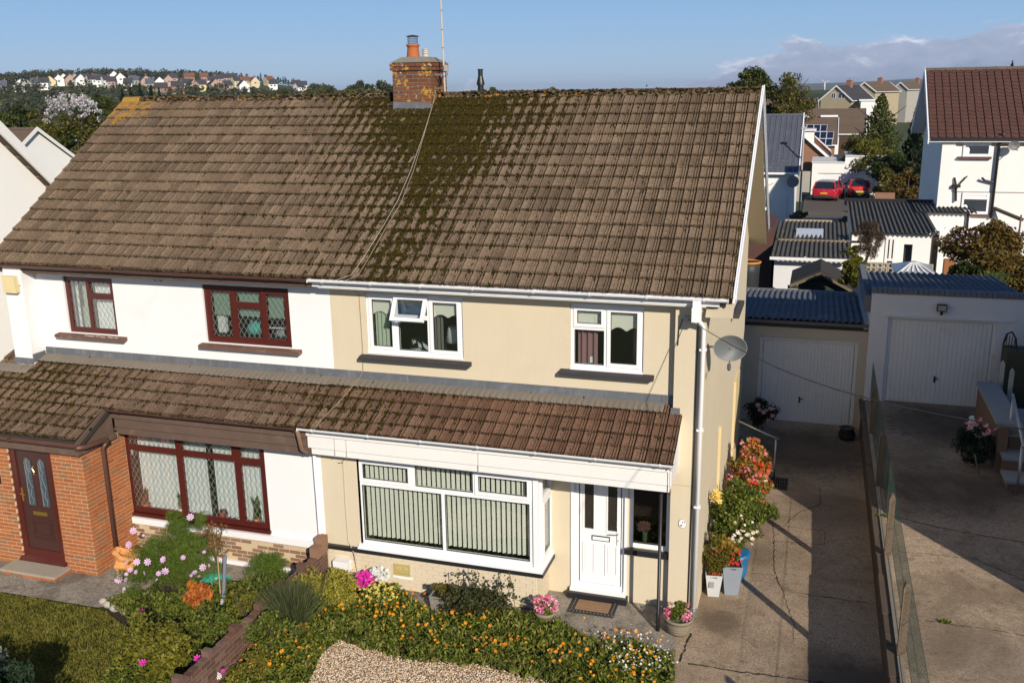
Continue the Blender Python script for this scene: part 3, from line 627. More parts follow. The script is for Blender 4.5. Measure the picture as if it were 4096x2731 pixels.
# ---- canopy, fascia, lower roof
YC = -.86
part(MB().box(-8.02, -1.90, YC, YC+.05, 2.62, 2.84).box(-1.91, -1.87, YC+.0, -.001, 2.62, 2.86), 'fascia_board', UPVCD, ch)
part(MB().box(-7.97, -1.90, YC+.025, YC+.06, 2.50, 2.618).box(-1.915, -1.88, YC+.025, -.001, 2.50, 2.618), 'fascia_board', UPVCD, ch)
part(MB().box(-8.03, -1.88, YC-.03, YC+.02, 2.845, 2.95), 'fascia_board', UPVCD, ch)
part(MB().box(-7.97, -1.92, YC+.061, YW-.002, 2.56, 2.60), 'soffit', UPVCD, ch)
for xx in (-7.52, -7.30, -4.95): part(MB().box(xx, xx+.012, YC-.004, YC+.0, 2.50, 2.84), 'board_joint', surf('joint_grey', (.45, .43, .38), .7), ch)
gutter(ch, 'gutter', UPVC, -8.09, -1.80, -1.01, 3.03)
part(MB().prism([(-1.875, YC, 2.86), (-1.875, -.99, 2.98), (-1.875, .02, 3.50), (-1.875, .02, 2.62), (-1.875, YC, 2.62)], (.03, 0, 0)), 'verge_board', UPVCD, ch)
lr = part(MB().prism([(-8.07, -.98, 3.0), (-8.07, .12, 3.49), (-8.07, .12, 3.40), (-8.07, -.9, 2.96)], (6.19, 0, 0)), 'lower_roof', surf('felt', (.04, .035, .03), .95), ch)
mr = part(MB().prism([(XP, -.20, 5.39), (XP, 4.2, 8.34), (XP, 9.1, 5.02), (XP, 9.1, 4.95), (XP, 4.2, 8.22), (XP, -.16, 5.32)], (XR+.38-XP, 0, 0)), 'main_roof', MATS['felt'], ch)
nR = int((XR+.42-XP)/TW)
E_MAIN = (-.24, 5.425); P_MAINT = D2R(33.8)
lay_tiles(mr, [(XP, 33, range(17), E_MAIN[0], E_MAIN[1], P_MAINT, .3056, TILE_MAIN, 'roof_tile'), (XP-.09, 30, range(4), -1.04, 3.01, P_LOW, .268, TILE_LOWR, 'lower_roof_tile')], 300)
XVR = XP+33*TW
# top course under the cement fillet on the lower roof, lead flashing
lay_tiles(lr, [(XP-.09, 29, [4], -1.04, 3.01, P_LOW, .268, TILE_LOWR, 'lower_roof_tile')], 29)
def ribbed(mb, x0, x1, ya, za, yb_, zb_, amp=.012, per=TW/2, jag=.02):
    n = int((x1-x0)/.035); V = []
    for i in range(n+1):
        x = x0+(x1-x0)*i/n; h = amp*math.sin(2*math.pi*x/per)+rnd.uniform(-.003, .003); V += [(x, ya+rnd.uniform(-jag, jag), za+h-abs(jag)*.3), (x, (ya+yb_)/2, (za+zb_)/2+h*.8), (x, yb_, zb_)]
    mb.add(V, [(3*i+k, 3*i+3+k, 3*i+4+k, 3*i+1+k) for i in range(n) for k in (0, 1)]); return mb
part(ribbed(MB(), -7.97, -2.12, -.10, 3.53, .125, 3.60, amp=.006, jag=.006), 'cement_fillet', MORT, ch)
def flashing(p, x0, x1):
    x = x0
    while x < x1-.1:
        w = min(1.45, x1-x); part(MB().box(x, x+w-.004, YW-.012-.003*(int(x*3) % 2), YW-.001, 3.575, 3.735), 'lead_flashing', LEAD, p); x += w
flashing(ch, XP, -1.975)
part(MB().box(-2.0, -1.86, -.05, -.002, 3.46, 3.58), 'lead_apron', LEAD, ch)
# black post and gutter downpipe
part(MB().tube([(-2.03, -.62, .004), (-2.03, -.62, .32), (-2.03, -.62, .33), (-2.03, -.62, 2.56)], [.036, .036, .028, .028], 14), 'porch_post', BLACKP, ch, smooth=True)
part(MB().bar((-1.975, -.6, 2.5), (-1.975, -.05, 2.15), .03, .05), 'bracket', BROWNW, ch)
part(MB().box(XP-.16, -1.30, -.165, -.145, 5.27, 5.40), 'eaves_fascia', UPVC, ch)
part(MB().box(XP-.06, -1.50, -.144, YW-.001, 5.245, 5.268), 'eaves_soffit', UPVCD, ch)
gutter(ch, 'gutter', UPVC, XP-.17, -1.17, -.255, 5.415)
hp = part(MB().box(-1.68, -1.56, -.31, -.20, 5.27, 5.37).prism([(-1.69, -.32, 5.05), (-1.55, -.32, 5.05), (-1.55, -.2, 5.05), (-1.69, -.2, 5.05)], (0, 0, .22)), 'rain_hopper', UPVC, ch)
part(MB().tube([(-1.62, -.26, 5.1), (-1.56, -.12, 4.98), (-1.535, -.06, 4.9), (-1.53, -.05, .15)], .036, 10), 'downpipe', UPVC, ch, smooth=True)
for z in (4.55, 3.25, 1.95): part(MB().box(-1.585, -1.475, -.09, -.0, z, z+.03), 'pipe_clip', UPVC, ch)
part(MB().lathe((-1.53, -.05, .02), [(.05, 0), (.055, .1), (.045, .15)], 10), 'pipe_shoe', METAL, ch)
part(MB().tube([(-1.62, -.02, 5.2), (-1.625, -.015, 2.6), (-1.63, -.015, .1)], .011, 6), 'cable', BLACKP, ch)
# verge: two white barge boards and boarded soffit on the gable
XV = XVR
for (ya, za, yb2, zb2) in ((-.27, 5.36, 4.22, 8.47), (9.08, 5.12, 4.22, 8.47)):
    part(MB().prism([(XV, ya, za), (XV, ya, za+.14), (XV, yb2, zb2), (XV, yb2, zb2-.20)], (.028, 0, 0)), 'barge_board', UPVC, ch)
    part(MB().prism([(XV+.029, ya, za+.06), (XV+.029, ya, za+.15), (XV+.029, yb2, zb2+.01), (XV+.029, yb2, zb2-.08)], (.02, 0, 0)), 'barge_trim', UPVC, ch)
SOFB = surf('beige_board', (.50, .43, .31), .7, .06, 4, 60, 0)
for k in range(32):
    t = k/32; t2 = (k+.94)/32
    for (ya, za, yb2, zb2) in ((-.2, 5.12, 4.22, 8.12), (9.0, 4.84, 4.22, 8.12)):
        a = (ya+(yb2-ya)*t, za+(zb2-za)*t); b = (ya+(yb2-ya)*t2, za+(zb2-za)*t2)
        part(MB().prism([(XR+.001, a[0], a[1]), (XR+.001, b[0], b[1]), (XR+.001, b[0], b[1]-.012), (XR+.001, a[0], a[1]-.012)], (XV-XR-.002, 0, 0)), 'soffit_board', SOFB, ch)
for (yy, zz) in ((2.2, 6.85), (7.6, 5.8)): part(MB().box(XR, XV+.02, yy, yy+.10, zz, zz+.06), 'purlin_end', UPVC, ch)
# gable side window with dark sill, seen almost edge on
w0, w1 = 4.6, 5.8
part(MB().box(XR, XR+.035, w0, w1, 4.15, 5.25), 'side_window', UPVC, ch); part(MB().box(XR+.001, XR+.16, w0-.1, w1+.1, 4.02, 4.10), 'window_sill', SILLB, ch)
part(MB().box(XR, XR+.05, 2.9, 3.0, .2, 2.3), 'side_trim', surf('yellow_cream', (.62, .5, .27), .8), ch); part(MB().box(XR, XR+.05, 6.2, 7.2, .1, 2.2), 'side_door', MATS['yellow_cream'], ch)
# ridge tiles and ridge moss
def ridge(p, x0, x1, mat, mat0=None):
    x = x0; k = 0
    while x < x1-.05:
        w = min(.45, x1-x); mb = MB(); n = 8; pr = []
        for i in range(n+1):
            a = math.pi*i/n; pr.append((4.2-.125*math.cos(a), 8.325+.125*math.sin(a)))
        mb.prism([(x+.003, a, b) for a, b in pr]+[(x+.003, 4.2+.10, 8.30), (x+.003, 4.2-.10, 8.30)], (w-.006, 0, 0))
        part(mb, 'ridge_tile', mat0 if (mat0 and k == 0) else mat, p); x += w; k += 1
RIDGE, T = newmat('ridge_mortar_mix'); n_a = T.noise(T.pos, 14, 5, .7); n_b = T.noise(T.pos, 5, 4)
cr_ = T.ramp(n_a, [(.32, (.02, .018, .006)), (.48, (.06, .045, .02)), (.56, (.16, .11, .08)), (.68, (.36, .26, .19))]); cr_ = T.mix(T.m('MULTIPLY', T.sstep(n_b, .62, .66), .8), cr_, (.42, .2, .03)); finish(T, cr_, .95, 0, n_a, .03, .1)
LICH = surf('lichen_tile', (.40, .23, .04), .95, .3, 12, 50, .01, grime=.4, gcol=(.3, .2, .08))
ridge(mr, XP+.56, XV, RIDGE)
part(MB().prism([(x_, 4.06, 8.29) for x_ in (XP+.02,)]+[(XP+.02, 4.2, 8.36), (XP+.02, 4.34, 8.29)], (.5, 0, 0)), 'cement_bedding', MORT, mr)
def rl():
    x = rnd.uniform(XP+1.1, XV); return (Vector((x, 4.2+rnd.uniform(-.15, .02), 8.40+rnd.uniform(-.05, .05))), (0, 1, 0), (rnd.uniform(.02, .05), rnd.uniform(.02, .05), rnd.uniform(.012, .03)))
moss_lumps(mr, rl, 900, MOSSR)
cp, sp_ = math.cos(P_MAINT), math.sin(P_MAINT)
def mossfn(xa, xb, cx, wd, p=P_MAINT, ye=E_MAIN[0], ze=E_MAIN[1], L=5.2, g=.3056, base=.10, pull=1):
    def f():
        s = rnd.uniform(0, L); x = rnd.uniform(xa, xb); Y = ye+s*math.cos(p)
        c = cx-.10*Y*pull; w = wd*(.75+.38*max(0, Y))
        pr = base+.95*math.exp(-((x-c)/w)**2)*(.4+.6*s/L)
        if rnd.random() > pr: return None
        i = math.floor((x-XP)/TW); u = rnd.choice([.56, .76, .76, .99]) if rnd.random() < .8 else rnd.random()
        x = XP+(i+u)*TW; r = math.floor(s/g); v = rnd.random()**.7 if rnd.random() < .6 else rnd.choice([.02, .95]); s = (r+v)*g
        P = Vector((x, ye+s*math.cos(p)-math.sin(p)*.03, ze+s*math.sin(p)+math.cos(p)*.030+ .012*(1-v)))
        k = rnd.uniform(.5, 1.2); return (P, (0, math.cos(p), math.sin(p)), (.017*k, .036*k*rnd.uniform(.6, 1.6), .012*k))
    return f
moss_lumps(mr, mossfn(XP, -1.2, -6.75, 1.0), 9000, MOSS)
moss_lumps(lr, mossfn(-8.0, -1.95, -7.6, 1.2, P_LOW, -1.04, 3.02, 1.15, .268, .06), 900, MOSS)
def vm():
    s = rnd.uniform(0, 5.2); return (Vector((XVR-.03+rnd.uniform(-.02, .02), E_MAIN[0]+s*cp, E_MAIN[1]+s*sp_+.04)), (0, cp, sp_), (.025, .04, .02))
moss_lumps(mr, vm, 260, MOSSR)
# ---- chimney, part of the roof
yc = 3.78; CX0, CX1 = -8.25, -7.42; CY1 = 4.62
chm = part(MB().box(CX0+.006, CX1-.006, yc+.006, CY1-.006, 7.9, 9.02), 'chimney', surf('chimney_mortar', (.24, .20, .15), .95, .3), ch)
for (a, b, zb_, nn, ex) in ((CX0, CX1, 8.12, 10, 0), (CX0-.035, CX1+.035, 8.87, 2, .035)):
    brick_run(chm, 'chimney_brick', BRICKC, (a, yc-ex, 0), (1, 0, 0), b-a, zb_, nn, (0, -1, 0), D=-.10)
    brick_run(chm, 'chimney_brick', BRICKC, (b, yc-ex+.102, 0), (0, 1, 0), CY1-yc+2*ex-.102, zb_, nn, (1, 0, 0), D=-.10)
    brick_run(chm, 'chimney_brick', BRICKC, (a, CY1+ex, 0), (0, -1, 0), CY1-yc+2*ex-.102, zb_, nn, (-1, 0, 0), D=-.10)
part(MB().add([(CX0-.03, yc-.03, 9.02), (CX1+.03, yc-.03, 9.02), (CX1+.03, CY1+.03, 9.02), (CX0-.03, CY1+.03, 9.02), (CX0+.15, yc+.15, 9.13), (CX1-.17, yc+.15, 9.13), (CX1-.17, CY1-.15, 9.13), (CX0+.15, CY1-.15, 9.13)], [(0, 1, 5, 4), (1, 2, 6, 5), (2, 3, 7, 6), (3, 0, 4, 7), (4, 5, 6, 7)]), 'flaunching', surf('flaunching_cement', (.24, .22, .17), .95, .25, 8, 50, .01, grime=.6, gcol=(.42, .24, .03)), chm)
TERRA = surf('terracotta', (.40, .12, .04), .75, .15, 9, 60, .002, grime=.3, gcol=(.2, .08, .05))
pc = (CX0+.29, yc+.42, 9.10)
pot = part(MB().lathe(pc, [(.15, 0), (.13, .06), (.115, .2), (.115, .235), (.135, .245), (.135, .28), (.11, .28)], 22), 'chimney_pot', TERRA, chm, smooth=True)
cw = MB()
for k in range(12):
    a = 2*math.pi*k/12; cw.tube([(pc[0]+.10*math.cos(a), pc[1]+.10*math.sin(a), 9.38), (pc[0]+.10*math.cos(a), pc[1]+.10*math.sin(a), 9.53)], .003, 4)
for z in (9.40, 9.43, 9.46, 9.49, 9.52): cw.tube([(pc[0]+.10*math.cos(2*math.pi*k/16), pc[1]+.10*math.sin(2*math.pi*k/16), z) for k in range(17)], .0025, 4)
part(cw, 'bird_cage', BLACKP, chm); part(MB().lathe((pc[0], pc[1], 9.53), [(.13, 0), (.135, .008), (.05, .028), (.01, .033)], 20), 'cowl', surf('cowl_rust', (.12, .05, .03), .7), chm)
pc2 = (CX0+.56, yc+.42, 9.11)
part(MB().lathe(pc2, [(.065, 0), (.06, .08), (.072, .085), (.072, .10), (.062, .105), (.062, .12), (.072, .125), (.072, .14), (.062, .145), (.074, .17), (.06, .18)], 18), 'small_pot', surf('grey_pot', (.5, .47, .42), .6), chm)
part(MB().add([(CX0-.01, yc-.02, 8.14), (CX1-.02, yc-.02, 8.10), (CX1+.02, yc-.13, 8.00), (CX0-.06, yc-.13, 8.00), (CX0-.01, yc-.018, 8.27), (CX1-.02, yc-.018, 8.24)], [(0, 3, 2, 1), (4, 0, 1, 5)]), 'lead_apron', LEAD, chm)
# mast strapped to the chimney
ms = thing('aerial_mast', 'tall thin pale aerial pole strapped to the side of the brick chimney', 'aerial mast', (-7.20, 3.95, 8.45))
part(MB().tube([(-7.20, 3.95, 8.45), (-7.215, 3.95, 9.2), (-7.24, 3.95, 10.9)], .019, 8), 'pole', surf('pale_pole', (.48, .44, .38), .6, .1, 5, 60, 0, grime=.3, gcol=(.2, .15, .1)), ms)
for z in (9.28, 9.62, 9.98): part(MB().tube([(-7.218, 3.95, z), (-7.218, 3.95, z+.012)], .022, 8), 'tape_band', BLACKP, ms)
part(MB().box(-7.19, -7.11, 3.90, 3.95, 8.84, 8.96), 'junction_box', surf('box_grey', (.35, .34, .31), .7), ms)
part(MB().bar((-7.42, 3.95, 8.78), (-7.18, 3.95, 8.78), .02, .03), 'bracket', METAL, ms); part(MB().bar((-7.42, 3.95, 8.52), (-7.18, 3.95, 8.52), .02, .03), 'bracket', RUST, ms)
part(MB().tube([(-7.15, 3.93, 8.85), (-7.12, 3.93, 8.78), (-7.2, 3.93, 8.74), (-7.3, 3.93, 8.66), (-7.33, 3.9, 8.55)], .006, 5), 'cable', BLACKP, ms)
# boiler flues
fb = thing('flue', 'black metal flue with a capped top standing behind the ridge right of the aerial mast', 'flue', (-6.78, 4.9, 7.9))
part(MB().lathe((-6.78, 4.9, 7.75), [(.062, 0), (.062, .82), (.085, .83), (.078, .88), (.058, .97), (.05, 1.0), (.05, 1.12), (.062, 1.125), (.062, 1.14)], 18), 'flue_pipe', BLACKP, fb, smooth=False)
fb = thing('flue', 'short black flue mostly hidden behind the left edge of the chimney', 'flue', (-8.42, 4.45, 8.1))
part(MB().lathe((-8.36, 4.45, 8.05), [(.075, 0), (.06, .32), (.04, .34), (.04, .46)], 14), 'flue_pipe', BLACKP, fb)
# loose aerial cables down the roof
def roofpt(px, py, lift=.05):
    d = Vector(ROT@_vd(px, py)); n = Vector((0, -math.sin(P_MAINT), math.cos(P_MAINT))); e = Vector((0, E_MAIN[0], E_MAIN[1]))+n*(lift+.03)
    c = Vector(CAM); return c+d*((e-c).dot(n)/d.dot(n))
CW = surf('white_cable', (.46, .42, .36), .6, .1); CB = surf('tan_cable', (.30, .24, .15), .7, .1)
cb = MB().tube([(-7.33, 3.8, 8.5)]+[roofpt(*p) for p in ((1735, 405), (1700, 520), (1672, 600), (1640, 690), (1592, 800), (1535, 900), (1498, 960), (1455, 1030), (1405, 1100))]+[(-7.62, -.3, 5.42), (-7.60, -.14, 5.28)], .0045, 5)
single(cb, 'aerial_cable', CW, 'pale aerial cable running down the mossy tiles from chimney to white gutter', 'cable', (-7.3, 2, 7))
cb = MB().tube([(-7.34, 3.8, 8.46)]+[roofpt(*p) for p in ((1728, 430), (1690, 560), (1655, 680), (1600, 820), (1550, 900), (1510, 970), (1470, 1040), (1430, 1105))]+[(-7.45, -.3, 5.42), (-7.42, .0, 5.22), (-7.40, YW-.012, 5.1), (-7.39, YW-.012, 4.2), (-7.40, YW-.02, 3.75), (-7.41, 0.0, 3.66), (-7.55, -.4, 3.40), (-7.72, -.9, 3.15), (-7.76, -1.08, 3.04)], .0055, 5)
single(cb, 'aerial_cable', CB, 'thin tan cable from the chimney down the cream wall and over the lower roof', 'cable', (-7.3, 2, 7))
cb = MB().tube([at(1365, 1840, y=YC-.01), at(1372, 1850, y=yb-.012), at(1380, 2000, y=yb-.012), at(1392, 2160, y=yb-.012), (-7.38, yb-.1, .62), (-7.38, yb-.03, .2)], .008, 5)
single(cb, 'wall_cable', surf('cream_cable', (.5, .42, .3), .8), 'cream painted cable clipped down the wall left of the bay window', 'cable', (-7.4, -.5, 1))
# overhead line and its wall bracket
wl = MB(); A = Vector((-1.78, -.03, 5.03)); B = at(4300, 1750, y=-7.0)
P_ = [A.lerp(B, t/14)-Vector((0, 0, .28*math.sin(math.pi*t/14))) for t in range(15)]
single(MB().tube(P_, .006, 5), 'overhead_wire', BLACKP, 'black overhead wire leaving the corner of the cream house across the drives', 'wire', A)
part(MB().box(-1.82, -1.75, -.06, -.001, 5.0, 5.08), 'line_bracket', METAL, ch)
part(MB().tube([(-1.86, -.02, 5.02), (-1.91, -.02, 4.85), (-1.92, -.02, 4.6)], .007, 5), 'drop_wire', BLACKP, ch)
# satellite dish on the side wall
ds = thing('satellite_dish', 'grey oval satellite dish on the corner of the cream house', 'satellite dish', (-1.5, .15, 4.3))
c0 = at(2921, 1393, y=.02); mb = MB(); n = 30; V = [tuple(c0+Vector((0, .075, 0)))]; 
for r_, dpt in ((.45, .055), (.8, .02), (1, 0)):
    for k in range(n):
        a = 2*math.pi*k/n; V.append((c0.x+.245*r_*math.cos(a), c0.y+dpt+.05*math.cos(a), c0.z+.205*r_*math.sin(a)))
fs = [(0, 1+(k+1) % n, 1+k) for k in range(n)]+[(1+j*n+k, 1+j*n+(k+1) % n, 1+(j+1)*n+(k+1) % n, 1+(j+1)*n+k) for j in (0, 1) for k in range(n)]
part(mb.add(V, fs), 'reflector', surf('dish_grey', (.12, .13, .13), .45, .05), ds, smooth=True)
part(MB().tube([(V[1+2*n+k][0], V[1+2*n+k][1], V[1+2*n+k][2]) for k in range(n)]+[V[1+2*n]], .005, 5), 'rim', surf('dish_rim', (.28, .28, .27), .5), ds)
part(MB().tube([c0+Vector((.0, -.02, -.20)), c0+Vector((.02, -.30, -.24))], .010, 6), 'arm', RUST, ds); part(MB().lathe(c0+Vector((.02, -.32, -.22)), [(.02, -.04), (.03, 0), (.028, .06), (.01, .07)], 12), 'receiver', surf('receiver_grey', (.10, .11, .12), .5), ds)
part(MB().tube([c0+Vector((0, .06, -.02)), (-1.5, .25, c0.z-.05)], .018, 8), 'mount', METAL, ds)
# house number plaque
def txt(s, size, loc, rot, mat, parent, nm='lettering', ext=.001, align='CENTER'):
    cu = bpy.data.curves.new(nm, 'FONT'); cu.body = s; cu.size = size; cu.extrude = ext; cu.align_x = align; cu.align_y = 'CENTER'
    t = bpy.data.objects.new(nm, cu); COL.objects.link(t); bpy.context.view_layer.update()
    me = bpy.data.meshes.new_from_object(t.evaluated_get(bpy.context.evaluated_depsgraph_get())); bpy.data.objects.remove(t)
    me.materials.clear(); me.materials.append(mat); o = link(nm, me, parent); o.location = Vector(loc)-org(parent); o.rotation_euler = rot; return o
np_ = thing('house_number_plaque', 'white oval plaque reading 17 with painted flowers on the cream corner pier', 'plaque', (-1.72, 0, 1.78))
pn = at(2730, 2093, y=-.01); PLQ = surf('plaque_white', (.8, .8, .8), .3, .02)
mb = MB(); mb.prism([(pn.x+.062*math.cos(2*math.pi*k/24), -.002, pn.z+.078*math.sin(2*math.pi*k/24)) for k in range(24)], (0, -.012, 0)); part(mb, 'plate', PLQ, np_)
mb = MB().tube([(pn.x+.062*math.cos(2*math.pi*k/24), -.012, pn.z+.078*math.sin(2*math.pi*k/24)) for k in range(25)], .003, 5); part(mb, 'rim', BLACKP, np_)
txt('17', .062, (pn.x+.015, -.0155, pn.z+.022), (D2R(90), 0, 0), BLACKP, np_)
flowerpart('painted_flower', inball(12, (pn.x-.018, -.016, pn.z-.035), (.02, .001, .016)), .009, leafm('plaque_flower', [(.7, .4, .03), (.5, .12, .02), (.1, .2, .05)]), np_, (0, -1, 0))
# ================================================================== WHITE HOUSE (left half of the pair)
wh = thing('semi_detached_house', 'white rendered left half of the semi-detached pair with brown gutters and an orange brick porch', 'house', (-11.3, 0, 0))
W1 = (-13.66, -12.52, 4.06, 5.16); W2 = (-10.56, -8.785, 4.06, 5.14)
mb = MB().wall(-14.30, XP-.001, 2.55, 5.30, YW, YW+.25, [W1, W2])
mb.box(-14.72, -14.30, -.20, .39, 2.6, 5.36)
mb.wall(-12.20, XP-.001, .62, 2.56, -.55, -.40, [(-12.17, -9.10, .80, 2.50)])
mb.box(-14.72, -14.47, .391, BK, 0, 5.2).box(-14.72, XP-.12, BK-.25, BK, 0, 5.2)
mb.prism([(-14.72, .391, 5.2), (-14.72, BK, 5.2), (-14.72, 4.25, 8.16)], (.25, 0, 0))
wwall = part(mb, 'wall', WHITE, wh)
part(MB().box(-14.46, XP-.12, YW+.251, BK-.26, 2.50, 2.62), 'floor_slab', DARKROOM, wh); part(MB().box(-14.46, XP-.12, YW+.251, BK-.26, 5.2, 5.26), 'ceiling', MATS['ceiling_grey'], wh)
part(MB().box(-14.46, XP-.12, 3.4, 3.5, .01, 5.1), 'inner_wall', MATS['inner_wall'], wh)
LEADING = surf('lead_came', (.25, .26, .26), .6, .1)
w1 = window(wh, YW+.05, W1[0], W1[1], W1[2], W1[3], [(-13.575, -13.175, 4.15, 5.07, 0), (-13.10, -12.60, 4.15, 4.74, 0), (-13.10, -12.60, 4.84, 5.07, 0)], MAHOG, lead=LEADING)
part(MB().wall(-13.14, -12.54, 4.79, 5.11, YW+.032, YW+.049, [(-13.09, -12.61, 4.85, 5.06)]), 'sash', MAHOG, w1)
part(wavy(MB(), -13.40, -13.19, 4.1, 5.1, YW+.2, .02, .07), 'curtain', CURT_G, w1); part(wavy(MB(), -13.10, -12.56, 4.1, 5.0, YW+.2, .02, .09), 'curtain', CURT_W, w1)
part(wavy(MB(), -13.56, -13.50, 4.1, 5.1, YW+.2, .02, .06), 'curtain', CURT_W, w1)
w2 = window(wh, YW+.05, W2[0], W2[1], W2[2], W2[3], [(-10.44, -10.02, 4.17, 5.02, 0), (-9.90, -9.41, 4.17, 4.73, 0), (-9.90, -9.41, 4.83, 5.04, 0), (-9.30, -8.87, 4.17, 5.02, 0)], MAHOG, lead=LEADING)
part(MB().wall(-9.36, -8.80, 4.09, 5.10, YW+.02, YW+.049, [(-9.27, -8.89, 4.19, 5.01)]), 'open_sash', MAHOG, w2)
for a, b in ((-10.44, -10.0), (-9.9, -9.4), (-9.3, -8.85)): part(MB().box(a, b, YW+.16, YW+.165, 4.55, 5.05), 'roller_blind', CURT_G if 0 else BLINDG if 0 else surf('sage_fabric', (.27, .38, .30), .9), w2)
part(MB().box(-10.44, -10.28, YW+.22, YW+.3, 4.2, 4.55), 'white_board', CURT_W, w2)
cl = thing('toys_on_sill', 'jumble of teal and white things inside the green-blinded window of the white house', 'ornament', (-9.6, .5, 4.1))
part(MB().lathe((-9.72, .48, 4.18), [(.02, 0), (.14, .02), (.17, .12), (.12, .2), (.03, .24)], 12), 'teal_cushion', surf('teal', (.10, .42, .38), .8), cl, smooth=True)
part(MB().lathe((-9.2, .55, 4.15), [(.1, 0), (.16, .05), (.14, .1), (.03, .14)], 12), 'grey_cushion', surf('cushion_grey', (.3, .32, .34), .8), cl, smooth=True)
part(MB().bar((-9.9, .48, 4.3), (-8.9, .5, 4.33), .02, .02).bar((-9.8, .48, 4.42), (-9.5, .5, 4.25), .015, .015), 'rail', CURT_W, cl)
sill(wh, -13.90, -12.32, 4.05, SILLR, .0, YW+.05); sill(wh, -10.66, -8.59, 4.05, SILLR, .0, YW+.05)
for k in range(9): part(MB().lathe((-13.2+.085*k+rnd.uniform(-.02, .02), .05+rnd.uniform(-.02, .03), 4.035), [(.04, 0), (.035, .004)], 7, 1.2, .6), 'paint_flake', surf('flake_pale', (.6, .5, .45), .9), wh)
part(MB().box(-14.66, -14.34, -.215, -.2, 5.0, 5.02), 'box_mount', METAL, wh)
ab = MB().prism([(-14.66, -.21, 4.88), (-14.36, -.21, 4.88), (-14.38, -.21, 5.20), (-14.66, -.21, 5.20)], (0, -.10, 0)); part(ab, 'alarm_box', surf('alarm_cream', (.66, .55, .30), .4), wh)
part(MB().box(-14.6, -14.57, -.216, -.2, 4.9, 4.9+.001), 'alarm_base', BLACKP, wh)
for k in range(2):
    for j in range(2): part(MB().box(-11.58+.12*k, -11.50+.12*k, YW-.002, YW-.0005, 5.16+.04*j, 5.175+.04*j), 'vent_slot', BLACKP, wh)
# plinth brick, white sill band, bay window with leaded lights
part(MB().box(-12.26, XP+.02, -.63, -.55, .60, .72), 'painted_sill', WHITE, wh); part(MB().box(-12.2, XP, -.545, -.40, 0, .60), 'plinth_core', MORTAR, wh)
brick_run(MBp := wh, 'plinth_brick', BRICKB, (-12.2, -.545, 0), (1, 0, 0), 12.2+XP, .02, 8, (0, -1, 0), D=-.05)
part(MB().box(-11.4, -8.35, -.60, -.552, -.02, .10), 'painted_base', WHITE, wh)
b2 = window(wh, -.53, -12.16, -9.10, .80, 2.47, [(-12.04, -10.98, .90, 2.06, 0), (-12.04, -10.98, 2.15, 2.40, 0), (-10.87, -9.74, .90, 2.06, 0), (-10.85, -9.78, 2.15, 2.38, 0), (-9.63, -9.20, .90, 2.02, 0), (-9.62, -9.20, 2.13, 2.40, 0)], MAHOG, lead=LEADING, nm='bay_window')
part(MB().box(-12.2, -9.08, -.60, -.50, .74, .80), 'cill', MAHOG, b2)
part(wavy(MB(), -11.95, -10.45, .85, 2.45, -.36, .022, .10), 'net_curtain', CURT_W, b2); part(wavy(MB(), -10.30, -9.15, .85, 2.45, -.36, .022, .10), 'net_curtain', CURT_W, b2)
for (x, h, cm, lm) in ((-11.85, .30, (.3, .1, .05), 1), (-11.05, .34, (.55, .5, .4), 1), (-10.55, .12, (.6, .6, .6), 0), (-10.15, .2, (.16, .05, .03), 0), (-9.78, .10, (.5, .5, .45), 0), (-9.42, .42, (.40, .14, .08), 1)):
    pp = thing('pot_plant' if lm else 'pot', {-11.85: 'reddish trailing plant in a pot at the left end of the leaded bay window', -11.05: 'yellow edged spiky plant behind the leaded glass left of the middle mullion', -10.55: 'small white jar on the sill inside the leaded bay window', -10.15: 'dark brown round jar on the sill inside the leaded bay window', -9.78: 'pale low bowl beside the right mullion inside the leaded bay', -9.42: 'tall snake plant in a terracotta pot in the right light of the leaded bay'}[x], 'plant' if lm else 'pot', (x, -.44, .84))
    part(MB().lathe((x, -.44, .82), [(.05, 0), (.075, .10), (.08, .13), (.06, .13)] if lm else [(.05, 0), (.09, h*.5), (.06, h), (.02, h)], 12), 'pot', surf('pot_%d' % int(-x*100), cm, .6), pp, smooth=True)
    if lm: leafpart('leaf', inball(34, (x, -.44, .92+h*.5), (.06, .03, h*.4)), h*.75, leafm('indoor_leaf_%d' % int(-x*100), [(.05, .10, .02), (.16, .20, .04)] if x != -11.85 else [(.25, .04, .02), (.08, .08, .02)]), pp, .18, 0, axis=(0, 0, 1.2))
# brown fascia, gutters and pipes
part(MB().box(-11.98, -8.04, -.86, -.80, 2.62, 2.80), 'fascia_board', BROWNW, wh); part(MB().box(-11.98, -8.0, -.83, -.78, 2.48, 2.618), 'fascia_board', BROWNW, wh); part(MB().box(-12.0, -8.04, -.90, -.83, 2.805, 2.92), 'fascia_board', BROWNW, wh)
part(MB().box(-12.1, -8.0, -.779, -.40, 2.52, 2.56), 'soffit', BROWNW, wh)
gutter(wh, 'gutter', BROWNP, -12.0, -8.16, -1.01, 3.02)
part(MB().tube([(-8.12, -1.01, 2.98), (-8.10, -1.0, 2.85), (-8.10, -.95, 2.62), (-8.09, -.85, 2.52), (-8.06, -.65, 2.48)], .036, 9), 'downpipe', RUST, wh, smooth=True)
part(MB().tube([(-8.05, -.62, 2.50), (-8.05, -.615, 1.5), (-8.05, -.61, .85), (-8.08, -.68, .74), (-8.13, -.74, .66), (-8.14, -.74, .30)], .036, 10), 'downpipe', UPVC, wh, smooth=True); part(MB().tube([(-8.14, -.74, .32), (-8.14, -.74, .05)], .038, 10), 'pipe_shoe', METAL, wh)
part(MB().box(-14.95, XP-.17, -.165, -.145, 5.27, 5.40), 'eaves_fascia', BROWNW, wh); part(MB().box(-14.95, XP-.17, -.144, YW-.001, 5.245, 5.268), 'eaves_soffit', BROWNW, wh)
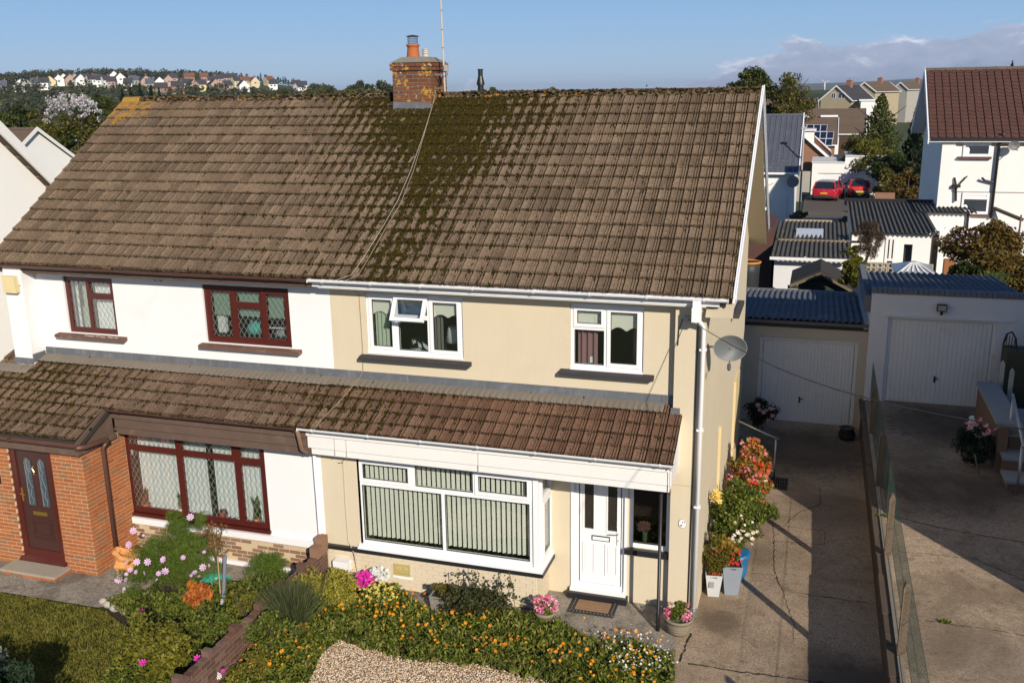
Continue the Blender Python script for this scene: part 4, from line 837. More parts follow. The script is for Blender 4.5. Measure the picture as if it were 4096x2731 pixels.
gutter(wh, 'gutter', BROWNP, -15.0, XP-.18, -.255, 5.415)
# roofs
mrl = part(MB().prism([(-14.85, -.20, 5.39), (-14.85, 4.2, 8.34), (-14.85, 9.1, 5.02), (-14.85, 9.1, 4.95), (-14.85, 4.2, 8.22), (-14.85, -.16, 5.32)], (14.85+XP-.001, 0, 0)), 'main_roof', MATS['felt'], wh)
lrl = part(MB().prism([(-15.2, -.98, 3.0), (-15.2, .12, 3.49), (-15.2, .12, 3.40), (-15.2, -.9, 2.96)], (7.12, 0, 0)), 'lower_roof', MATS['felt'], wh)
part(MB().prism([(-15.2, -1.78, 2.60), (-15.2, -.97, 3.0), (-15.2, -.97, 2.9), (-15.2, -1.7, 2.55)], (3.22, 0, 0)), 'porch_roof', MATS['felt'], wh)
nL = 34; XLT = XP-nL*TW
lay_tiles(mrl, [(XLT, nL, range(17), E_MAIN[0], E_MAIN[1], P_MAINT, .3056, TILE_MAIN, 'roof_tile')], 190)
nl2 = 34; XL2 = XP-.09-nl2*TW
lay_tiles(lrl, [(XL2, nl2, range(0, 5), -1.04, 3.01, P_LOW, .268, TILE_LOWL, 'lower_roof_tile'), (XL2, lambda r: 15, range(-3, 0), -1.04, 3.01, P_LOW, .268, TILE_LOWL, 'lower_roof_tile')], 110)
XPR = XL2+15*TW
part(MB().prism([(XPR+.005, -1.83, 2.56), (XPR+.005, -1.83, 2.66), (XPR+.005, -.93, 3.08), (XPR+.005, -.93, 2.95)], (.03, 0, 0)), 'verge_board', BROWNW, wh)
part(MB().prism([(XPR-.10, -1.75, 2.5), (XPR-.10, -.86, 2.93), (XPR-.10, -.86, 2.5)], (.09, 0, 0)), 'gable_board', BROWNW, wh)
gutter(wh, 'gutter', BROWNP, -15.2, XPR+.04, -1.86, 2.62, every=1.6)
part(MB().box(-15.2, XPR+.02, -1.80, -1.76, 2.40, 2.52).box(XPR-.02, XPR+.02, -1.755, -.84, 2.40, 2.52), 'fascia_board', BROWNW, wh)
part(MB().tube([(XPR+.03, -1.86, 2.57), (XPR+.09, -1.7, 2.54), (XPR+.12, -1.3, 2.52), (XPR+.12, -1.2, 2.5), (XPR+.11, -1.18, 2.45)], .045, 9), 'gutter_end', BROWNP, wh, smooth=True)
part(MB().tube([(XPR+.11, -1.20, 2.46), (-11.97, -1.24, 2.35), (-11.97, -1.24, .02)], .038, 10), 'downpipe', BROWNP, wh, smooth=True)
part(ribbed(MB(), -14.28, XP, -.12, 3.52, .125, 3.60, amp=.006, jag=.01), 'cement_fillet', MORT, wh); part(ribbed(MB(), -15.1, -14.28, -.46, 3.36, -.22, 3.45, amp=.006, jag=.01), 'cement_fillet', MORT, wh)
flashing(wh, -14.28, XP); part(MB().box(-14.75, -14.29, -.215, -.201, 3.46, 3.58).box(-14.299, -14.285, -.2, YW-.02, 3.5, 3.66), 'lead_flashing', LEAD, wh)
ridge(mrl, XLT+.02, XP+.5, RIDGE, LICH)
def rl2():
    x = rnd.uniform(XLT+.6, XP+.3); return (Vector((x, 4.2+rnd.uniform(-.15, .02), 8.40+rnd.uniform(-.06, .05))), (0, 1, 0), (rnd.uniform(.02, .05), rnd.uniform(.02, .05), rnd.uniform(.012, .028)))
moss_lumps(mrl, rl2, 850, MOSSR); moss_lumps(mrl, mossfn(-14.7, XP, -6.9, 1.15, base=.035), 8000, MOSS)
moss_lumps(lrl, mossfn(-14.8, XP, -7.6, 1.3, P_LOW, -1.04, 3.02, 1.15, .268, .12), 1500, MOSS)
moss_lumps(lrl, mossfn(-14.9, -12.1, -14.8, 1.6, P_LOW, -1.04-.72, 3.02-.352, 1.9, .268, .12, 0), 1300, MOSS)
# barge at the left verge
part(MB().prism([(-15.06, -.27, 5.3), (-15.06, -.27, 5.42), (-15.06, 4.2, 8.44), (-15.06, 4.2, 8.26)], (.02, 0, 0)), 'barge_board', BROWNW, wh)
# brick porch
XC = -12.06; YP = -1.665
pch = part(MB().wall(-15.2, XC-.009, .0, 2.40, YP+.007, YP+.2, [(-13.72, -12.76, .14, 2.40)])  .box(XC-.21, XC-.009, YP+.2, -.551, 0, 2.40), 'porch_wall', MORTAR, wh)
brick_run(pch, 'brick', BRICKO, (-12.76, YP, 0), (1, 0, 0), 12.76+XC, .01, 32, (0, -1, 0), D=-.10)
brick_run(pch, 'brick', BRICKO, (-14.40, YP, 0), (1, 0, 0), .68, .01, 32, (0, -1, 0), D=-.10)
brick_run(pch, 'brick', BRICKO, (XC, YP+.103, 0), (0, 1, 0), 1.01, .01, 32, (1, 0, 0), D=-.10)
df = part(MB().wall(-13.72, -12.76, .22, 2.40, YP+.03, YP+.10, [(-13.60, -12.87, .36, 2.30)]).prism([(-13.76, YP-.07, .14), (-13.76, YP-.07, .17), (-13.76, YP+.05, .235), (-13.76, YP+.05, .14)], (1.04, 0, 0)), 'door_frame', MAHOG, wh)
DRK = surf('door_brown', (.055, .022, .018), .4, .1, 5, 60, 0, spec=.5)
dr = part(MB().box(-13.60, -12.87, YP+.055, YP+.09, .36, 2.30), 'door', DRK, wh)
for xa in (-13.44, -13.13):
    part(MB().prism([(xa+(0 if k < 2 else 0)+.075+.075*math.cos(a), YP+.05, 2.08+.09*math.sin(a)) for k, a in enumerate([math.pi*j/8 for j in range(9)])]+[(xa, YP+.05, 1.23), (xa+.15, YP+.05, 1.23)], (0, .004, 0)), 'pane', surf('leaded_pane', (.10, .14, .18), .08, .5, 14, 60, 0, spec=.8), dr)
    l = MB(); cx = xa+.075; l.tube([(cx-.06, YP+.046, 1.25), (cx-.06, YP+.046, 2.08)], .004, 4)
    pts = [(cx, 2.14), (cx-.02, 1.98), (cx+.03, 1.90), (cx-.01, 1.82), (cx+.02, 1.66), (cx+.05, 1.60), (cx+.02, 1.54), (cx, 1.42), (cx+.045, 1.36), (cx+.02, 1.26)]; l.tube([(a, YP+.046, b) for a, b in pts], .004, 4); pts = [(2*cx-a-.02, b) for a, b in pts]; l.tube([(a, YP+.044, b) for a, b in pts], .003, 4)
    part(l, 'leading', LEADING, dr)
    part(MB().tube([(xa-.015, YP+.052, 1.20), (xa-.015, YP+.052, 2.10), (xa+.075, YP+.052, 2.19), (xa+.165, YP+.052, 2.10), (xa+.165, YP+.052, 1.20), (xa-.015, YP+.052, 1.20)], .008, 5), 'moulding', DRK, dr)
for (a, b, c, d) in ((-13.45, -12.99, .56, .98), (-13.40, -13.04, .64, .90)): part(MB().wall(a, b, c, d, YP+.042, YP+.0545, [(a+.025, b-.025, c+.025, d-.025)]), 'moulding', DRK, dr)
BRASS = surf('brass', (.50, .32, .08), .35, .1, 6, 60, 0, metal=.8)
part(MB().box(-13.38, -13.07, YP+.044, YP+.054, 1.05, 1.12), 'letter_plate', BRASS, dr); part(MB().box(-13.585, -13.55, YP+.04, YP+.054, 1.30, 1.56), 'handle_plate', BRASS, dr); part(MB().tube([(-13.567, YP+.04, 1.46), (-13.567, YP, 1.46), (-13.46, YP-.005, 1.45)], .009, 6), 'handle', BRASS, dr)
part(MB().tube([(-13.21, YP+.03, 2.02), (-13.235, YP+.02, 1.98), (-13.20, YP+.02, 1.92), (-13.22, YP+.03, 1.86)], .014, 6), 'knocker', surf('knocker_brass', (.55, .45, .25), .3, .1, metal=.7), dr)
part(MB().box(-14.05, -13.97, YP-.03, YP-.003, 1.62, 1.76), 'door_bell', BLACKP, wh); part(MB().lathe((-14.01, YP-.035, 1.655), [(.018, -.01), (.018, .01)], 10), 'bell_button', CURT_W, wh)
# step of two slabs on a brick course
stp = thing('door_step', 'two grey paving slabs laid on orange brick in front of the brown front door', 'step', (-13.2, -1.9, 0))
part(MB().box(-13.86, -13.24, -2.10, -1.69, .085, .135), 'slab', surf('slab_grey', (.34, .29, .23), .95, .15, 4, 60, .003, grime=.3), stp); part(MB().box(-13.232, -12.63, -2.10, -1.69, .085, .135), 'slab', MATS['slab_grey'], stp)
brick_run(stp, 'brick', BRICKO, (-13.84, -2.07, 0), (1, 0, 0), 1.19, .02, 1, (0, -1, 0), D=-.08); brick_run(stp, 'brick', BRICKO, (-12.65, -2.07+.10, 0), (0, 1, 0), .28, .02, 1, (1, 0, 0), D=-.08)
part(MB().box(-13.80, -12.70, -2.0, -1.69, .0, .084), 'fill', MORTAR, stp)

# ================================================================== garden wall of brick between the front gardens
gw = thing('garden_wall', 'low dark brick wall with notched top running out between the two front gardens', 'wall', (-7.97, -.6, 0))
part(MB().box(-8.012, -7.935, -4.9, -.60, 0, .60), 'mortar_core', surf('old_mortar', (.26, .21, .15), .95, .3), gw)
brick_run(gw, 'brick', BRICKW, (-7.93, -4.9, 0), (0, 1, 0), 4.28, .01, 8, (1, 0, 0), D=-.012)
for k, y in enumerate(np.arange(-4.85, -.7, .225)):
    h = .13 if k % 3 == 0 else .02; part(MB().box(-8.04+rnd.uniform(-.01, .01), -7.925, y, y+.10, .61, .61+h).box(-8.03, -7.93, y+.105, y+.215, .61, .61+.04), 'coping_brick', BRICKW, gw)
for k in range(2): part(MB().box(-8.06, -7.90, -1.0+.2*k, -.82+.2*k, .61+.0, .80+.11*k), 'coping_brick', BRICKB, gw)

# ================================================================== wall and fence between the drives
rw = thing('retaining_wall', 'dark damp retaining wall along the right edge of the lower drive', 'wall', (1.4, 0, 0))
WD = surf('damp_wall', (.10, .075, .05), .95, .4, 2, 40, .01, grime=.6, gcol=(.035, .03, .02), streak=.5)
part(MB().box(1.36, 1.42, -12, 10.0, 0, .83), 'wall_face', WD, rw)
mb = MB(); y = -11.0
while y < 9.6:
    w = rnd.uniform(.35, .9); mb.box(1.31+rnd.uniform(-.015, .01), 1.42, y, y+w-.01, .76+rnd.uniform(-.02, .01), .845+rnd.uniform(-.01, .015)); y += w
part(mb, 'capping', surf('capping_stone', (.13, .095, .07), .95, .35, 4, 50, .01, grime=.5, gcol=(.07, .06, .03)), rw)
for i, y in enumerate(np.arange(-10.8, 9.5, 3.03)): part(MB().box(1.425, 1.497, y+.06, y+2.97, .70, .872+.02*(i % 2)), 'gravel_board', surf('gravel_board', (.26, .23, .18), .95, .2, 3, 60, .005, grime=.4), rw)
fn = thing('chain_link_fence', 'green chain-link fence on tapered concrete posts between the two drives', 'fence', (1.47, 0, .85))
CPOST = surf('concrete_post', (.17, .125, .085), .95, .25, 5, 60, .006, grime=.4, gcol=(.12, .10, .06)); GW = surf('green_wire', (.03, .065, .05), .5, .2, 5, 60, 0)
py_ = [-7.74, -4.71, -1.68, 1.36, 4.39, 7.42]
for y in py_: part(MB().prism([(1.425, y-.06, .7), (1.535, y-.06, .7), (1.525, y-.045, 1.86), (1.50, y-.03, 1.93), (1.46, y-.03, 1.93), (1.435, y-.045, 1.86)], (0, .11, 0)), 'post', CPOST, fn)
mb = MB()
for z in (.95, 1.40, 1.86): mb.tube([(1.545, -9, z)]+[(1.545, y, z) for y in py_]+[(1.545, 9.9, z)], .004, 4)
for i in range(int(18.9/.085)):
    y = -9+i*.085; mb.tube([(1.546, y, .92), (1.546, y+.92, 1.84)], .0019, 3, False); mb.tube([(1.549, y+.92, .92), (1.549, y, 1.84)], .0019, 3, False)
part(mb, 'wire_mesh', GW, fn, 'stuff')

# ================================================================== garages
def corrugated(parent, x0, x1, ya, za, yb_, zb_, mat, per=.146, amp=.022, sheets=1.0, name='roof_sheet', th=.012):
    """corrugated sheets with the ribs running front to back"""
    x = x0; k = 0; L = math.hypot(yb_-ya, zb_-za); nz = Vector((0, -(zb_-za), (yb_-ya))).normalized()
    while x < x1-.05:
        w = min(sheets, x1-x); n = max(6, int(w/per*8)); mb = MB(); V = []; lift = .008*(k % 2)
        for i in range(n+1):
            xx = x+(w+.03)*i/n; h = amp*math.cos(2*math.pi*(xx-x0)/per)+lift
            for (yy, zz, e) in ((ya, za, 0), (yb_, zb_, 0), (ya, za, -th)): V.append(tuple(Vector((xx, yy, zz))+nz*(h+e)))
        mb.add(V, [(3*i, 3*i+3, 3*i+4, 3*i+1) for i in range(n)]+[(3*i+2, 3*i+5, 3*i+3, 3*i) for i in range(n)]); part(mb, name, mat, parent, smooth=False); x += w; k += 1
def up_over_door(parent, x0, x1, z0, z1, y, mat, n, hnd):
    d = part(MB().box(x0, x1, y, y+.03, z0, z1), 'door', mat, parent); w = (x1-x0)/n
    for i in range(n): part(MB().prism([(x0+i*w+.006, y-.0005, z0+.03), (x0+(i+1)*w-.006, y-.0005, z0+.03), (x0+(i+1)*w-.012, y-.012, z0+.03), (x0+i*w+.012, y-.012, z0+.03)], (0, 0, z1-z0-.06)), 'door_rib', mat, d)
    part(MB().box(hnd[0]-.02, hnd[0]+.02, y-.03, y-.0125, hnd[1]-.08, hnd[1]+.08).tube([(hnd[0], y-.03, hnd[1]+.03), (hnd[0], y-.06, hnd[1]+.03), (hnd[0]+.09, y-.06, hnd[1]+.03)], .012, 6), 'handle', BLACKP, d)
    return d
ROOFD = surf('asbestos_dark', (.10, .11, .135), .85, .3, 3, 40, .004, grime=.75, gcol=(.26, .25, .22), streak=.0); ROOFM = surf('asbestos_mossy', (.085, .08, .07), .9, .35, 3, 30, .005, grime=.55, gcol=(.19, .17, .13))
GDOOR = surf('garage_door_white', (.70, .70, .70), .5, .05, 2, 40, .001, grime=.25, gcol=(.42, .38, .33), streak=.22); GREND = surf('garage_render', (.52, .45, .36), .9, .06, 1, 80, .002, grime=.15, gcol=(.3, .25, .2)); WREND = surf('garage_render_white', (.66, .66, .67), .9, .05, 1, 80, .002, grime=.15, gcol=(.4, .38, .35))
g1 = thing('garage', 'cream single garage at the end of the lower drive with a corrugated roof', 'garage', (0, 10.3, 0))
part(MB().wall(-1.9, 1.40, 0, 2.68, 10.2, 10.4, [(-1.20, 1.20, -.1, 2.28)]).box(-1.9, -1.7, 10.4, 15.3, 0, 2.45).box(1.2, 1.40, 10.4, 15.3, 0, 2.45).box(-1.9, 1.4, 15.1, 15.3, 0, 2.42), 'wall', GREND, g1)
part(MB().wall(-1.20, 1.20, 0, 2.28, 10.29, 10.35, [(-1.11, 1.12, -.1, 2.16)]), 'door_frame', GDOOR, g1)
up_over_door(g1, -1.10, 1.11, .01, 2.15, 10.30, GDOOR, 26, (-.13, .62))
part(MB().box(-1.92, 1.42, 10.17, 10.20, 2.55, 2.72), 'fascia', BLACKP, g1); part(MB().box(-1.95, 1.40, 10.08, 10.17, 2.66, 2.73), 'gutter', surf('gutter_grey', (.14, .13, .13), .6, .2), g1)
corrugated(g1, -1.92, 1.28, 10.12, 2.78, 15.3, 2.46, ROOFD, .155, .026, 1.1); part(MB().box(1.285, 1.42, 10.15, 15.3, 2.60, 2.79), 'cement_edge', surf('cement_pale', (.36, .37, .40), .9), g1)
bw_ = single(MB().box(-2.2, 1.25, 15.6, 15.75, 0, 2.36).box(-2.25, 1.3, 15.55, 15.8, 2.36, 2.42), 'boundary_wall', surf('boundary_grey', (.17, .17, .17), .9, .2, grime=.4, gcol=(.34, .26, .16)), 'grey rendered wall with brick capping just behind the cream garage', 'wall', (0, 15.6, 0))
part(MB().lathe((1.02, 9.25, .0), [(.17, 0), (.2, .12), (.13, .26), (.17, .30), (.12, .3)], 16), 'x', BLACKP, g1) if 0 else None
pt = thing('plant_pot', 'glossy black urn at the right corner of the cream garage', 'pot', (1.02, 9.3, 0))
part(MB().lathe((1.04, 9.3, .0), [(.14, 0), (.19, .06), (.21, .16), (.15, .27), (.19, .31), (.15, .31), (.13, .28)], 18), 'pot', surf('pot_black', (.02, .02, .02), .25, .1, spec=.6), pt, smooth=True)
g2 = thing('garage', 'white rendered garage on the raised drive with a blue-grey brick coping', 'garage', (3, 9.9, .85))
part(MB().wall(1.40, 8.2, .85, 3.58, 9.9, 10.1, [(1.82, 4.22, .8, 3.02)]).box(1.40, 1.6, 10.1, 15, .0, 3.2), 'wall', WREND, g2)
part(MB().box(1.72, 4.55, 9.86, 9.899, 3.03, 3.065), 'lintel_edge', WREND, g2); part(MB().wall(1.82, 4.22, .85, 3.02, 9.98, 10.05, [(1.90, 4.14, .8, 2.95)]), 'door_frame', GDOOR, g2)
up_over_door(g2, 1.91, 4.13, .87, 2.94, 9.985, GDOOR, 22, (2.98, 1.5))
cm_ = surf('coping_brick_grey', (.17, .18, .21), .9, .25, 6, 50, .006, grime=.3)
x = 1.40; cbm = MB().box(0, .105, 9.87, 10.12, 0, .13).mesh('coping_brick', cm_)
while x < 8.1: o = link('coping_brick', cbm, g2, loc=Vector((x, 0, 3.58+rnd.uniform(-.004, .006)))-org(g2)); x += .115
corrugated(g2, 1.30, 4.75, 10.13, 3.62, 14.5, 3.30, ROOFD, .155, .028, 1.1); part(MB().box(1.26, 1.40, 9.95, 14.5, 3.1, 3.5), 'verge_board', surf('verge_grey', (.16, .16, .17), .8), g2)
fl_ = part(MB().box(2.86, 3.08, 9.74, 9.86, 3.24, 3.40), 'flood_light', BLACKP, g2); part(MB().box(2.88, 3.06, 9.732, 9.74, 3.26, 3.38), 'lens', surf('lens_pale', (.35, .33, .3), .2), fl_); part(MB().box(2.95, 3.0, 9.78, 9.899, 3.14, 3.24), 'flood_light_arm', BLACKP, fl_)
# ================================================================== background houses
RT = {}
def roofmat(key, c, c2=None):
    if key in RT: return RT[key]
    m, T = newmat('roof_'+key); a = T.noise(T.pos, 1.3, 5, .65); b = T.noise(T.pos, 16, 3, .7); col = T.mix(a, sc(c, .7), sc(c, 1.25)); col = T.mix(T.m('MULTIPLY', b, .6), col, sc(c, .55))
    g = T.n('NewGeometry').outputs['Random Per Island']; col = T.mix(T.m('MULTIPLY', g, .35), col, sc(c, .6)); finish(T, col, .9, spec=.15); RT[key] = m; return m
RBR = roofmat('brown', (.16, .115, .085)); RGY = roofmat('slate_grey', (.115, .125, .155)); RRD = roofmat('red_brown', (.125, .062, .05)); RDK = roofmat('dark', (.07, .065, .075)); RRU = roofmat('russet', (.22, .10, .06))
WHF = surf('far_white', (.78, .77, .74), .9, .04, 1, 30, 0); CRF = surf('far_cream', (.62, .52, .34), .9, .06, 1, 30, 0); PEB = surf('pebbledash', (.40, .33, .22), .95, .12, 1, 40, .004, grime=.2, gcol=(.25, .21, .15)); PNK = surf('far_pink', (.42, .30, .24), .9, .08, 1, 30, 0); BRF = surf('far_brick', (.27, .14, .085), .9, .15, 2, 40, .003); YLF = surf('far_yellow', (.66, .56, .30), .9, .05, 1, 30, 0); GRF = surf('far_grey_render', (.36, .34, .30), .9, .08, 1, 30, 0)
DGL = surf('far_glass', (.05, .06, .075), .12, .3, 2, 20, 0, spec=.8)
def house(label, c, w, d, zb, eave, ridge, rot=0, wall=WHF, roof=RBR, ov=.3, gv=.15, rows=0, cols=0, name='house', cat='house', group=None, wins=(), chim=(), barge=None, slab=.12):
    """gabled house: ridge along local X, front slope faces -Y; w along X, d along Y; wins: (face,u0,u1,z0,z1)"""
    t = thing(name, label, cat, (c[0], c[1], zb), group); t.rotation_euler = (0, 0, rot); ORG[t.name] = Vector((0, 0, 0))
    H = eave-zb; R = ridge-zb
    part(MB().box(-w/2, w/2, -d/2, d/2, -1, H).prism([(-w/2, -d/2, H), (-w/2, d/2, H), (-w/2, 0, R-.05)], (w, 0, 0)), 'wall', wall, t)
    k = (R-H)/(d/2); yo = d/2+ov; zo = H-ov*k
    mb = MB()
    if not rows:
        for sgn in (-1, 1): mb.prism([(-w/2-gv, sgn*yo, zo), (-w/2-gv, 0, R), (-w/2-gv, 0, R+slab), (-w/2-gv, sgn*yo, zo+slab)], (w+2*gv, 0, 0))
    else:
        for sgn in (-1, 1):
            for r in range(rows):
                t0 = r/rows; t1 = (r+1.12)/rows if r < rows-1 else 1; a = (sgn*yo*(1-t0), zo+(R-zo)*t0+slab*.6); b = (sgn*yo*(1-t1), zo+(R-zo)*t1+slab*.25)
                nn = cols if (cols and sgn < 0) else 1; W_ = (w+2*gv)/nn
                for q in range(nn):
                    g = .017 if nn > 1 else 0; x = -w/2-gv+q*W_; e = rnd.uniform(-.006, .006) if nn > 1 else 0
                    mb.prism([(x+g, a[0], a[1]-.06), (x+g, a[0], a[1]+e), (x+g, b[0], b[1]+e), (x+g, b[0], b[1]-.06)], (W_-2*g, 0, 0))
                    if nn > 1: mb.prism([(x+W_*.72, a[0], a[1]+e), (x+W_*.72, a[0], a[1]+e+.022), (x+W_*.72, b[0], b[1]+e+.022), (x+W_*.72, b[0], b[1]+e)], (W_*.24, 0, 0))
        mb.prism([(-w/2-gv, -.16, R-.02), (-w/2-gv, 0, R+slab), (-w/2-gv, .16, R-.02)], (w+2*gv, 0, 0))
    rf = part(mb, 'roof', roof, t)
    if barge is not None:
        for sx_ in (-1, 1):
            for sgn in (-1, 1): part(MB().prism([(sx_*(w/2+gv), sgn*(yo+.02), zo-.10), (sx_*(w/2+gv), 0, R-.12), (sx_*(w/2+gv), 0, R+slab+.05), (sx_*(w/2+gv), sgn*(yo+.02), zo+slab+.05)], (sx_*.06, 0, 0)), 'barge_board', barge, t)
        part(MB().box(-w/2-gv, w/2+gv, -yo-.1, -yo, zo-.02, zo+.10), 'gutter', barge, t)
    for (f, u0, u1, z0, z1) in wins:
        if f == 'f': a = (MB().wall(u0, u1, z0, z1, -d/2-.04, -d/2-.002, [(u0+.07, (u0+u1)/2-.03, z0+.07, z1-.07), ((u0+u1)/2+.03, u1-.07, z0+.07, z1-.07)]), MB().box(u0+.07, u1-.07, -d/2-.02, -d/2-.004, z0+.07, z1-.07))
        else:
            s_ = 1 if f == 'r' else -1; xx = s_*(w/2+.002); q = MB().wall(u0, u1, z0, z1, 0, .04, [(u0+.07, (u0+u1)/2-.03, z0+.07, z1-.07), ((u0+u1)/2+.03, u1-.07, z0+.07, z1-.07)]); q.v = [(xx+s_*v[1], v[0], v[2]) for v in q.v]
            a = (q, MB().box(xx, xx+s_*.02, u0+.07, u1-.07, z0+.07, z1-.07))
        wv_ = part(a[0], 'window', UPVC, t); part(a[1], 'pane', DGL, wv_)
    for (u, h, s_) in chim: part(MB().box(u-s_/2, u+s_/2, -s_/2, s_/2, R-.5, R+h).box(u-s_/2-.06, u+s_/2+.06, -s_/2-.06, s_/2+.06, R+h, R+h+.12).lathe((u-.12, 0, R+h+.12), [(.11, 0), (.09, .3)], 8).lathe((u+.14, 0, R+h+.12), [(.11, 0), (.09, .25)], 8), 'chimney', BRF, t)
    return t
# --- left neighbour: big white gable facing right
house('big white gable end at the left edge beside the white half of the pair', (-21.05, -.1), 8, 11.5, 0, 4.55, 10.05, 0, WHF, RBR, .25, .30, 24, 0, barge=UPVCD)
# long roofs and gables further left
p = at(137, 517, y=43); a_ = p
house('white gable with pale barge boards, second house along on the left', (p.x-6.0, 43), 12, 9.5, 0, 3.2, p.z, 0, WHF, RBR, .3, .25, 20, 0, barge=UPVCD)
p = at(350, 512, y=54); house('brown tiled roof with a white verge on its left, third house beyond the white gable', (p.x+5.5, 54.5), 11, 10, 0, 3.0, p.z-.1, 0, WHF, RBR, .3, .1, 18, 0, barge=UPVCD)
p = at(262, 553, y=60); house('small pink gable peeping between the two roofs on the left', (p.x-2.6, 60), 6, 5, 0, 3.6, p.z, 0, PNK, RBR, .2, .15, 10, 0, barge=UPVCD, wins=[('r', -.5, .5, 3.9, 4.6)])
p = at(200, 550, y=70); house('low brown roof running behind the pink gable on the left', (p.x, 70), 8, 8, 0, 3.6, p.z, 0, WHF, RBR, .3, .1, 16)
# --- neighbour whose shade falls on both drives (right of the picture, outside it)
house('neighbouring white house right of the raised drive', (8.2, 3.2), 7.0, 8.6, .85, 5.9, 9.0, 0, WHF, RBR, .3, .25, 18, barge=UPVC, wins=[('f', -2.2, -.6, 3.4, 4.5), ('f', .8, 2.3, 3.4, 4.5), ('f', -2.4, .2, .9, 2.2)], chim=[(3.0, .9, .8)])
# --- white house with red-brown roof, right
Y0 = 33.6; c1 = at(3769, 556, y=Y0); WX = c1.x+.02
wr = thing('house', 'tall white house with a red-brown tiled roof at the right edge', 'house', (WX+4, Y0, 0))
eR = c1.z; pk = at(3738, 285, y=Y0+4.3)
part(MB().box(WX, WX+14, Y0, Y0+8.6, 0, eR).prism([(WX, Y0, eR), (WX, Y0+8.6, eR), (WX, Y0+4.3, pk.z-.1)], (14, 0, 0)), 'wall', WHF, wr)
mb = MB(); yo = Y0-.32; zo = eR+.02; L_ = math.hypot(Y0+4.3-yo, pk.z-zo); nr = 19; rw_ = Matrix
XG = WX-.62
me_t = MB(); 
slope = math.atan2(pk.z-zo, Y0+4.3-yo); gR = L_/nr
for r in range(nr):
    n = 44
    for q in range(n):
        x = XG+.06+q*.33; s0 = r*gR; s1 = s0+gR*1.1; e = rnd.uniform(0, .012)
        P = lambda s, h: (yo+s*math.cos(slope)-h*math.sin(slope), zo+s*math.sin(slope)+h*math.cos(slope))
        a = P(s0, .07+e); b = P(s1, .03+e); c = P(s0, .02); mb.prism([(x, *a), (x, *b), (x, *c)], (.315, 0, 0)); a2 = P(s0, .105+e); b2 = P(s1, .06+e); mb.prism([(x+.02, *a), (x+.02, *a2), (x+.02, *b2), (x+.02, *b)], (.12, 0, 0))
rfr = part(mb, 'roof', RRD, wr); part(MB().prism([(XG, yo, zo-.03), (XG, Y0+4.3, pk.z-.03), (XG, Y0+8.9, zo-.03), (XG, Y0+8.9, zo-.15), (XG, Y0+4.3, pk.z-.15), (XG, yo, zo-.15)], (15, 0, 0)), 'roof_deck', UPVCD, wr)
x = XG
while x < XG+14: part(MB().lathe((0, 0, 0), [(.13, 0), (.13, .43)], 8), 'ridge_tile', RRD, wr) if 0 else None; x += 20
mb = MB(); x = XG
while x < XG+14: mb.prism([(x, Y0+4.3+.15*math.cos(a), pk.z+.02+.13*math.sin(a)) for a in [math.pi*k/6 for k in range(7)]], (.44, 0, 0)); x += .45
part(mb, 'ridge_tiles', RBR, wr)
for (ya, yb2) in ((yo-.03, Y0+4.3), (Y0+8.95, Y0+4.3)): part(MB().prism([(XG-.03, ya, zo-.22), (XG-.03, ya, zo+.10), (XG-.03, yb2, pk.z+.16), (XG-.03, yb2, pk.z-.18)], (.05, 0, 0)), 'barge_board', UPVC, wr)
part(MB().box(XG+.1, XG+14, yo-.10, yo, zo-.06, zo+.02), 'gutter', BLACKP, wr); part(MB().box(WX+.6, WX+14, Y0-.03, Y0-.005, eR-.3, eR-.12), 'fascia_strip', surf('peach_strip', (.6, .42, .32), .8), wr)
part(MB().box(WX+.0, WX+.55, Y0-.12, Y0-.001, 0, eR-.05), 'pier', WHF, wr)
def wr_win(px0, py0, px1, py1, tr, nm='window'):
    a = at(px0, py0, y=Y0); b = at(px1, py1, y=Y0); z1, z0 = a.z, b.z; t_ = z1-(z1-z0)*tr
    f_ = part(MB().wall(a.x, b.x, z0, z1, Y0-.06, Y0-.001, [(a.x+.09, b.x-.09, z0+.12, t_-.06), (a.x+.12, b.x-.12, t_+.06, z1-.12)]), nm, UPVC, wr)
    part(MB().box(a.x+.09, b.x-.09, Y0-.03, Y0-.004, z0+.12, z1-.12), 'pane', DGL, f_); part(MB().box(a.x-.2, b.x+.05, Y0-.16, Y0-.001, z0-.10, z0), 'window_sill', surf('sill_dark_red', (.12, .06, .06), .7), wr)
    part(MB().box(a.x+.12, b.x-.12, Y0-.034, Y0-.031, t_+.06, z1-.12), 'blind', BLINDG, f_)
    part(MB().lathe(((a.x+b.x)/2-.4, Y0-.036, z0+.12), [(.10, 0), (.12, .2), (.05, .3)], 8, 1, .02), 'sill_ornament', CURT_W, f_)
wr_win(3857, 553, 3960, 627, .33); wr_win(3850, 770, 3950, 857, .25)
part(MB().tube([at(4014, 530, y=Y0-.3), at(4012, 555, y=Y0-.15), at(3997, 575, y=Y0-.12), at(3963, 872, y=Y0-.12)], .065, 9), 'soil_pipe', BLACKP, wr, smooth=True)
part(MB().tube([at(3928, 712, y=Y0-.2), at(3938, 722, y=Y0-.12), at(3984, 733, y=Y0-.12)], .05, 8), 'waste_pipe', BLACKP, wr); part(MB().tube([at(3817, 710, y=Y0-.12), at(3824, 742, y=Y0-.12), at(3823, 805, y=Y0-.12)], .05, 8).tube([at(3870, 704, y=Y0-.12), at(3838, 737, y=Y0-.12)], .028, 6).box(at(3808, 735, y=Y0).x, at(3840, 735, y=Y0).x, Y0-.3, Y0-.01, at(3820, 748, y=Y0).z, at(3820, 737, y=Y0).z), 'waste_pipe', BLACKP, wr)
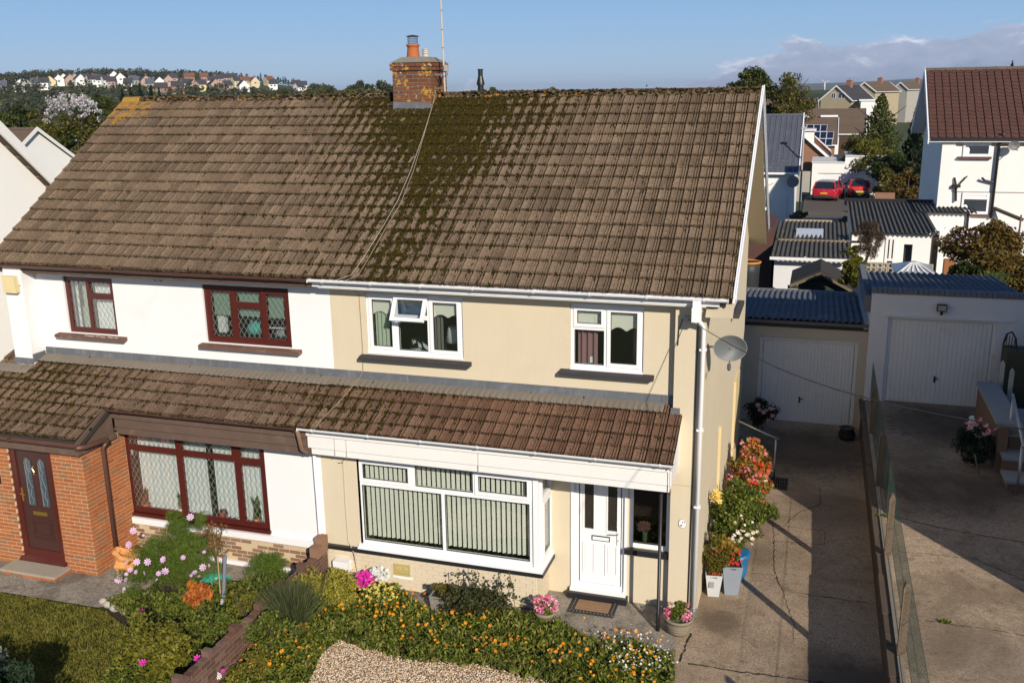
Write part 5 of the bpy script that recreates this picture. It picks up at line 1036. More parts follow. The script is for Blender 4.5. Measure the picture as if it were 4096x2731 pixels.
part(MB().box(WX+.56, WX+14, Y0-.02, Y0-.001, at(3900, 768, y=Y0).z-.02, at(3900, 768, y=Y0).z+.02), 'render_line', surf('line_grey', (.35, .33, .33), .9), wr)
q = at(4057, 583, y=Y0-.5); mb = MB(); V = [tuple(q+Vector((0, .1, 0)))]+[tuple(q+Vector((.25*math.cos(2*math.pi*k/20)*1, .08*math.cos(2*math.pi*k/20), .21*math.sin(2*math.pi*k/20)))) for k in range(20)]
part(mb.add(V, [(0, 1+(k+1) % 20, 1+k) for k in range(20)]).bar(q+Vector((.1, 0, -.15)), q+Vector((.1, -.3, -.2)), .03, .03).bar(q+Vector((0, .1, 0)), q+Vector((-.15, .5, -.1)), .04, .04), 'satellite_dish', surf('dish_dark', (.16, .15, .16), .5), wr)
part(MB().bar(at(3973, 832, y=Y0-.1), at(4090, 880, y=Y0-1.0), .2, .12), 'lean_to_rail', surf('rail_dark', (.06, .05, .045), .8), wr)
for (px, py, h) in ((3435, 248, .5),): pass
ae = part(MB().bar((WX+4.6, Y0+4.3, pk.z), (WX+4.6, Y0+4.3, pk.z+.55), .03, .03).bar((WX+4.3, Y0+4.2, pk.z+.5), (WX+4.9, Y0+4.4, pk.z+.5), .02, .02).bar((WX+4.45, Y0+4.3, pk.z+.35), (WX+4.75, Y0+4.3, pk.z+.35), .02, .02).box(WX+4.4, WX+4.7, Y0+4.2, Y0+4.5, pk.z, pk.z+.2), 'aerial', BLACKP, wr)
# --- grey tiled house just right of our gable
Yg = 46.0; e0 = at(3180, 698, y=Yg); r0 = at(3198, 462, y=Yg+5.2)
hg = house('white house with a slate-grey tiled roof directly behind the cream gable', ((at(3176, 698, y=Yg).x-9.5/2+.0), Yg+5.2), 9.5, 9.8, 0, e0.z+.2, r0.z, 0, WHF, RGY, .3, .25, 18, 30, barge=UPVC, wins=[])
part(MB().box(4.0, 4.4, -5.0, -4.91, 0.5, 2.2), 'vent_panel', UPVCD, hg); part(MB().tube([(3.6, -5.0, 2.9), (3.2, -5.0, 2.7), (3.2, -5.0, 0)], .05, 6), 'downpipe', UPVC, hg)
q = at(3172, 727, y=Yg-.2)
sd_ = thing('satellite_dish', 'large dark mesh dish on the corner of the slate-roofed white house', 'satellite dish', q); mb = MB(); mb.lathe((q.x, q.y, q.z), [(.35, 0), (.3, .02), (.1, .04)], 16); mb.v = [(q.x+(v[0]-q.x), q.y+(v[2]-q.z), q.z+(v[1]-q.y)) for v in mb.v]
part(mb, 'reflector', surf('mesh_grey', (.22, .22, .23), .6), sd_)
# --- street lamp
q0 = at(3196, 860, y=47); ql = at(3210, 517, y=47); lampm = surf('lamp_grey', (.36, .38, .40), .5, .1)
lp = thing('street_lamp', 'slim grey street lamp column standing right of the slate-roofed house', 'street lamp', (q0.x, 47, 0)); part(MB().tube([(q0.x, 47, 0), (q0.x, 47, 1.2), (q0.x, 47, ql.z)], [.09, .06, .045], 8), 'column', lampm, lp); part(MB().box(q0.x-.16, q0.x+.16, 46.9, 47.1, ql.z, ql.z+.12), 'lantern', lampm, lp)
# --- brick bungalow with dormer, ridge along Y (gable faces us)
Yb = 75.0; a = at(3200, 655, y=Yb); ap = at(3150, 530, y=Yb); el = at(3335, 625, y=Yb)
hb = house('orange brick bungalow with white dormer, its roof slope falling to the right', (at(3140, 560, y=Yb).x, Yb+6), 12, 2*(at(3310, 625, y=Yb).x-at(3140, 560, y=Yb).x), 0, at(3310, 628, y=Yb).z, at(3140, 478, y=Yb).z, D2R(90), BRF, RRU, .35, .3, 16, 0, barge=UPVC)
q = at(3225, 570, y=Yb+2); 
dmr = thing('dormer', 'white boarded dormer with a small window on the brick bungalow', 'dormer', q); a0 = at(3205, 565, y=Yb+1); a1 = at(3258, 525, y=Yb+1)
part(MB().box(a0.x-.6, a1.x, Yb+1.5, Yb+4.5, a0.z-.3, a1.z), 'cheek', WHF, dmr); part(MB().box(a0.x-.8, a1.x+.15, Yb+1.3, Yb+4.7, a1.z, a1.z+.12), 'flat_roof', UPVCD, dmr); part(MB().box(a1.x+.001, a1.x+.03, Yb+1.8, Yb+4.2, a0.z+.1, a1.z-.2), 'window', DGL, dmr)
# --- house with solar panels
Ys = 96.0; e1 = at(3330, 577, y=Ys); r1 = at(3352, 476, y=Ys+5)
xs_ = r1.x
hs = house('brown roofed house carrying blue-black solar panels', (xs_-6.2, Ys+5), 12, 9.6, 0, at(3330, 577, y=Ys).z, r1.z, 0, BRF, RBR, .3, .25, 18, 0, barge=UPVC)
kk = (r1.z-e1.z)/5.0; SOL = surf('solar_cell', (.012, .016, .04), .15, .3, 3, 20, 0, spec=.8)
yr_ = Ys+5; zr0 = r1.z+.16; zo_ = e1.z-.3*kk; ks = (r1.z-zo_)/(9.6/2+.35)
def onroof(px, py):
    d = Vector(ROT@_vd(px, py)); nrm = Vector((0, -ks, 1)); e = Vector((0, yr_, zr0)); c = Vector(CAM); return c+d*((e-c).dot(nrm)/d.dot(nrm))
SF = surf('panel_frame', (.55, .56, .58), .4, .05)
for row in (((3198, 3224), (3226, 3252), (3254, 3279), (3281, 3306)), ((3232, 3252), (3254, 3278), (3280, 3304), (3306, 3332)), ((3248, 3273), (3275, 3300), (3302, 3327))):
    k = [((503, 529)), ((531, 557)), ((559, 585))][0 if row[0][0] == 3198 else 1 if row[0][0] == 3232 else 2]
    for (xa, xb) in row:
        sk = 0; q4 = [onroof(xa+3, k[0]), onroof(xb+3, k[0]), onroof(xb, k[1]), onroof(xa, k[1])]; cen = sum(q4, Vector())/4; o3 = hs.location
        P4 = [cen+(p-cen)*1.08-o3 for p in q4]; part(MB().prism([p+Vector((0, 0, .02)) for p in P4][::-1], (0, 0, .06)), 'solar_frame', SF, hs)
        P4 = [cen+(p-cen)*.95-o3 for p in q4]; part(MB().prism([p+Vector((0, 0, .085)) for p in P4][::-1], (0, 0, .01)), 'solar_panel', SOL, hs)
# --- long brown roof behind
Yl = 118; r2 = at(3465, 437, y=Yl+5); e2 = at(3400, 533, y=Yl)
house('long brown tiled roof above a brown fence, behind the solar panels', (r2.x-14.2, Yl+5), 28, 10, 0, e2.z, r2.z, 0, WHF, RBR, .3, .2, 18, 0, barge=UPVC, wins=[('f', 6, 7.5, e2.z-.7, e2.z-.2), ('f', 9, 11, e2.z-.7, e2.z-.2)])
for px0, px1, py0 in ((3283, 3352, 465), (3200, 3240, 466)):
    a = at(px0, py0, y=Yl+2.5); b = at(px1, py0, y=Yl+2.5); single(MB().box(a.x, b.x, Yl+1.9, Yl+3.0, a.z-.12, a.z+.12), 'roof_dormer', UPVC, 'long flat white dormer edge on the brown roof' if px0 == 3283 else 'short flat white dormer edge on the brown roof', 'dormer', a)
q = at(3358, 500, y=Yl-.8); single(MB().box(q.x, q.x+5.5, Yl-4.2, Yl-4.0, 0, at(3400, 545, y=Yl-4).z), 'board_fence', surf('fence_brown', (.08, .045, .03), .9, .2), 'tall red-brown board fence below the long brown roof', 'fence', (q.x, Yl-4, 0))
r3 = at(3150, 398, y=160); house('distant brown roof with a small brick gable, under the large tree', (at(3150, 398, y=160).x-.6, 160), 10.5, 9, 0, at(3100, 440, y=156).z, r3.z, D2R(4), BRF, RBR, .3, .25, 14, barge=UPVC, chim=[(-4.3, .7, .8)])
# --- white double garage
Yw = 68.2; g0 = at(3250, 652, y=Yw); g1_ = at(3382, 627, y=Yw); gx2 = at(3545, 640, y=Yw).x
dg = thing('garage', 'white flat-roofed double garage behind the two red cars', 'garage', (g0.x, Yw, 0))
dA0, dA1 = at(3270, 720, y=Yw).x, at(3368, 720, y=Yw).x; dB0, dB1 = at(3402, 720, y=Yw).x, at(3500, 720, y=Yw).x; zD = at(3300, 693, y=Yw).z; zD2 = at(3440, 678, y=Yw).z
part(MB().wall(g0.x, g1_.x, 0, g0.z, Yw, Yw+.2, [(dA0, dA1, -.1, zD)]).wall(g1_.x+.002, gx2, 0, g1_.z, Yw, Yw+.2, [(dB0, dB1, -.1, zD2)]).box(g0.x, gx2, Yw+.2, Yw+6, 0, g0.z-.1), 'wall', WHF, dg)
part(MB().box(g0.x-.06, g1_.x, Yw-.06, Yw+6, g0.z+.001, g0.z+.1).box(g1_.x+.002, gx2+.05, Yw-.06, Yw+6, g1_.z+.001, g1_.z+.1), 'coping', surf('coping_pale', (.6, .6, .58), .8), dg)
for (a, b, z) in ((dA0, dA1, zD), (dB0, dB1, zD2)):
    d_ = part(MB().box(a, b, Yw+.12, Yw+.15, 0, z), 'roller_door', UPVCD, dg); s_ = MB()
    for k in range(int(z/.11)): s_.box(a+.02, b-.02, Yw+.105, Yw+.119, k*.11+.01, k*.11+.095)
    part(s_, 'door_slats', UPVC, d_)
single(MB().box(g0.x-1.2, g0.x-.1, Yw-1.2, Yw-.9, 0, 1.9).box(g0.x-1.25, g0.x-.6, Yw-6, Yw-5.7, 0, 1.6), 'gate_wall', GRF, 'short stained wall and gate piers left of the darker red car', 'wall', (g0.x-.6, Yw-1, 0))
mb = MB()
for k in range(9): mb.box(g0.x-2.6+.17*k, g0.x-2.5+.17*k, Yw-3, Yw-2.95, .1, 1.5+.1*(k % 2))
mb.box(g0.x-2.7, g0.x-1.2, Yw-2.95, Yw-2.9, .4, .5).box(g0.x-2.7, g0.x-1.2, Yw-2.95, Yw-2.9, 1.1, 1.2); single(mb, 'garden_gate', surf('weathered_wood', (.14, .12, .10), .9, .2), 'weathered slatted gate beside the slate-roofed house', 'gate', (g0.x-2, Yw-3, 0))
# gate pillars by the back road
for px_, h in ((3180, 1.35), (3380, 1.2)): q = at(px_, 870, y=42.2); single(MB().box(q.x-.28, q.x+.28, 42, 42.5, 0, h).box(q.x-.33, q.x+.33, 41.95, 42.55, h, h+.08).lathe((q.x, 42.25, h+.08), [(.2, 0), (.12, .12), (.02, .18)], 10), 'gate_pillar', surf('pillar_dark', (.06, .055, .05), .9, .2), 'dark gate pillar left of the back road' if px_ == 3180 else 'dark gate pillar at the corner of the corrugated shed', 'pillar', (q.x, 42, 0))
# --- two red cars seen from behind
def car(label, c, rot, L, Wd, H, paint, hatch, plate_txt, roofm):
    t = thing('parked_car', label, 'car', (c[0], c[1], 0), 'red cars parked before the white garages'); t.rotation_euler = (0, 0, rot); ORG[t.name] = Vector((0, 0, 0))
    # side profile stations from rear (y=0) to front, lower body
    st = [(0, .34, .78, .80), (.06, .24, .92, .92), (.35, .19, .98, .98), (1.2, .18, .96, 1), (2.4, .18, .93, 1), (3.3, .19, .86, .98), (L-.35, .22, .74, .92), (L-.05, .3, .6, .8), (L, .36, .52, .74)]
    V = []; n = 12
    for (y, zb, zt, k) in st:
        hw = Wd/2*k
        for (u, v) in ((-.86, 0), (-1, .15), (-1.02, .45), (-.985, .8), (-.93, 1), (-.5, 1.03), (.5, 1.03), (.93, 1), (.985, .8), (1.02, .45), (1, .15), (.86, 0)): V.append((u*hw, y, zb+(zt-zb)*v))
    fs = [(i*n+k, i*n+(k+1) % n, (i+1)*n+(k+1) % n, (i+1)*n+k) for i in range(len(st)-1) for k in range(n)]+[tuple(range(n))[::-1], tuple((len(st)-1)*n+k for k in range(n))]
    b = part(MB().add(V, fs), 'body', paint, t, smooth=True)
    gh = [(.10, .93, .90, .84), (.38, .95, H-.06, .72), (.75, .96, H, .72), (1.9, .95, H-.01, .72), (2.35, .94, H-.1, .70), (3.15, .90, .91, .80)]
    V = []; m = 6
    for (y, zb, zt, k) in gh:
        hw = Wd/2; 
        for (u, v) in ((-.90, 0), (-(k+.9)/2-.02, .5), (-k, .92), (-k*.6, 1), (k*.6, 1), (k, .92), ((k+.9)/2+.02, .5), (.90, 0)): V.append((u*hw, y, zb+(zt-zb)*v))
    m = 8; fs = [(i*m+k, i*m+k+1, (i+1)*m+k+1, (i+1)*m+k) for i in range(len(gh)-1) for k in range(m-1)]
    part(MB().add(V, fs), 'glasshouse', surf('car_glass', (.015, .018, .02), .06, .2, 2, 20, 0, spec=1), t, smooth=False)
    R = [gh[1], gh[2], gh[3], gh[4]]; V = []
    for (y, zb, zt, k) in R:
        for u, v in ((-k-.02, -.03), (-k*.6, .012), (k*.6, .012), (k+.02, -.03)): V.append((u*Wd/2, y, zt+v))
    part(MB().add(V, [(i*4+k, i*4+k+1, (i+1)*4+k+1, (i+1)*4+k) for i in range(3) for k in range(3)]), 'roof_panel', roofm, t, smooth=True)
    for s_ in (-1, 1):
        for (ya, za, yb2, zb2) in ((.04, .92, .40, H-.06), (1.55, .94, 1.62, H-.03), (3.1, .9, 2.33, H-.1)): part(MB().bar((s_*Wd/2*.885, ya, za), (s_*Wd/2*.73, yb2, zb2), .10, .05), 'pillar', paint, t)
        for y in (.72, L-.8):
            w_ = part(MB().lathe((0, 0, 0), [(.20, -.1), (.31, -.095), (.32, 0), (.31, .095), (.20, .1)], 20), 'wheel', BLACKP, t); w_.rotation_euler = (0, D2R(90), 0); w_.location = (s_*(Wd/2-.1), y, .32)
            r_ = part(MB().lathe((0, 0, 0), [(.19, .1), (.16, .108), (.05, .112)], 14).lathe((0, 0, 0), [(.19, -.1), (.16, -.108), (.05, -.112)], 14), 'rim', METAL, w_)
        part(MB().box(s_*Wd/2-.0, s_*(Wd/2+.20), 2.25, 2.37, .88, 1.02), 'door_mirror', paint if hatch else BLACKP, t)
        if hatch: part(MB().prism([(s_*.42*Wd, -.015, .76), (s_*.50*Wd, .05, .76), (s_*.50*Wd, .12, .86), (s_*.30*Wd, -.01, .84), (s_*.30*Wd, -.015, .78)], (0, .05, 0)), 'tail_light', surf('tail_red', (.35, .01, .01), .2), t)
        else: part(MB().box(s_*.41*Wd, s_*.47*Wd, .02, .12, .84, 1.12), 'tail_light', surf('tail_red', (.35, .01, .01), .2), t)
    part(MB().prism([(-.36*Wd, .075, .95), (.36*Wd, .075, .95), (.33*Wd, .33, H-.16), (-.33*Wd, .33, H-.16)], (0, .012, .0)), 'rear_window', MATS['car_glass'], t)
    part(MB().box(-.40*Wd, .40*Wd, -.03, .06, .26, .42 if hatch else .50), 'bumper_trim', surf('trim_black', (.03, .035, .035), .5), t)
    if not hatch: part(MB().box(-.46*Wd, .46*Wd, -.035, -.02, .50, .66), 'bumper_band', surf('trim_grey', (.10, .13, .13), .5), t)
    part(MB().box(-.26, .26, -.045, -.03, .50 if not hatch else .56, .61 if not hatch else .67), 'number_plate', surf('plate_yellow', (.8, .55, .02), .5, .03), t)
    zt_ = .555 if not hatch else .615; txt(plate_txt, .10, (0, -.047, zt_), (D2R(90), 0, 0), BLACKP, t, 'plate_lettering')
    part(MB().box(-.05, .05, -.02, .0, .78, .84), 'badge', METAL, t)
    return t
PR1 = surf('paint_crimson', (.42, .012, .03), .25, .05, 3, 60, 0, spec=.6, coat=.8); PR2 = surf('paint_scarlet', (.60, .015, .012), .25, .05, 3, 60, 0, spec=.6, coat=.8)
q = at(3293, 806, z=0); car('crimson hatchback with a silver roof, left of the two red cars', (q.x, q.y), D2R(-10), 4.35, 1.86, 1.50, PR1, True, 'WC66 ETA', surf('roof_silver', (.30, .27, .25), .3, .1, spec=.5))
q = at(3436, 796, z=0); car('small scarlet city car with a grey rear bumper band, right of the two red cars', (q.x, q.y), D2R(3), 3.5, 1.62, 1.46, PR2, False, 'CE10 MVY', PR2)
# --- pebbledash houses on the skyline
def pebhouse(label, apx, apy, elx, ely, D, rot, wall, roof, w, ln, extra=(), chim=((-3.2, .9, .9),)):
    a = at(apx, apy, y=D); e = at(elx, ely, y=D); hw = a.x-e.x; d = 2*hw*1.0; rr = D2R(rot)
    # ridge runs away from us: rotate house so its local X points back
    c = Vector((a.x, D, 0))+Vector((math.cos(rr+math.pi/2), math.sin(rr+math.pi/2), 0))*(ln/2)
    return house(label, (c.x, c.y), ln, d, min(0, e.z-6), e.z, a.z, rr+math.pi/2, wall, roof, .35, .25, 16, 0, barge=UPVC, chim=chim, wins=extra)
h1 = pebhouse('pebbledash gable with two small windows, nearest of the three skyline houses', 3348, 345, 3278, 400, 175, -24, PEB, RDK, 8, 10, (('l', -1.7, -.3, 6.4, 7.4), ('l', .1, 1.0, 6.4, 7.4)), ((0.5, .9, .9),))
h2 = pebhouse('pebbledash house with a brown roof, middle of the three on the skyline', 3460, 331, 3410, 366, 215, -24, PEB, RBR, 8, 14, (), ((1.5, .9, .9),))
h3 = pebhouse('shaded pebbledash house with a dormer, farthest right of the three skyline houses', 3604, 331, 3572, 356, 240, -26, GRF, RBR, 8, 15, (), ((2.5, .9, .9),))
a = at(3495, 412, y=173); single(MB().box(a.x-2.2, a.x+.9, 172, 176, 0, at(3480, 404, y=173).z).box(a.x-2.5, a.x+1.1, 171.8, 176.2, at(3480, 404, y=173).z, at(3480, 404, y=173).z+.25), 'extension', WHF, 'white flat-roofed extension at the right of the nearest skyline house', 'extension', (a.x, 172, 0))
# --- corrugated sheds in the back gardens
sA_, sB_ = at(3086, 1022, z=2.45), at(3400, 1026, z=2.45); Yf = sA_.y; sC = at(3125, 883, y=Yf+7.2)
s1 = thing('garden_shed', 'white walled shed with a mossy corrugated roof and one clear sheet', 'shed', (sA_.x, Yf, 0))
part(MB().wall(sA_.x+.1, sB_.x-.1, 0, 2.35, Yf+.25, Yf+.4, [(at(3200, 1090, y=Yf).x, at(3262, 1090, y=Yf).x, .9, 1.75)]).box(sA_.x+.1, sA_.x+.3, Yf+.4, Yf+7, 0, 2.3).box(sB_.x-.3, sB_.x-.1, Yf+.4, Yf+7, 0, 2.3).box(sA_.x+.3, sB_.x-.3, Yf+6.8, Yf+7, 0, 2.3), 'wall', WREND, s1)
part(MB().box(at(3200, 1090, y=Yf).x, at(3262, 1090, y=Yf).x, Yf+.3, Yf+.34, .9, 1.75), 'window', DGL, s1)
corrugated(s1, sA_.x, sB_.x, Yf-.1, 2.45, Yf+3.2, sC.z*.4+2.45*.6, ROOFM, .17, .03, 1.02); corrugated(s1, sA_.x, sB_.x, Yf+3.05, sC.z*.4+2.45*.6+.06, Yf+7.2, sC.z, ROOFM, .17, .03, 1.02)
q = at(3240, 950, y=Yf+4); zz = (sC.z-2.45)*(.55)+2.45+.10; part(MB().add([(q.x-.55, Yf+3.3, zz-.12), (q.x+.5, Yf+3.3, zz-.12), (q.x+.5, Yf+4.7, zz+.10), (q.x-.55, Yf+4.7, zz+.10)], [(0, 1, 2, 3)]), 'clear_sheet', surf('clear_sheet', (.5, .53, .58), .4), s1)
part(MB().box(sA_.x-.05, sB_.x, Yf-.2, Yf-.1, 2.33, 2.43), 'gutter', UPVCD, s1); part(MB().bar((sA_.x+.1, Yf+3.0, zz-.15), (sA_.x+3.2, Yf+3.0, zz-.15), .12, .08), 'timber', surf('old_timber', (.25, .2, .14), .9, .2), s1)
part(MB().box(sA_.x+.2, sB_.x-.6, Yf+7.2, Yf+7.35, sC.z-.1, sC.z+.06), 'barge_timber', surf('pale_timber', (.42, .34, .22), .9, .2), s1)
tA, tB = at(3400, 925, z=2.7), at(3752, 934, z=2.7); Yt = tA.y; tC = at(3397, 806, y=Yt+8)
s2 = thing('outbuilding', 'L-shaped white outbuilding under a black mossy corrugated roof, with a dark doorway', 'shed', (tA.x, Yt, 0))
dx0 = at(3620, 960, y=Yt).x; dx1 = at(3655, 960, y=Yt).x; wx0 = at(3545, 960, y=Yt).x
part(MB().wall(tA.x+.1, tB.x-.2, 0, 2.6, Yt+.2, Yt+.35, [(dx0, dx1, 0, 2.2), (wx0, dx0-.3, 0.9, 2.45)]).box(tA.x+.1, tA.x+.3, Yt+.35, Yt+7.8, 0, 2.5).box(tB.x-.4, tB.x-.2, Yt+.35, Yt+7.8, 0, 2.5), 'wall', WHF, s2)
part(MB().box(wx0, dx0-.3, Yt+.22, Yt+.26, .9, 2.45).box(dx0-.3, dx1, Yt+.5, Yt+.6, 0, 2.4), 'dark_opening', DGL, s2); part(MB().wall(wx0, dx0-.3, .9, 2.45, Yt+.15, Yt+.2, [(wx0+.1, (wx0+dx0)/2-.2, 1.6, 2.38), ((wx0+dx0)/2-.1, dx0-.4, 1.6, 2.38), (wx0+.1, dx0-.4, .98, 1.5)]), 'window', UPVCD, s2)
corrugated(s2, tA.x, tB.x, Yt-.1, 2.7, Yt+8.0, tC.z, ROOFM, .18, .035, 1.05)
part(MB().box(tA.x-.1, tB.x+6, Yt+8.0, Yt+8.2, tC.z-.1, tC.z+.14), 'ridge_board', BLACKP, s2)
vA = at(3705, 845, y=Yt+5); vB = at(3905, 853, y=Yt+5)
s3 = thing('lean_to', 'white lean-to with a narrow corrugated roof in front of the tall white house', 'lean-to', (vA.x, Yt+5, 0))
part(MB().wall(vA.x-.3, vB.x-.2, 0, vA.z-.1, Yt+5.2, Yt+5.4, [(at(3728, 900, y=Yt+5).x, at(3765, 900, y=Yt+5).x, 0, 2.1)]).box(vB.x-.4, vB.x-.2, Yt+5.4, Yt+7.9, 0, vA.z), 'wall', WHF, s3); part(MB().box(at(3728, 900, y=Yt+5).x, at(3765, 900, y=Yt+5).x, Yt+5.5, Yt+5.6, 0, 2.1), 'doorway', DARKROOM, s3)
corrugated(s3, vA.x-.4, vB.x, Yt+4.9, vA.z-.02, Yt+8.0, tC.z+.05, ROOFM, .18, .035, 1.05); part(MB().tube([(vB.x-.3, Yt+5.1, vA.z), (vB.x-.3, Yt+5.1, 0)], .05, 6), 'downpipe', BLACKP, s3)
# summerhouse with a felt roof, lantern, block wall, pillar
a = at(3283, 1087, y=17.6); e = at(3180, 1128, y=17.6); er = at(3395, 1150, y=17.6)
sh = thing('summerhouse', 'small dark garden shed with a felted gable roof behind the cream garage', 'shed', (a.x, 17.6, 0)); DG = surf('dark_green_boards', (.035, .045, .04), .8, .2)
part(MB().prism([(e.x+.1, 17.7, 0), (er.x-.1, 17.7, 0), (er.x-.1, 17.7, er.z), (a.x, 17.7, a.z-.08), (e.x+.1, 17.7, e.z)], (0, 1.9, 0)), 'wall', DG, sh)
for k in range(9): z_ = 1.15+k*.13; hw_ = max(.05, (a.z-.1-z_)/(a.z-e.z)*(a.x-e.x)); part(MB().box(a.x-min(hw_, 1.0), a.x+min(hw_, 1.0), 17.675, 17.699, z_, z_+.115), 'board', DG, sh) if z_ < a.z-.2 else None
FELT = MATS['felt']; part(MB().prism([(e.x-.15, 17.45, e.z-.06), (a.x, 17.45, a.z), (er.x+.1, 17.45, er.z-.05), (er.x+.1, 17.45, er.z+.01), (a.x, 17.45, a.z+.07), (e.x-.15, 17.45, e.z+.0)], (0, 2.3, 0)), 'roof', FELT, sh)
part(MB().prism([(e.x-.15, 17.41, e.z-.16), (a.x, 17.41, a.z-.10), (er.x+.1, 17.41, er.z-.13), (er.x+.1, 17.41, er.z-.04), (a.x, 17.41, a.z-.0), (e.x-.15, 17.41, e.z-.05)], (0, .035, 0)), 'barge_board', surf('mossy_timber', (.17, .14, .09), .9, .3), sh)
bwl = thing('screen_block_wall', 'pierced concrete screen-block wall in the back garden', 'wall', at(3400, 1090, z=0)); ya_ = at(3400, 1040, z=1.5).y; x0_ = at(3420, 1040, y=ya_).x; x1_ = at(3778, 1040, y=ya_).x; BLK = surf('screen_block', (.36, .32, .25), .95, .15, 4, 40, .003)
bm_ = MB(); s_ = .42; bm_.wall(0, s_, 0, s_, 0, .1, [(.05, .18, .05, .18), (.24, .37, .05, .18), (.05, .18, .24, .37), (.24, .37, .24, .37)]); bmsh = bm_.mesh('screen_block', BLK)
nB = int((x1_-x0_)/.43)
for i in range(nB):
    for j in range(3): o = link('screen_block', bmsh, bwl, loc=Vector((x0_+i*.43, ya_, .15+j*.43))-org(bwl))
q = at(3800, 1038, y=ya_); single(MB().box(q.x-.22, q.x+.22, ya_-.22, ya_+.22, 0, q.z), 'brick_pillar', BRICKO, 'orange brick pillar at the right end of the screen-block wall', 'pillar', (q.x, ya_, 0))
rl_ = at(3660, 1045, y=17.5); ql_ = at(3580, 1103, y=16.5); qr_ = at(3752, 1103, y=16.5)
gl = thing('roof_lantern', 'small pyramid of streaked greenhouse glass rising behind the blue-grey coping', 'greenhouse', rl_); gmat = surf('streaked_glass', (.35, .38, .40), .3, .3, 6, 40, 0, grime=.6, gcol=(.5, .45, .3))
bx0, bx1 = ql_.x, qr_.x; ap_ = Vector((rl_.x, 17.6, rl_.z)); bz = ql_.z
part(MB().add([(bx0, 16.5, bz), (bx1, 16.5, bz), (bx1, 18.7, bz), (bx0, 18.7, bz), tuple(ap_)], [(0, 1, 4), (1, 2, 4), (2, 3, 4), (3, 0, 4)]), 'glazing', gmat, gl)
for t in (.0, .2, .4, .6, .8, 1): part(MB().bar(Vector((bx0+(bx1-bx0)*t, 16.49, bz+.01)), Vector((bx0+(bx1-bx0)*(.5+(t-.5)*.15), 17.4, bz+(ap_.z-bz)*.85+.02)), .05, .03), 'glazing_bar', UPVCD, gl)
# clothes on a line, tall pole
q = at(4085, 860, y=22); single(MB().tube([(q.x, 22, .3), at(4085, 860, y=22)], .03, 6), 'clothes_prop', surf('prop_wood', (.16, .10, .07), .8), 'brown timber clothes prop at the right edge', 'pole', (q.x, 22, 0))
for (px, py0, py1, w_) in ((4050, 890, 960, .28), (4064, 905, 975, .18), (4035, 985, 1030, .3)):
    a = at(px, py0, y=23); b = at(px, py1, y=23); mb = MB(); mb.prism([(a.x-w_*.4, 23, a.z), (a.x+w_*.3, 23, a.z-.02), (a.x+w_*.6, 23.1, b.z+.1), (a.x-w_*.2, 22.9, b.z)], (0, .01, 0))
    single(mb, 'laundry', surf('laundry_white', (.75, .74, .78), .9), {4050: 'white shirt hanging on the line above the orange shrub', 4064: 'narrow white cloth hanging beside the white shirt', 4035: 'pale garment caught low among the hedge leaves'}[px], 'clothing', a)
a = at(3970, 880, y=26); part(MB().box(0, .1, 0, .1, 0, .1), 'x', UPVC, None) if 0 else None
mb = MB()
for k in range(10): mb.box(a.x+.2+.22*k, a.x+.27+.22*k, 26, 26.04, .8, 2.1)
mb.box(a.x, a.x+2.6, 25.98, 26.06, 2.1, 2.18); single(mb, 'balustrade', UPVCD, 'white balustrade behind the laundry at the right edge', 'railing', (a.x, 26, 0))
# strip of our rear neighbour seen between gable and sheds
a = at(3010, 950, y=24); mb = MB().box(a.x-1.5, at(3092, 950, y=24).x, 24, 28, 0, 3.2); single(mb, 'brick_outhouse', surf('dark_brick', (.10, .05, .04), .9, .2), 'dark brick outhouse in shade right of the gable', 'outbuilding', (a.x, 24, 0))
a = at(3005, 1010, y=14.0); bt = thing('water_butt', 'black water butt with an orange rim behind the gable', 'water butt', (a.x, 16.6, 0)); z1_ = at(3015, 1048, y=16.6); part(MB().lathe((z1_.x-.15, 16.6, 0), [(.28, 0), (.34, z1_.z*.9), (.36, z1_.z)], 18), 'barrel', surf('butt_black', (.03, .035, .035), .5), bt, smooth=True); part(MB().tube([(z1_.x-.15+.36*math.cos(t), 16.6+.36*math.sin(t), z1_.z) for t in np.linspace(0, 6.2832, 24)], .03, 6), 'rim', surf('orange_rim', (.7, .25, .02), .5), bt)
# right-hand steps with handrail, planter wall
st_ = thing('front_steps', 'grey concrete steps with brown brick sides at the right edge of the raised drive', 'steps', (4.2, 5, .85)); SLB = surf('step_slab', (.27, .28, .29), .9, .15, 3, 50, .003, grime=.2); BRT = surf('step_side', (.20, .12, .08), .9, .25, 6, 40, .004)
for k, (y0, z) in enumerate(((4.75, 1.05), (5.35, 1.30), (5.95, 1.60))): part(MB().box(3.78+.02*k, 6, y0, y0+.62+(1.2 if k == 2 else 0), z-.05, z), 'tread', SLB, st_); part(MB().box(3.82+.02*k, 6, y0+.04, y0+.6, .85, z-.051), 'riser', BRT, st_)
part(MB().box(3.74, 3.92, 5.72, 8.6, .85, 1.82), 'side_wall', BRT, st_); part(MB().box(3.70, 4.15, 5.70, 8.65, 1.82, 1.90), 'coping', SLB, st_)
part(MB().tube([(3.96, 4.6, .85), (3.96, 4.6, 1.85)], .028, 8).tube([(3.98, 6.0, 1.3), (3.98, 6.0, 2.35)], .028, 8).tube([(3.96, 4.5, 1.86), (3.98, 6.1, 2.40)], .028, 8), 'handrail', METAL, st_, smooth=True)
part(MB().box(4.3, 8, 8.8, 9.4, .85, 2.6), 'block_wall', surf('mossy_block', (.10, .10, .06), .95, .4, 2, 30, .01), st_)
gp = thing('gate_post_group', 'three white peeling fence pickets standing by the shaded block wall', 'fence', (4.05, 8.9, .85))
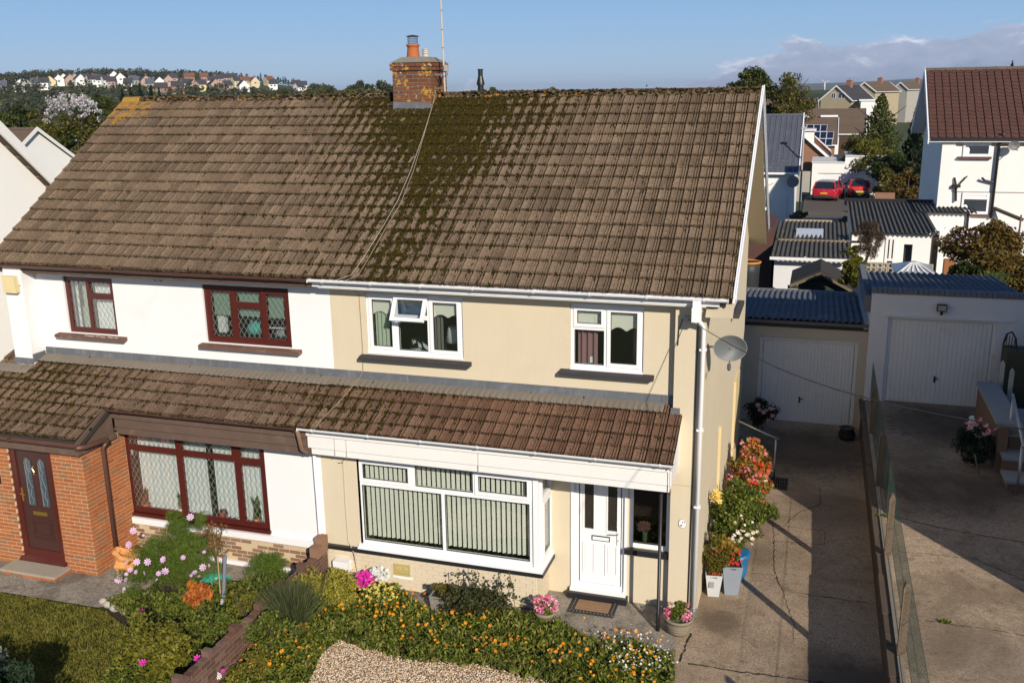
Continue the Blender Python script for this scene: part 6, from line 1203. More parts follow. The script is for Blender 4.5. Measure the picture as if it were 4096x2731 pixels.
for k in range(3): part(MB().prism([(4.0+.16*k, 8.9-.25*k, 1.5), (4.09+.16*k, 8.9-.25*k, 1.5), (4.09+.16*k, 8.9-.25*k, 2.45-.1*k), (4.045+.16*k, 8.9-.25*k, 2.52-.1*k), (4.0+.16*k, 8.9-.25*k, 2.45-.1*k)], (0, .05, 0)), 'picket', surf('peeling_white', (.5, .48, .45), .9, .2), gp)
ga = thing('iron_gate', 'black arched iron gate beside the white garage', 'gate', (4.35, 9.6, .85)); mb = MB(); mb.tube([(4.30+.12*k/10, 9.6, 1.0+0*k) for k in range(2)], .01, 4); 
arc = [(4.33, 9.55, .9), (4.33, 9.55, 2.6), (4.36, 9.45, 2.85), (4.42, 9.25, 2.95), (4.48, 9.05, 2.85), (4.50, 8.95, 2.6), (4.50, 8.95, .9)]; mb.tube(arc, .022, 6)
for t in (.2, .4, .6, .8): mb.tube([(4.33+.17*t, 9.55-.6*t, .95), (4.33+.17*t, 9.55-.6*t, 2.85)], .012, 4)
part(mb, 'bars', BLACKP, ga)
wc = thing('garden_windmill_board', 'white wedge-shaped board propped among the shaded flowers', 'board', (3.45, 6.4, .85)); part(MB().prism([(3.30, 6.5, 1.15), (3.62, 6.5, 1.15), (3.38, 6.5, 1.75), (3.30, 6.5, 1.72)], (0, .04, 0)), 'board', CURT_W, wc)
# our handrail, step and drain grate by the side door
hr = thing('handrail', 'galvanised handrail beside the side door of the cream house', 'handrail', (-.6, 6.4, 0))
ra = at(2550+1065*.38265, 1550+352*.38265, x=-1.35); rb = at(2550+1478*.38265, 1550+542*.38265, z=.95); part(MB().tube([(-1.38, 6.45, 1.22), rb], .022, 8), 'rail', METAL, hr, smooth=True); part(MB().tube([(rb.x-.06, rb.y+.02, .93), (rb.x-.06, rb.y+.02, .0)], .02, 8), 'leg', METAL, hr, smooth=True)
single(MB().box(-1.50, -.66, 5.75, 6.6, 0, .17), 'side_step', CREAMB, 'low cream painted step under the galvanised handrail', 'step', (-1.1, 6, 0))
dg_ = thing('drain_grate', 'slotted iron drain grate set in the drive beside the step', 'grate', (-.43, 5.98, 0)); part(MB().box(-.62, -.24, 5.68, 6.34, .005, .010), 'pit', surf('pit_black', (.008, .008, .008), 1), dg_)
part(MB().wall(-.63, -.23, 5.67, 6.35, 0, .03, [(-.60, -.26, 5.70, 6.32)]), 'x', BLACKP, None) if 0 else None
mb = MB()
for k in range(8): mb.box(-.62+.05*k, -.60+.05*k, 5.68, 6.34, .011, .022)
for k in range(4): mb.box(-.62, -.24, 5.68+.21*k, 5.70+.21*k, .0105, .0215)
part(mb, 'bar', surf('iron_brown', (.11, .08, .05), .7, .3), dg_)
# repair patch and joints in the drive
mb = MB()
def crack(pts, w=.007, z=.0075):
    pts = [Vector((p[0], p[1], z)) for p in pts]; out = [pts[0]]
    for a, b in zip(pts, pts[1:]):
        n = max(2, int((b-a).length/.06)); 
        for k in range(1, n+1): out.append(a.lerp(b, k/n)+Vector((rnd.uniform(-.018, .018), rnd.uniform(-.018, .018), 0)) if k < n else b)
    for a, b in zip(out, out[1:]):
        d = (b-a).normalized(); q = Vector((-d.y, d.x, 0))*w*rnd.uniform(.5, 1.6); mb.quad(a-q, b-q, b+q, a+q)
G_ = lambda px, py: tuple(at(px, py, z=.006))[:2]; zr = lambda x, y: G_(2600+x*.7213, 1600+y*.7213)
crack([zr(938, 480), zr(945, 575), zr(830, 620), zr(770, 670), zr(750, 690)]); crack([zr(945, 575), zr(1050, 600), zr(1200, 655)], .004)
crack([zr(690, 780), zr(685, 880), zr(692, 960), zr(730, 1045), zr(800, 1065), zr(1250, 1130)]); crack([zr(480, 945), zr(690, 970)], .005)
crack([zr(210, 1460), zr(400, 1490), zr(1000, 1568)], .012); crack([zr(225, 1290), zr(165, 1450)], .012); crack([zr(730, 1045), zr(800, 1250), zr(790, 1340)], .004)
crack([zr(680, 690), zr(690, 780), zr(970, 800), zr(970, 725), zr(680, 690)], .005); crack([zr(700, 345), zr(1150, 380)], .006)
structure(mb, 'drive_cracks', surf('crack_dark', (.035, .03, .02), 1)); mb = MB()
G2 = lambda px, py: tuple(at(px, py, z=.85))[:2]
crack([G2(3560, 2062), G2(3760, 2110), G2(4096, 2170)], .008, .8545); crack([G2(3600, 2205), G2(3900, 2235), G2(4096, 2320)], .006, .8545); crack([G2(3530, 1690), G2(3620, 1730), G2(3680, 1760)], .007, .8545); crack([G2(3700, 2480), G2(4096, 2540)], .006, .8545)
structure(mb, 'upper_drive_cracks', MATS['crack_dark'])
# ================================================================== hills, far houses and woods
YH = lambda px: 350+(3300-px)*.0157
RID = [(-900, 352), (-300, 345), (0, 337), (200, 325), (450, 320), (700, 323), (900, 331), (1100, 345), (1300, 365), (1500, 365), (1900, 374), (2300, 375), (2700, 365), (3050, 372), (3300, 365), (3600, 363), (4100, 357), (5000, 352)]
_az = []
for px, py in RID:
    d = ROT@_vd(px, YH(px)); _az.append((math.atan2(d[0], d[1]), (YH(px)-py)/F))
AZ = np.array([a for a, b in _az]); AN = np.array([b for a, b in _az])
def terr(x, y):
    d = np.hypot(x, y+14.4); a = np.arctan2(x, y+14.4); e = np.interp(a, AZ, AN); zr_ = 8.42+1000*e
    t = np.clip((d-420)/580, 0, 1); s_ = t*t*(3-2*t); w = 1+.0*d; z = zr_*s_+3*s_*np.sin(x*.013+1)*np.sin(y*.011)*.5
    return z*np.clip(1-(d-1050)/1500, .0, 1)**.3-.05
def terr_mesh(nm, mat, a0, a1, d0, d1, na, nd, f):
    A_ = np.linspace(a0, a1, na); Dd = np.linspace(d0, d1, nd); AA, DD = np.meshgrid(A_, Dd); X = DD*np.sin(AA); Y = DD*np.cos(AA)-14.4; Z = f(X, Y)
    V = np.stack([X, Y, Z], -1).reshape(-1, 3); i, j = np.meshgrid(np.arange(na-1), np.arange(nd-1)); b = (j*na+i).ravel(); Q = np.stack([b, b+1, b+na+1, b+na], 1)
    me = npmesh(nm, V, Q, mat); me.polygons.foreach_set('use_smooth', [True]*len(me.polygons)); return link(nm, me, None, 'structure')
HILL, T = newmat('hill_fields'); a1 = T.noise(T.pos, .011, 4, .55); a2 = T.noise(T.pos, .06, 4, .6); vo = T.n('TexVoronoi', {'Vector': T.pos, 'Scale': .012})
c_ = T.mix(T.n('SeparateColor', {0: vo.outputs['Color']}).outputs[0], (.05, .07, .02), (.12, .12, .05)); c_ = T.mix(T.sstep(a2, .4, .62), c_, (.035, .045, .018)); finish(T, c_, 1, spec=.05)
terr_mesh('hill', HILL, D2R(-62), D2R(30), 400, 1500, 180, 60, terr)
def ridge2(x, y):
    d = np.hypot(x, y+14.4); a = np.arctan2(x, y+14.4); e = np.interp(a, AZ2, AN2); t = np.clip((d-2200)/1400, 0, 1); return (8.42+3600*e)*t*t*(3-2*t)-1
R2 = [(1700, 378), (1850, 366), (2000, 362), (2150, 370), (2300, 376), (2900, 366), (3150, 338), (3350, 333), (3520, 326), (3640, 319), (3740, 322), (3900, 330), (4300, 345), (5200, 350)]
AZ2 = np.array([math.atan2(*(ROT@_vd(px, YH(px)))[:2]) for px, _ in R2]); AN2 = np.array([(YH(px)-py)/F for px, py in R2])
FARH = surf('far_moor', (.13, .155, .14), 1, .35, .004, .03, 0); terr_mesh('far_hill', FARH, D2R(-26), D2R(28), 2200, 5200, 120, 24, ridge2)
LF = dict(dark=leafm('foliage_dark', [(.016, .028, .007), (.04, .055, .012), (.07, .085, .02)]), mid=leafm('foliage_mid', [(.03, .045, .008), (.075, .095, .016), (.13, .14, .03)]),
    olive=leafm('foliage_olive', [(.05, .055, .01), (.12, .11, .02), (.20, .165, .035)]), yellow=leafm('foliage_yellow', [(.06, .07, .01), (.13, .13, .015), (.22, .19, .03)]),
    conif=leafm('foliage_conifer', [(.008, .02, .01), (.02, .04, .018), (.035, .055, .02)]), autumn=leafm('foliage_autumn', [(.06, .05, .012), (.14, .09, .02), (.24, .13, .03), (.08, .09, .02)]), far=leafm('foliage_far', [(.035, .045, .018), (.06, .068, .026), (.09, .088, .038)], .1))
def yfor(px, py):
    for d in np.arange(430, 1000, 4):
        dv = ROT@_vd(px, YH(px)); dv = dv/math.hypot(dv[0], dv[1]); X, Y = dv[0]*d, dv[1]*d-14.4; z = float(terr(X, Y))
        if YH(px)-(z-8.42)/d*F <= py: return X, Y, z, d
    return X, Y, z, d
HS = [(15, 377, 40, 'g'), (85, 370, 34, 'w'), (120, 371, 34, 'g'), (150, 366, 30, 'g'), (185, 364, 36, 'w'), (212, 358, 26, 'y'), (240, 352, 26, 'w'), (262, 347, 22, 'w'), (286, 350, 28, 'p'), (305, 347, 22, 'g'), (328, 350, 30, 'w'), (350, 347, 24, 'w'), (372, 351, 28, 'w'), (395, 349, 26, 'g'), (412, 353, 24, 'w'), (432, 354, 26, 'w'), (455, 358, 30, 'p'), (463, 335, 26, 'w'), (487, 343, 28, 'w'), (520, 364, 30, 'w'), (540, 352, 24, 'g'), (588, 352, 30, 'p'), (606, 366, 30, 'g'), (650, 384, 46, 'b'), (640, 358, 36, 'w'), (676, 350, 34, 'p'), (715, 378, 48, 'b'), (752, 364, 36, 'w'), (775, 368, 30, 'p'), (806, 367, 46, 'y'), (700, 342, 36, 'p'), (765, 340, 40, 'r'), (824, 338, 32, 'r'), (856, 352, 36, 'w'), (878, 344, 44, 'p'), (905, 340, 36, 'p'), (862, 365, 34, 'p'), (912, 370, 32, 'p'), (940, 338, 34, 'w'), (948, 352, 30, 'y'), (982, 350, 34, 'c'), (1018, 352, 34, 'c'), (1080, 347, 30, 'c'), (1096, 362, 34, 'w'), (975, 368, 28, 'w'), (1188, 362, 34, 'p'), (1216, 366, 30, 'w'), (1198, 374, 30, 'w')]
WM = {'w': (WHF, RDK), 'g': (GRF, RGY), 'y': (YLF, RDK), 'p': (PNK, RDK), 'b': (BRF, RDK), 'r': (PNK, RRU), 'c': (CRF, RRU)}
NM = {'w': 'white house', 'g': 'grey rendered house', 'y': 'pale yellow house', 'p': 'pinkish house', 'b': 'large brick house', 'r': 'russet roofed pink house', 'c': 'cream house with a russet roof'}
ORD = ['first', 'second', 'third', 'fourth', 'fifth', 'sixth', 'seventh', 'eighth', 'ninth', 'tenth', 'eleventh', 'twelfth', 'thirteenth', 'fourteenth', 'fifteenth', 'sixteenth', 'seventeenth', 'eighteenth', 'nineteenth', 'twentieth']
HS.sort(); CNT = {}
for i, (px, py, wpx, k) in enumerate(HS):
    CNT[k] = CNT.get(k, 0)+1
    X, Y, z, d = yfor(px, py+2); w = wpx/F*d*.92; rot = D2R(rnd.choice([-35, 30, -30, 60, 35, -55])) if k != 'b' else D2R(35); dep = 7.2
    h = 4.6 if k != 'b' else 5.0; ww = max(5.5, w)
    house('%s %s from the left on the far hillside' % (ORD[CNT[k]-1], NM[k]), (X, Y), ww, dep, z-.5, z+h, z+h+3.2, rot, *WM[k], .3, .2, 0, 0, group='houses on the far hillside', wins=[('f', -ww*.32, -ww*.08, 3.2, 4.4), ('f', ww*.08, ww*.32, 3.2, 4.4), ('f', -ww*.32, -ww*.02, .9, 2.2), ('r', -.9, .9, 3.2, 4.4), ('l', -.9, .9, 3.2, 4.4)] , chim=[(ww*.3, .8, .7)] if i % 3 == 0 else ())
# woods on the hillside and crest: nobody could count these trees
P = []; 
def far_tree(X, Y, z, r, h, n=46):
    C = inball(7, (X, Y, z+h*.6), (r*.6, r*.6, h*.3)); return np.concatenate([inball(n//7, c, (r*.5, r*.5, h*.24)) for c in C])
for i in range(1500):
    px = rnd.uniform(-300, 1330); c = rnd.random(); a_, b_ = math.atan2(*(ROT@_vd(px, YH(px)))[:2]), 0
    if c < .55: d = rnd.uniform(930, 1080)
    else: d = rnd.uniform(640, 930)
    X, Y = d*math.sin(a_), d*math.cos(a_)-14.4; z = float(terr(X, Y)); py = YH(px)-(z-8.42)/d*F
    if 60 < px < 560 and 340 < py < 372 and rnd.random() < .985: continue
    if 560 < px < 1250 and 332 < py < 374 and rnd.random() < .97: continue
    P.append(far_tree(X, Y, z, rnd.uniform(2.6, 5), rnd.uniform(4.5, 8.5) if px < 900 else rnd.uniform(3, 6)))
for i in range(420):
    px = rnd.uniform(-200, 1500); a_ = math.atan2(*(ROT@_vd(px, YH(px)))[:2]); d = rnd.uniform(450, 600); X, Y = d*math.sin(a_), d*math.cos(a_)-14.4; P.append(far_tree(X, Y, float(terr(X, Y)), rnd.uniform(3, 5), rnd.uniform(4, 6.5)))
V, Q = leaves(np.concatenate(P), 1.5, .8, .5); o = link('hillside_woods', npmesh('hillside_woods', V, Q, LF['far']), None, 'stuff', 'woods covering the crest and slopes of the far hill around the estate'); 
# conifer spikes on the crest
P = []
for i in range(70):
    px = rnd.choice([rnd.uniform(120, 460), rnd.uniform(500, 1000), rnd.uniform(1020, 1180)]); a_ = math.atan2(*(ROT@_vd(px, YH(px)))[:2]); d = rnd.uniform(990, 1060); X, Y = d*math.sin(a_), d*math.cos(a_)-14.4; z = float(terr(X, Y)); h = rnd.uniform(6, 10)
    for k in range(34): t = rnd.random(); P.append((X+rnd.gauss(0, 1)*(1-t)*1.6, Y, z+h*(.25+.75*t)))
V, Q = leaves(np.array(P), 1.6, .7, .4); link('crest_conifers', npmesh('crest_conifers', V, Q, LF['conif']), None, 'stuff', 'line of small conifers standing along the crest of the far hill')

BARK = surf('bark', (.09, .07, .05), .95, .3, 6, 30, .01)
def tree(label, px, ptop, wpx, D, pal, nc=26, per=150, ls=.26, zb=0.0, hfrac=.75, shell=.45, group=None, pbot=None, name='tree', cat='tree', trunk=True, squash=1, seed=None, conic=False, asp=.55):
    top_ = at(px, ptop, y=D-14.4); w = wpx/F*D; x = top_.x; y = D-14.4
    h = (top_.z-zb) if pbot is None else top_.z-at(px, pbot, y=y).z; z0 = top_.z-h if pbot is not None else zb
    t = thing(name, label, cat, (x, y, z0), group); ch_ = h*hfrac; cz = z0+h-ch_/2
    if trunk:
        mb = MB().tube([(x, y, z0), (x+.1, y, z0+h*.3), (x, y, cz), (x, y, z0+h*.85)], [w*.045, w*.036, w*.025, w*.008], 7)
        for k in range(7): a = rnd.uniform(0, 6.28); b0 = Vector((x, y, z0+h*rnd.uniform(.3, .65))); mb.tube([b0, b0+Vector((math.cos(a)*w*.2, math.sin(a)*w*.2, h*.12)), b0+Vector((math.cos(a)*w*.38, math.sin(a)*w*.38, h*.22))], [w*.014, w*.009, w*.004], 5)
        part(mb, 'trunk', BARK, t)
    if conic:
        out = []
        for k in range(nc*per//2):
            q = rnd.random()**.6; a = rnd.uniform(0, 6.28); r = w/2*(q**.75)*rnd.uniform(.35, 1)*(1+.22*math.sin(q*31+a*2)); out.append((x+r*math.cos(a), y+r*math.sin(a), z0+h*(1-q*hfrac)-r*.12+rnd.uniform(-.1, .1)))
        Pn = np.array(out)
    else: Pn = clumps(nc, per, (x, y, cz), (w*.40, w*.40*squash, ch_*.42), w*.17, shell)
    leafpart('crown', Pn, ls, LF[pal] if isinstance(pal, str) else pal, t, asp, .45); return t
TL = 'trees behind the left-hand houses'
TO = {}
for i, (px, pt_, w_, D, pal) in enumerate(sorted([(-60, 372, 190, 88, 'mid'), (60, 385, 170, 84, 'dark'), (150, 392, 150, 80, 'olive'), (40, 430, 200, 72, 'mid'), (190, 430, 160, 70, 'olive'), (-20, 470, 180, 66, 'olive'), (120, 478, 190, 66, 'mid'), (300, 480, 180, 66, 'mid'), (250, 455, 120, 74, 'dark'), (430, 372, 170, 112, 'mid'), (380, 366, 150, 120, 'dark'), (500, 385, 170, 104, 'dark'), (450, 440, 190, 90, 'mid'), (330, 372, 150, 118, 'dark'), (560, 392, 120, 120, 'mid'), (260, 372, 120, 124, 'mid')])):
    TO[pal] = TO.get(pal, 0)+1
    tree('%s %s broad tree from the left in the belt behind the left-hand roofs' % (ORD[TO[pal]-1], {'mid': 'mid green', 'dark': 'dark green', 'olive': 'olive'}[pal]), px, pt_, w_, D, pal, 30, 190, .30, group=TL, hfrac=.9)
for k_, (px, pt_, w_) in enumerate(((486, 345, 70), (520, 352, 80), (556, 327, 76), (600, 335, 84), (635, 352, 70))): tree('%s dark pointed conifer from the left behind the lichened ridge end' % ORD[k_], px, pt_, w_, 125, 'conif', 30, 160, .34, group='conifers behind the left end of the ridge', conic=True, hfrac=.95)
wt = tree('tall shrub covered in white plumes behind the white gable on the left', 315, 392, 300, 66, 'olive', 34, 170, .26, hfrac=.95, name='shrub', cat='shrub')
q = at(300, 405, y=51.6); C = clumps(44, 42, (q.x, 51.0, q.z-.2), (2.5, 1.2, .75), .30, .2, 1.3); C = np.concatenate([C, clumps(14, 34, (q.x+2.3, 50.6, q.z-.9), (1.1, .8, 1.1), .25, .2), clumps(9, 30, (q.x-1.6, 50.4, q.z-1.2), (.7, .5, .8), .22, .2)])
leafpart('white_plumes', C, .17, leafm('plume', [(.45, .42, .42), (.62, .58, .60), (.78, .75, .74)], .1), wt, .5, .8)
SO = 0
for px, pt_, w_, D, pal in sorted(((1440, 322, 120, 320, 'far'), (1520, 317, 130, 330, 'far'), (1405, 345, 110, 250, 'olive'), (1480, 350, 150, 240, 'olive'), (1330, 350, 130, 260, 'far'), (1260, 352, 120, 280, 'olive'), (1140, 355, 120, 300, 'far'), (1920, 350, 60, 300, 'mid'), (1968, 338, 45, 290, 'mid'), (1890, 358, 50, 300, 'dark'), (2075, 362, 44, 300, 'dark'), (2205, 344, 80, 280, 'mid'), (2000, 362, 40, 320, 'olive'), (2700, 358, 50, 330, 'far'))):
    SO += px not in (1968, 2205, 1440, 1520)
    tree({1968: 'narrow pale tree just right of the black flue above the ridge', 2205: 'round green tree crown alone above the middle of the ridge', 1440: 'dark rounded tree on the skyline just left of the chimney', 1520: 'tall dark tree on the skyline touching the chimney'}.get(px, '%s small tree from the left showing just above the main ridge' % ORD[SO-1]), px, pt_, w_*1.25, D, pal, 26, 130, .9, group=None if px in (1968, 2205, 1440, 1520) else 'small trees above the ridge', hfrac=.85)
# right-hand trees
tree('large dense green tree behind the right end of the main ridge', 3010, 258, 250, 118, 'mid', 60, 420, .42, hfrac=.9)
tree('thin airy half-bare tree beside the large dense one', 3165, 262, 190, 116, 'olive', 46, 170, .30, hfrac=.85, shell=.2); tree('low dark tree at the foot of the large dense one', 2960, 330, 160, 112, 'dark', 26, 220, .28, hfrac=.9)
tree('small round tree left of the pebbledash houses', 3225, 366, 90, 150, 'dark', 16, 120, .4, hfrac=.9)
tree('tall pale green conifer-like tree between the brown fence and the tall white house', 3530, 372, 250, 92, 'mid', 60, 300, .26, hfrac=1, conic=True); tree('olive broad tree below the tall pale conifer', 3470, 520, 190, 88, 'olive', 34, 260, .24, hfrac=.95)
tree('dark layered conifer against the gable of the tall white house', 3672, 420, 120, 84, 'conif', 40, 260, .30, hfrac=.98, conic=True)
tree('bright yellow-green bush above the white double garage', 3480, 556, 190, 84, 'yellow', 34, 260, .22, hfrac=.8)
tree('deep green shaded shrub overhanging the white double garage', 3570, 618, 190, 79.5, 'dark', 34, 260, .22, hfrac=.95, pbot=735); tree('deep green conifer bough left of the tall white house', 3668, 560, 90, 76, 'conif', 24, 200, .26, hfrac=.95)
tree('rounded olive hedge right of the scarlet car', 3572, 672, 150, 76, 'olive', 26, 260, .2, hfrac=.9, name='hedge', cat='hedge'); tree('russet and olive hedge against the tall white house', 3640, 668, 130, 71, 'autumn', 26, 260, .2, hfrac=.95, name='hedge', cat='hedge')
single(MB().box(at(3500, 775, y=54).x, at(3580, 775, y=54).x, 54, 54.4, 0, at(3530, 772, y=54).z), 'low_brick_wall', BRF, 'low brick wall under the rounded olive hedge', 'wall', (at(3540, 775, y=54).x, 54, 0))
tree('orange and olive rounded shrub with pale flowers, right of the sheds', 3925, 892, 300, 36.5, 'autumn', 60, 300, .13, hfrac=.8, name='shrub', cat='shrub', pbot=1090, squash=.8)
q = at(3850, 920, y=21.5); o = [x_ for x_ in bpy.data.objects if x_.get('label', '').startswith('orange and olive')][0]; leafpart('pale_flowers', inball(110, (q.x-.2, 21.3, q.z-.2), (.9, .8, .30)), .09, leafm('pale_flower', [(.6, .5, .6), (.7, .62, .66), (.5, .3, .5)]), o, kind='stuff')
tree('dark broad-leaved hedge behind the blue-grey coping at the right edge', 4010, 1010, 330, 33.5, 'autumn', 50, 330, .14, hfrac=1, name='hedge', cat='hedge', pbot=1180, squash=.5); tree('dark green hedge below the orange shrub by the brick pillar', 3870, 1050, 160, 33, 'dark', 30, 260, .13, hfrac=1, name='hedge', cat='hedge', pbot=1170, squash=.5)
sg = thing('spiky_plant', 'spiky green strap-leaved plant poking over the blue-grey coping', 'plant', at(3965, 1180, y=17)); q = at(3965, 1160, y=17); ax_ = rs.normal(size=(150, 3))*.5+np.array([0, 0, 1.0]); V, Q = leaves(np.array(q)+np.stack([ax_[:, 0]*.35, ax_[:, 1]*.1, .1+.12*ax_[:, 2]], 1), .62, .06, 0, ax_*1.4); o_ = link('leaf', npmesh('leaf', V, Q, leafm('strap', [(.05, .09, .02), (.14, .20, .05)]), org(sg)), sg)
cs = tree('bare tangled climber hanging over the outbuilding window', 3475, 880, 130, 39, leafm('twigs', [(.05, .03, .02), (.12, .08, .05)], 0), 34, 160, .20, pbot=1050, hfrac=.95, name='climber', cat='climber', asp=.08, squash=.4)
tree('small yellow-green shrub at the corner between the two corrugated sheds', 3410, 985, 80, 37, 'yellow', 14, 130, .12, pbot=1060, hfrac=1, name='shrub', cat='shrub', squash=.6); tree('leafy green shrub in front of the screen-block wall', 3420, 1040, 130, 30.5, 'yellow', 24, 160, .11, pbot=1150, hfrac=1, name='shrub', cat='shrub', squash=.6)
tree('small bush with orange tips by the shed behind the lamp column', 3200, 842, 60, 60, 'yellow', 10, 60, .2, pbot=872, hfrac=1, name='bush', cat='bush')
# conifers over the right roof
for px, w_, pt_ in ((4050, 46, 243), (4085, 40, 262), (3985, 30, 268)): tree({4050: 'tallest small conifer top', 4085: 'rightmost small conifer top', 3985: 'leftmost small conifer top'}[px]+' showing above the red-brown roof', px, pt_, w_, 130, 'conif', 14, 120, .3, group='conifers above the red-brown roof', conic=True, hfrac=.5)
# wind turbine
q = at(3300, 355, y=1500); wt_ = thing('wind_turbine', 'tiny white wind turbine on the horizon left of the pebbledash houses', 'wind turbine', (q.x, 1500, q.z-20)); tp = at(3300, 330, y=1500)
part(MB().tube([(q.x, 1500, q.z-20), tuple(tp)], [1.0, .6], 6), 'tower', WHF, wt_); hb_ = MB()
for k in range(3): a = D2R(20+120*k); hb_.bar(tp+Vector((0, -1.5, 0)), tp+Vector((6*math.cos(a), -1.5, 6*math.sin(a))), .5, .3, (0, 1, 0))
part(hb_, 'blade', WHF, wt_)

# ================================================================== front gardens
def fol(*cols, t=.25): return leafm('leaf_%d' % len(MATS), list(cols), t)
G3 = lambda px, py, z=0.0: at(px, py, z=z)
# gravel
def in_poly(P, poly):
    x, y = P[:, 0], P[:, 1]; n = len(poly); c = np.zeros(len(P), bool)
    for i in range(n):
        x1, y1 = poly[i]; x2, y2 = poly[(i+1) % n]; cond = ((y1 > y) != (y2 > y)) & (x < (x2-x1)*(y-y1)/(y2-y1+1e-12)+x1); c ^= cond
    return c
def scatter(poly, n):
    poly = [tuple(p)[:2] for p in poly]; a = np.array(poly); lo, hi = a.min(0), a.max(0); out = []
    tot = 0
    while tot < n:
        P = rs.uniform(lo, hi, (n*2, 2)); P = P[in_poly(P, poly)]; out.append(P); tot += len(P)
    return np.concatenate(out)[:n]
gpoly = [G3(1235, 2731), G3(1290, 2610), G3(1360, 2560), G3(1470, 2590), G3(1600, 2625), G3(1760, 2640), G3(1960, 2660), G3(2130, 2700), G3(2330, 2740), (-2.9, -3.6), (-6.5, -4.2), (-7.6, -3.6)]
GRV, T = newmat('gravel'); ri = T.n('NewGeometry').outputs['Random Per Island']; finish(T, T.ramp(ri, [(0, (.24, .12, .06)), (.2, (.52, .34, .18)), (.45, (.72, .57, .38)), (.7, (.58, .46, .34)), (.85, (.82, .74, .62)), (1, (.34, .26, .20))]), .8, spec=.3)
sheet('gravel_bed', [(p[0], p[1]) for p in gpoly], .004, surf('gravel_fines', (.40, .29, .19), 1, .5, 20, 60, .01))
GP = scatter(gpoly, 17000); n = len(GP); base = np.array([(1, 0, 0), (-.5, .87, 0), (-.5, -.87, 0), (0, 0, .8), (0, 0, -.6), (.6, .9, .2)]); Fq = np.array([(0, 5, 3), (5, 1, 3), (1, 2, 3), (2, 0, 3), (0, 4, 5), (5, 4, 1)])
sz = rs.uniform(.008, .019, n); th = rs.uniform(0, 6.28, n); bx = base[None]*sz[:, None, None]*rs.uniform(.7, 1.3, (n, 1, 3)); xr = bx[..., 0]*np.cos(th)[:, None]-bx[..., 1]*np.sin(th)[:, None]; yr = bx[..., 0]*np.sin(th)[:, None]+bx[..., 1]*np.cos(th)[:, None]
V = np.stack([xr+GP[:, :1], yr+GP[:, 1:2], bx[..., 2]+rs.uniform(.006, .022, (n, 1))], -1).reshape(-1, 3); Q = (np.arange(n)[:, None, None]*6+Fq[None]).reshape(-1, 3)
link('gravel_stones', npmesh('gravel_stones', V, Q, GRV), None, 'stuff', 'buff and brown gravel chippings in front of the marigold bed')
# rope edging
ROPE = surf('terracotta_edge', (.36, .17, .11), .85, .2, 8, 50, .003)
for k, (a, b) in enumerate(((G3(1940, 2650), G3(2140, 2680)), (G3(1375, 2562), G3(1460, 2590)))):
    nS = max(2, int((b-a).length/.24)); e = thing('rope_edging', ['terracotta rope-top edging at the right front of the marigold bed', 'terracotta rope-top edging at the left corner of the gravel'][k], 'garden edging', (a.x, a.y, 0))
    for j in range(nS):
        p0 = a.lerp(b, j/nS); p1 = a.lerp(b, (j+.94)/nS); mb = MB().bar(p0+Vector((0, 0, .02)), p1+Vector((0, 0, .02)), .035, .07); m_ = 10
        mb.tube([p0.lerp(p1, q/m_)+Vector((0, .008*math.sin(q*2.2), .07+.008*math.cos(q*2.2))) for q in range(m_+1)], [.027+.005*(q % 2) for q in range(m_+1)], 7); part(mb, 'edging_piece', ROPE, e)
# marigold bed
bed_poly = [G3(1265, 2450), G3(1330, 2350), G3(1480, 2330), G3(1620, 2370), G3(1760, 2470), G3(2060, 2440), G3(2230, 2490), G3(2380, 2560), G3(2560, 2590), G3(2700, 2620), G3(2700, 2790), G3(2330, 2790), G3(2160, 2715), G3(1960, 2672), G3(1740, 2650), G3(1480, 2600), G3(1370, 2560), G3(1305, 2620), G3(1250, 2740), G3(1060, 2760), G3(900, 2760), G3(1000, 2640), G3(1120, 2520)]
def bedplants(poly, n, h, size, mat, nm, lab, asp=.42, lump=.5):
    poly = [(p[0], p[1]-.13) for p in poly]; P2 = scatter(poly, n); f = np.sin(P2[:, 0]*5.1+2*np.sin(P2[:, 1]*4.3))*np.cos(P2[:, 1]*6.2+P2[:, 0]*1.7); g = np.sin(P2[:, 0]*13+P2[:, 1]*9)*np.sin(P2[:, 1]*15-P2[:, 0]*7)
    H = h*(.62+lump*.35*f+.25*lump*g); keep = (rs.uniform(size=n) < .62+.38*(f*.5+.5)); P3 = np.stack([P2[:, 0], P2[:, 1], np.maximum(.02, H)*rs.uniform(.15, 1, n)**.55], 1)[keep]
    V, Q = leaves(P3, size, asp, .55); link(nm, npmesh(nm, V, Q, mat), None, 'stuff', lab); return P3
MG = fol((.03, .05, .007), (.10, .14, .016), (.19, .22, .03), (.26, .24, .05)); 
P3 = bedplants(bed_poly, 34000, .30, .075, MG, 'marigold_leaves', 'dense green marigold foliage filling the curved bed under the bay window')
ORANGE = leafm('orange_petal', [(.72, .20, .01), (.85, .30, .01), (.85, .42, .02)], .1)
bedplants(bed_poly, 1700, .34, .12, fol((.10, .12, .02), (.26, .25, .04), (.32, .22, .08)), 'marigold_large_leaves', 'larger olive leaves standing among the marigolds', .3); FP = scatter(bed_poly, 420); FP = FP[(np.sin(FP[:, 0]*2.3+1)+np.sin(FP[:, 1]*3+FP[:, 0]) > -.9)]; V, Q = discs(np.stack([FP[:, 0], FP[:, 1], rs.uniform(.22, .38, len(FP))], 1), .026, petals=7); link('marigold_flowers', npmesh('marigold_flowers', V, Q, ORANGE), None, 'stuff', 'scattered orange marigold flowers over the curved bed')
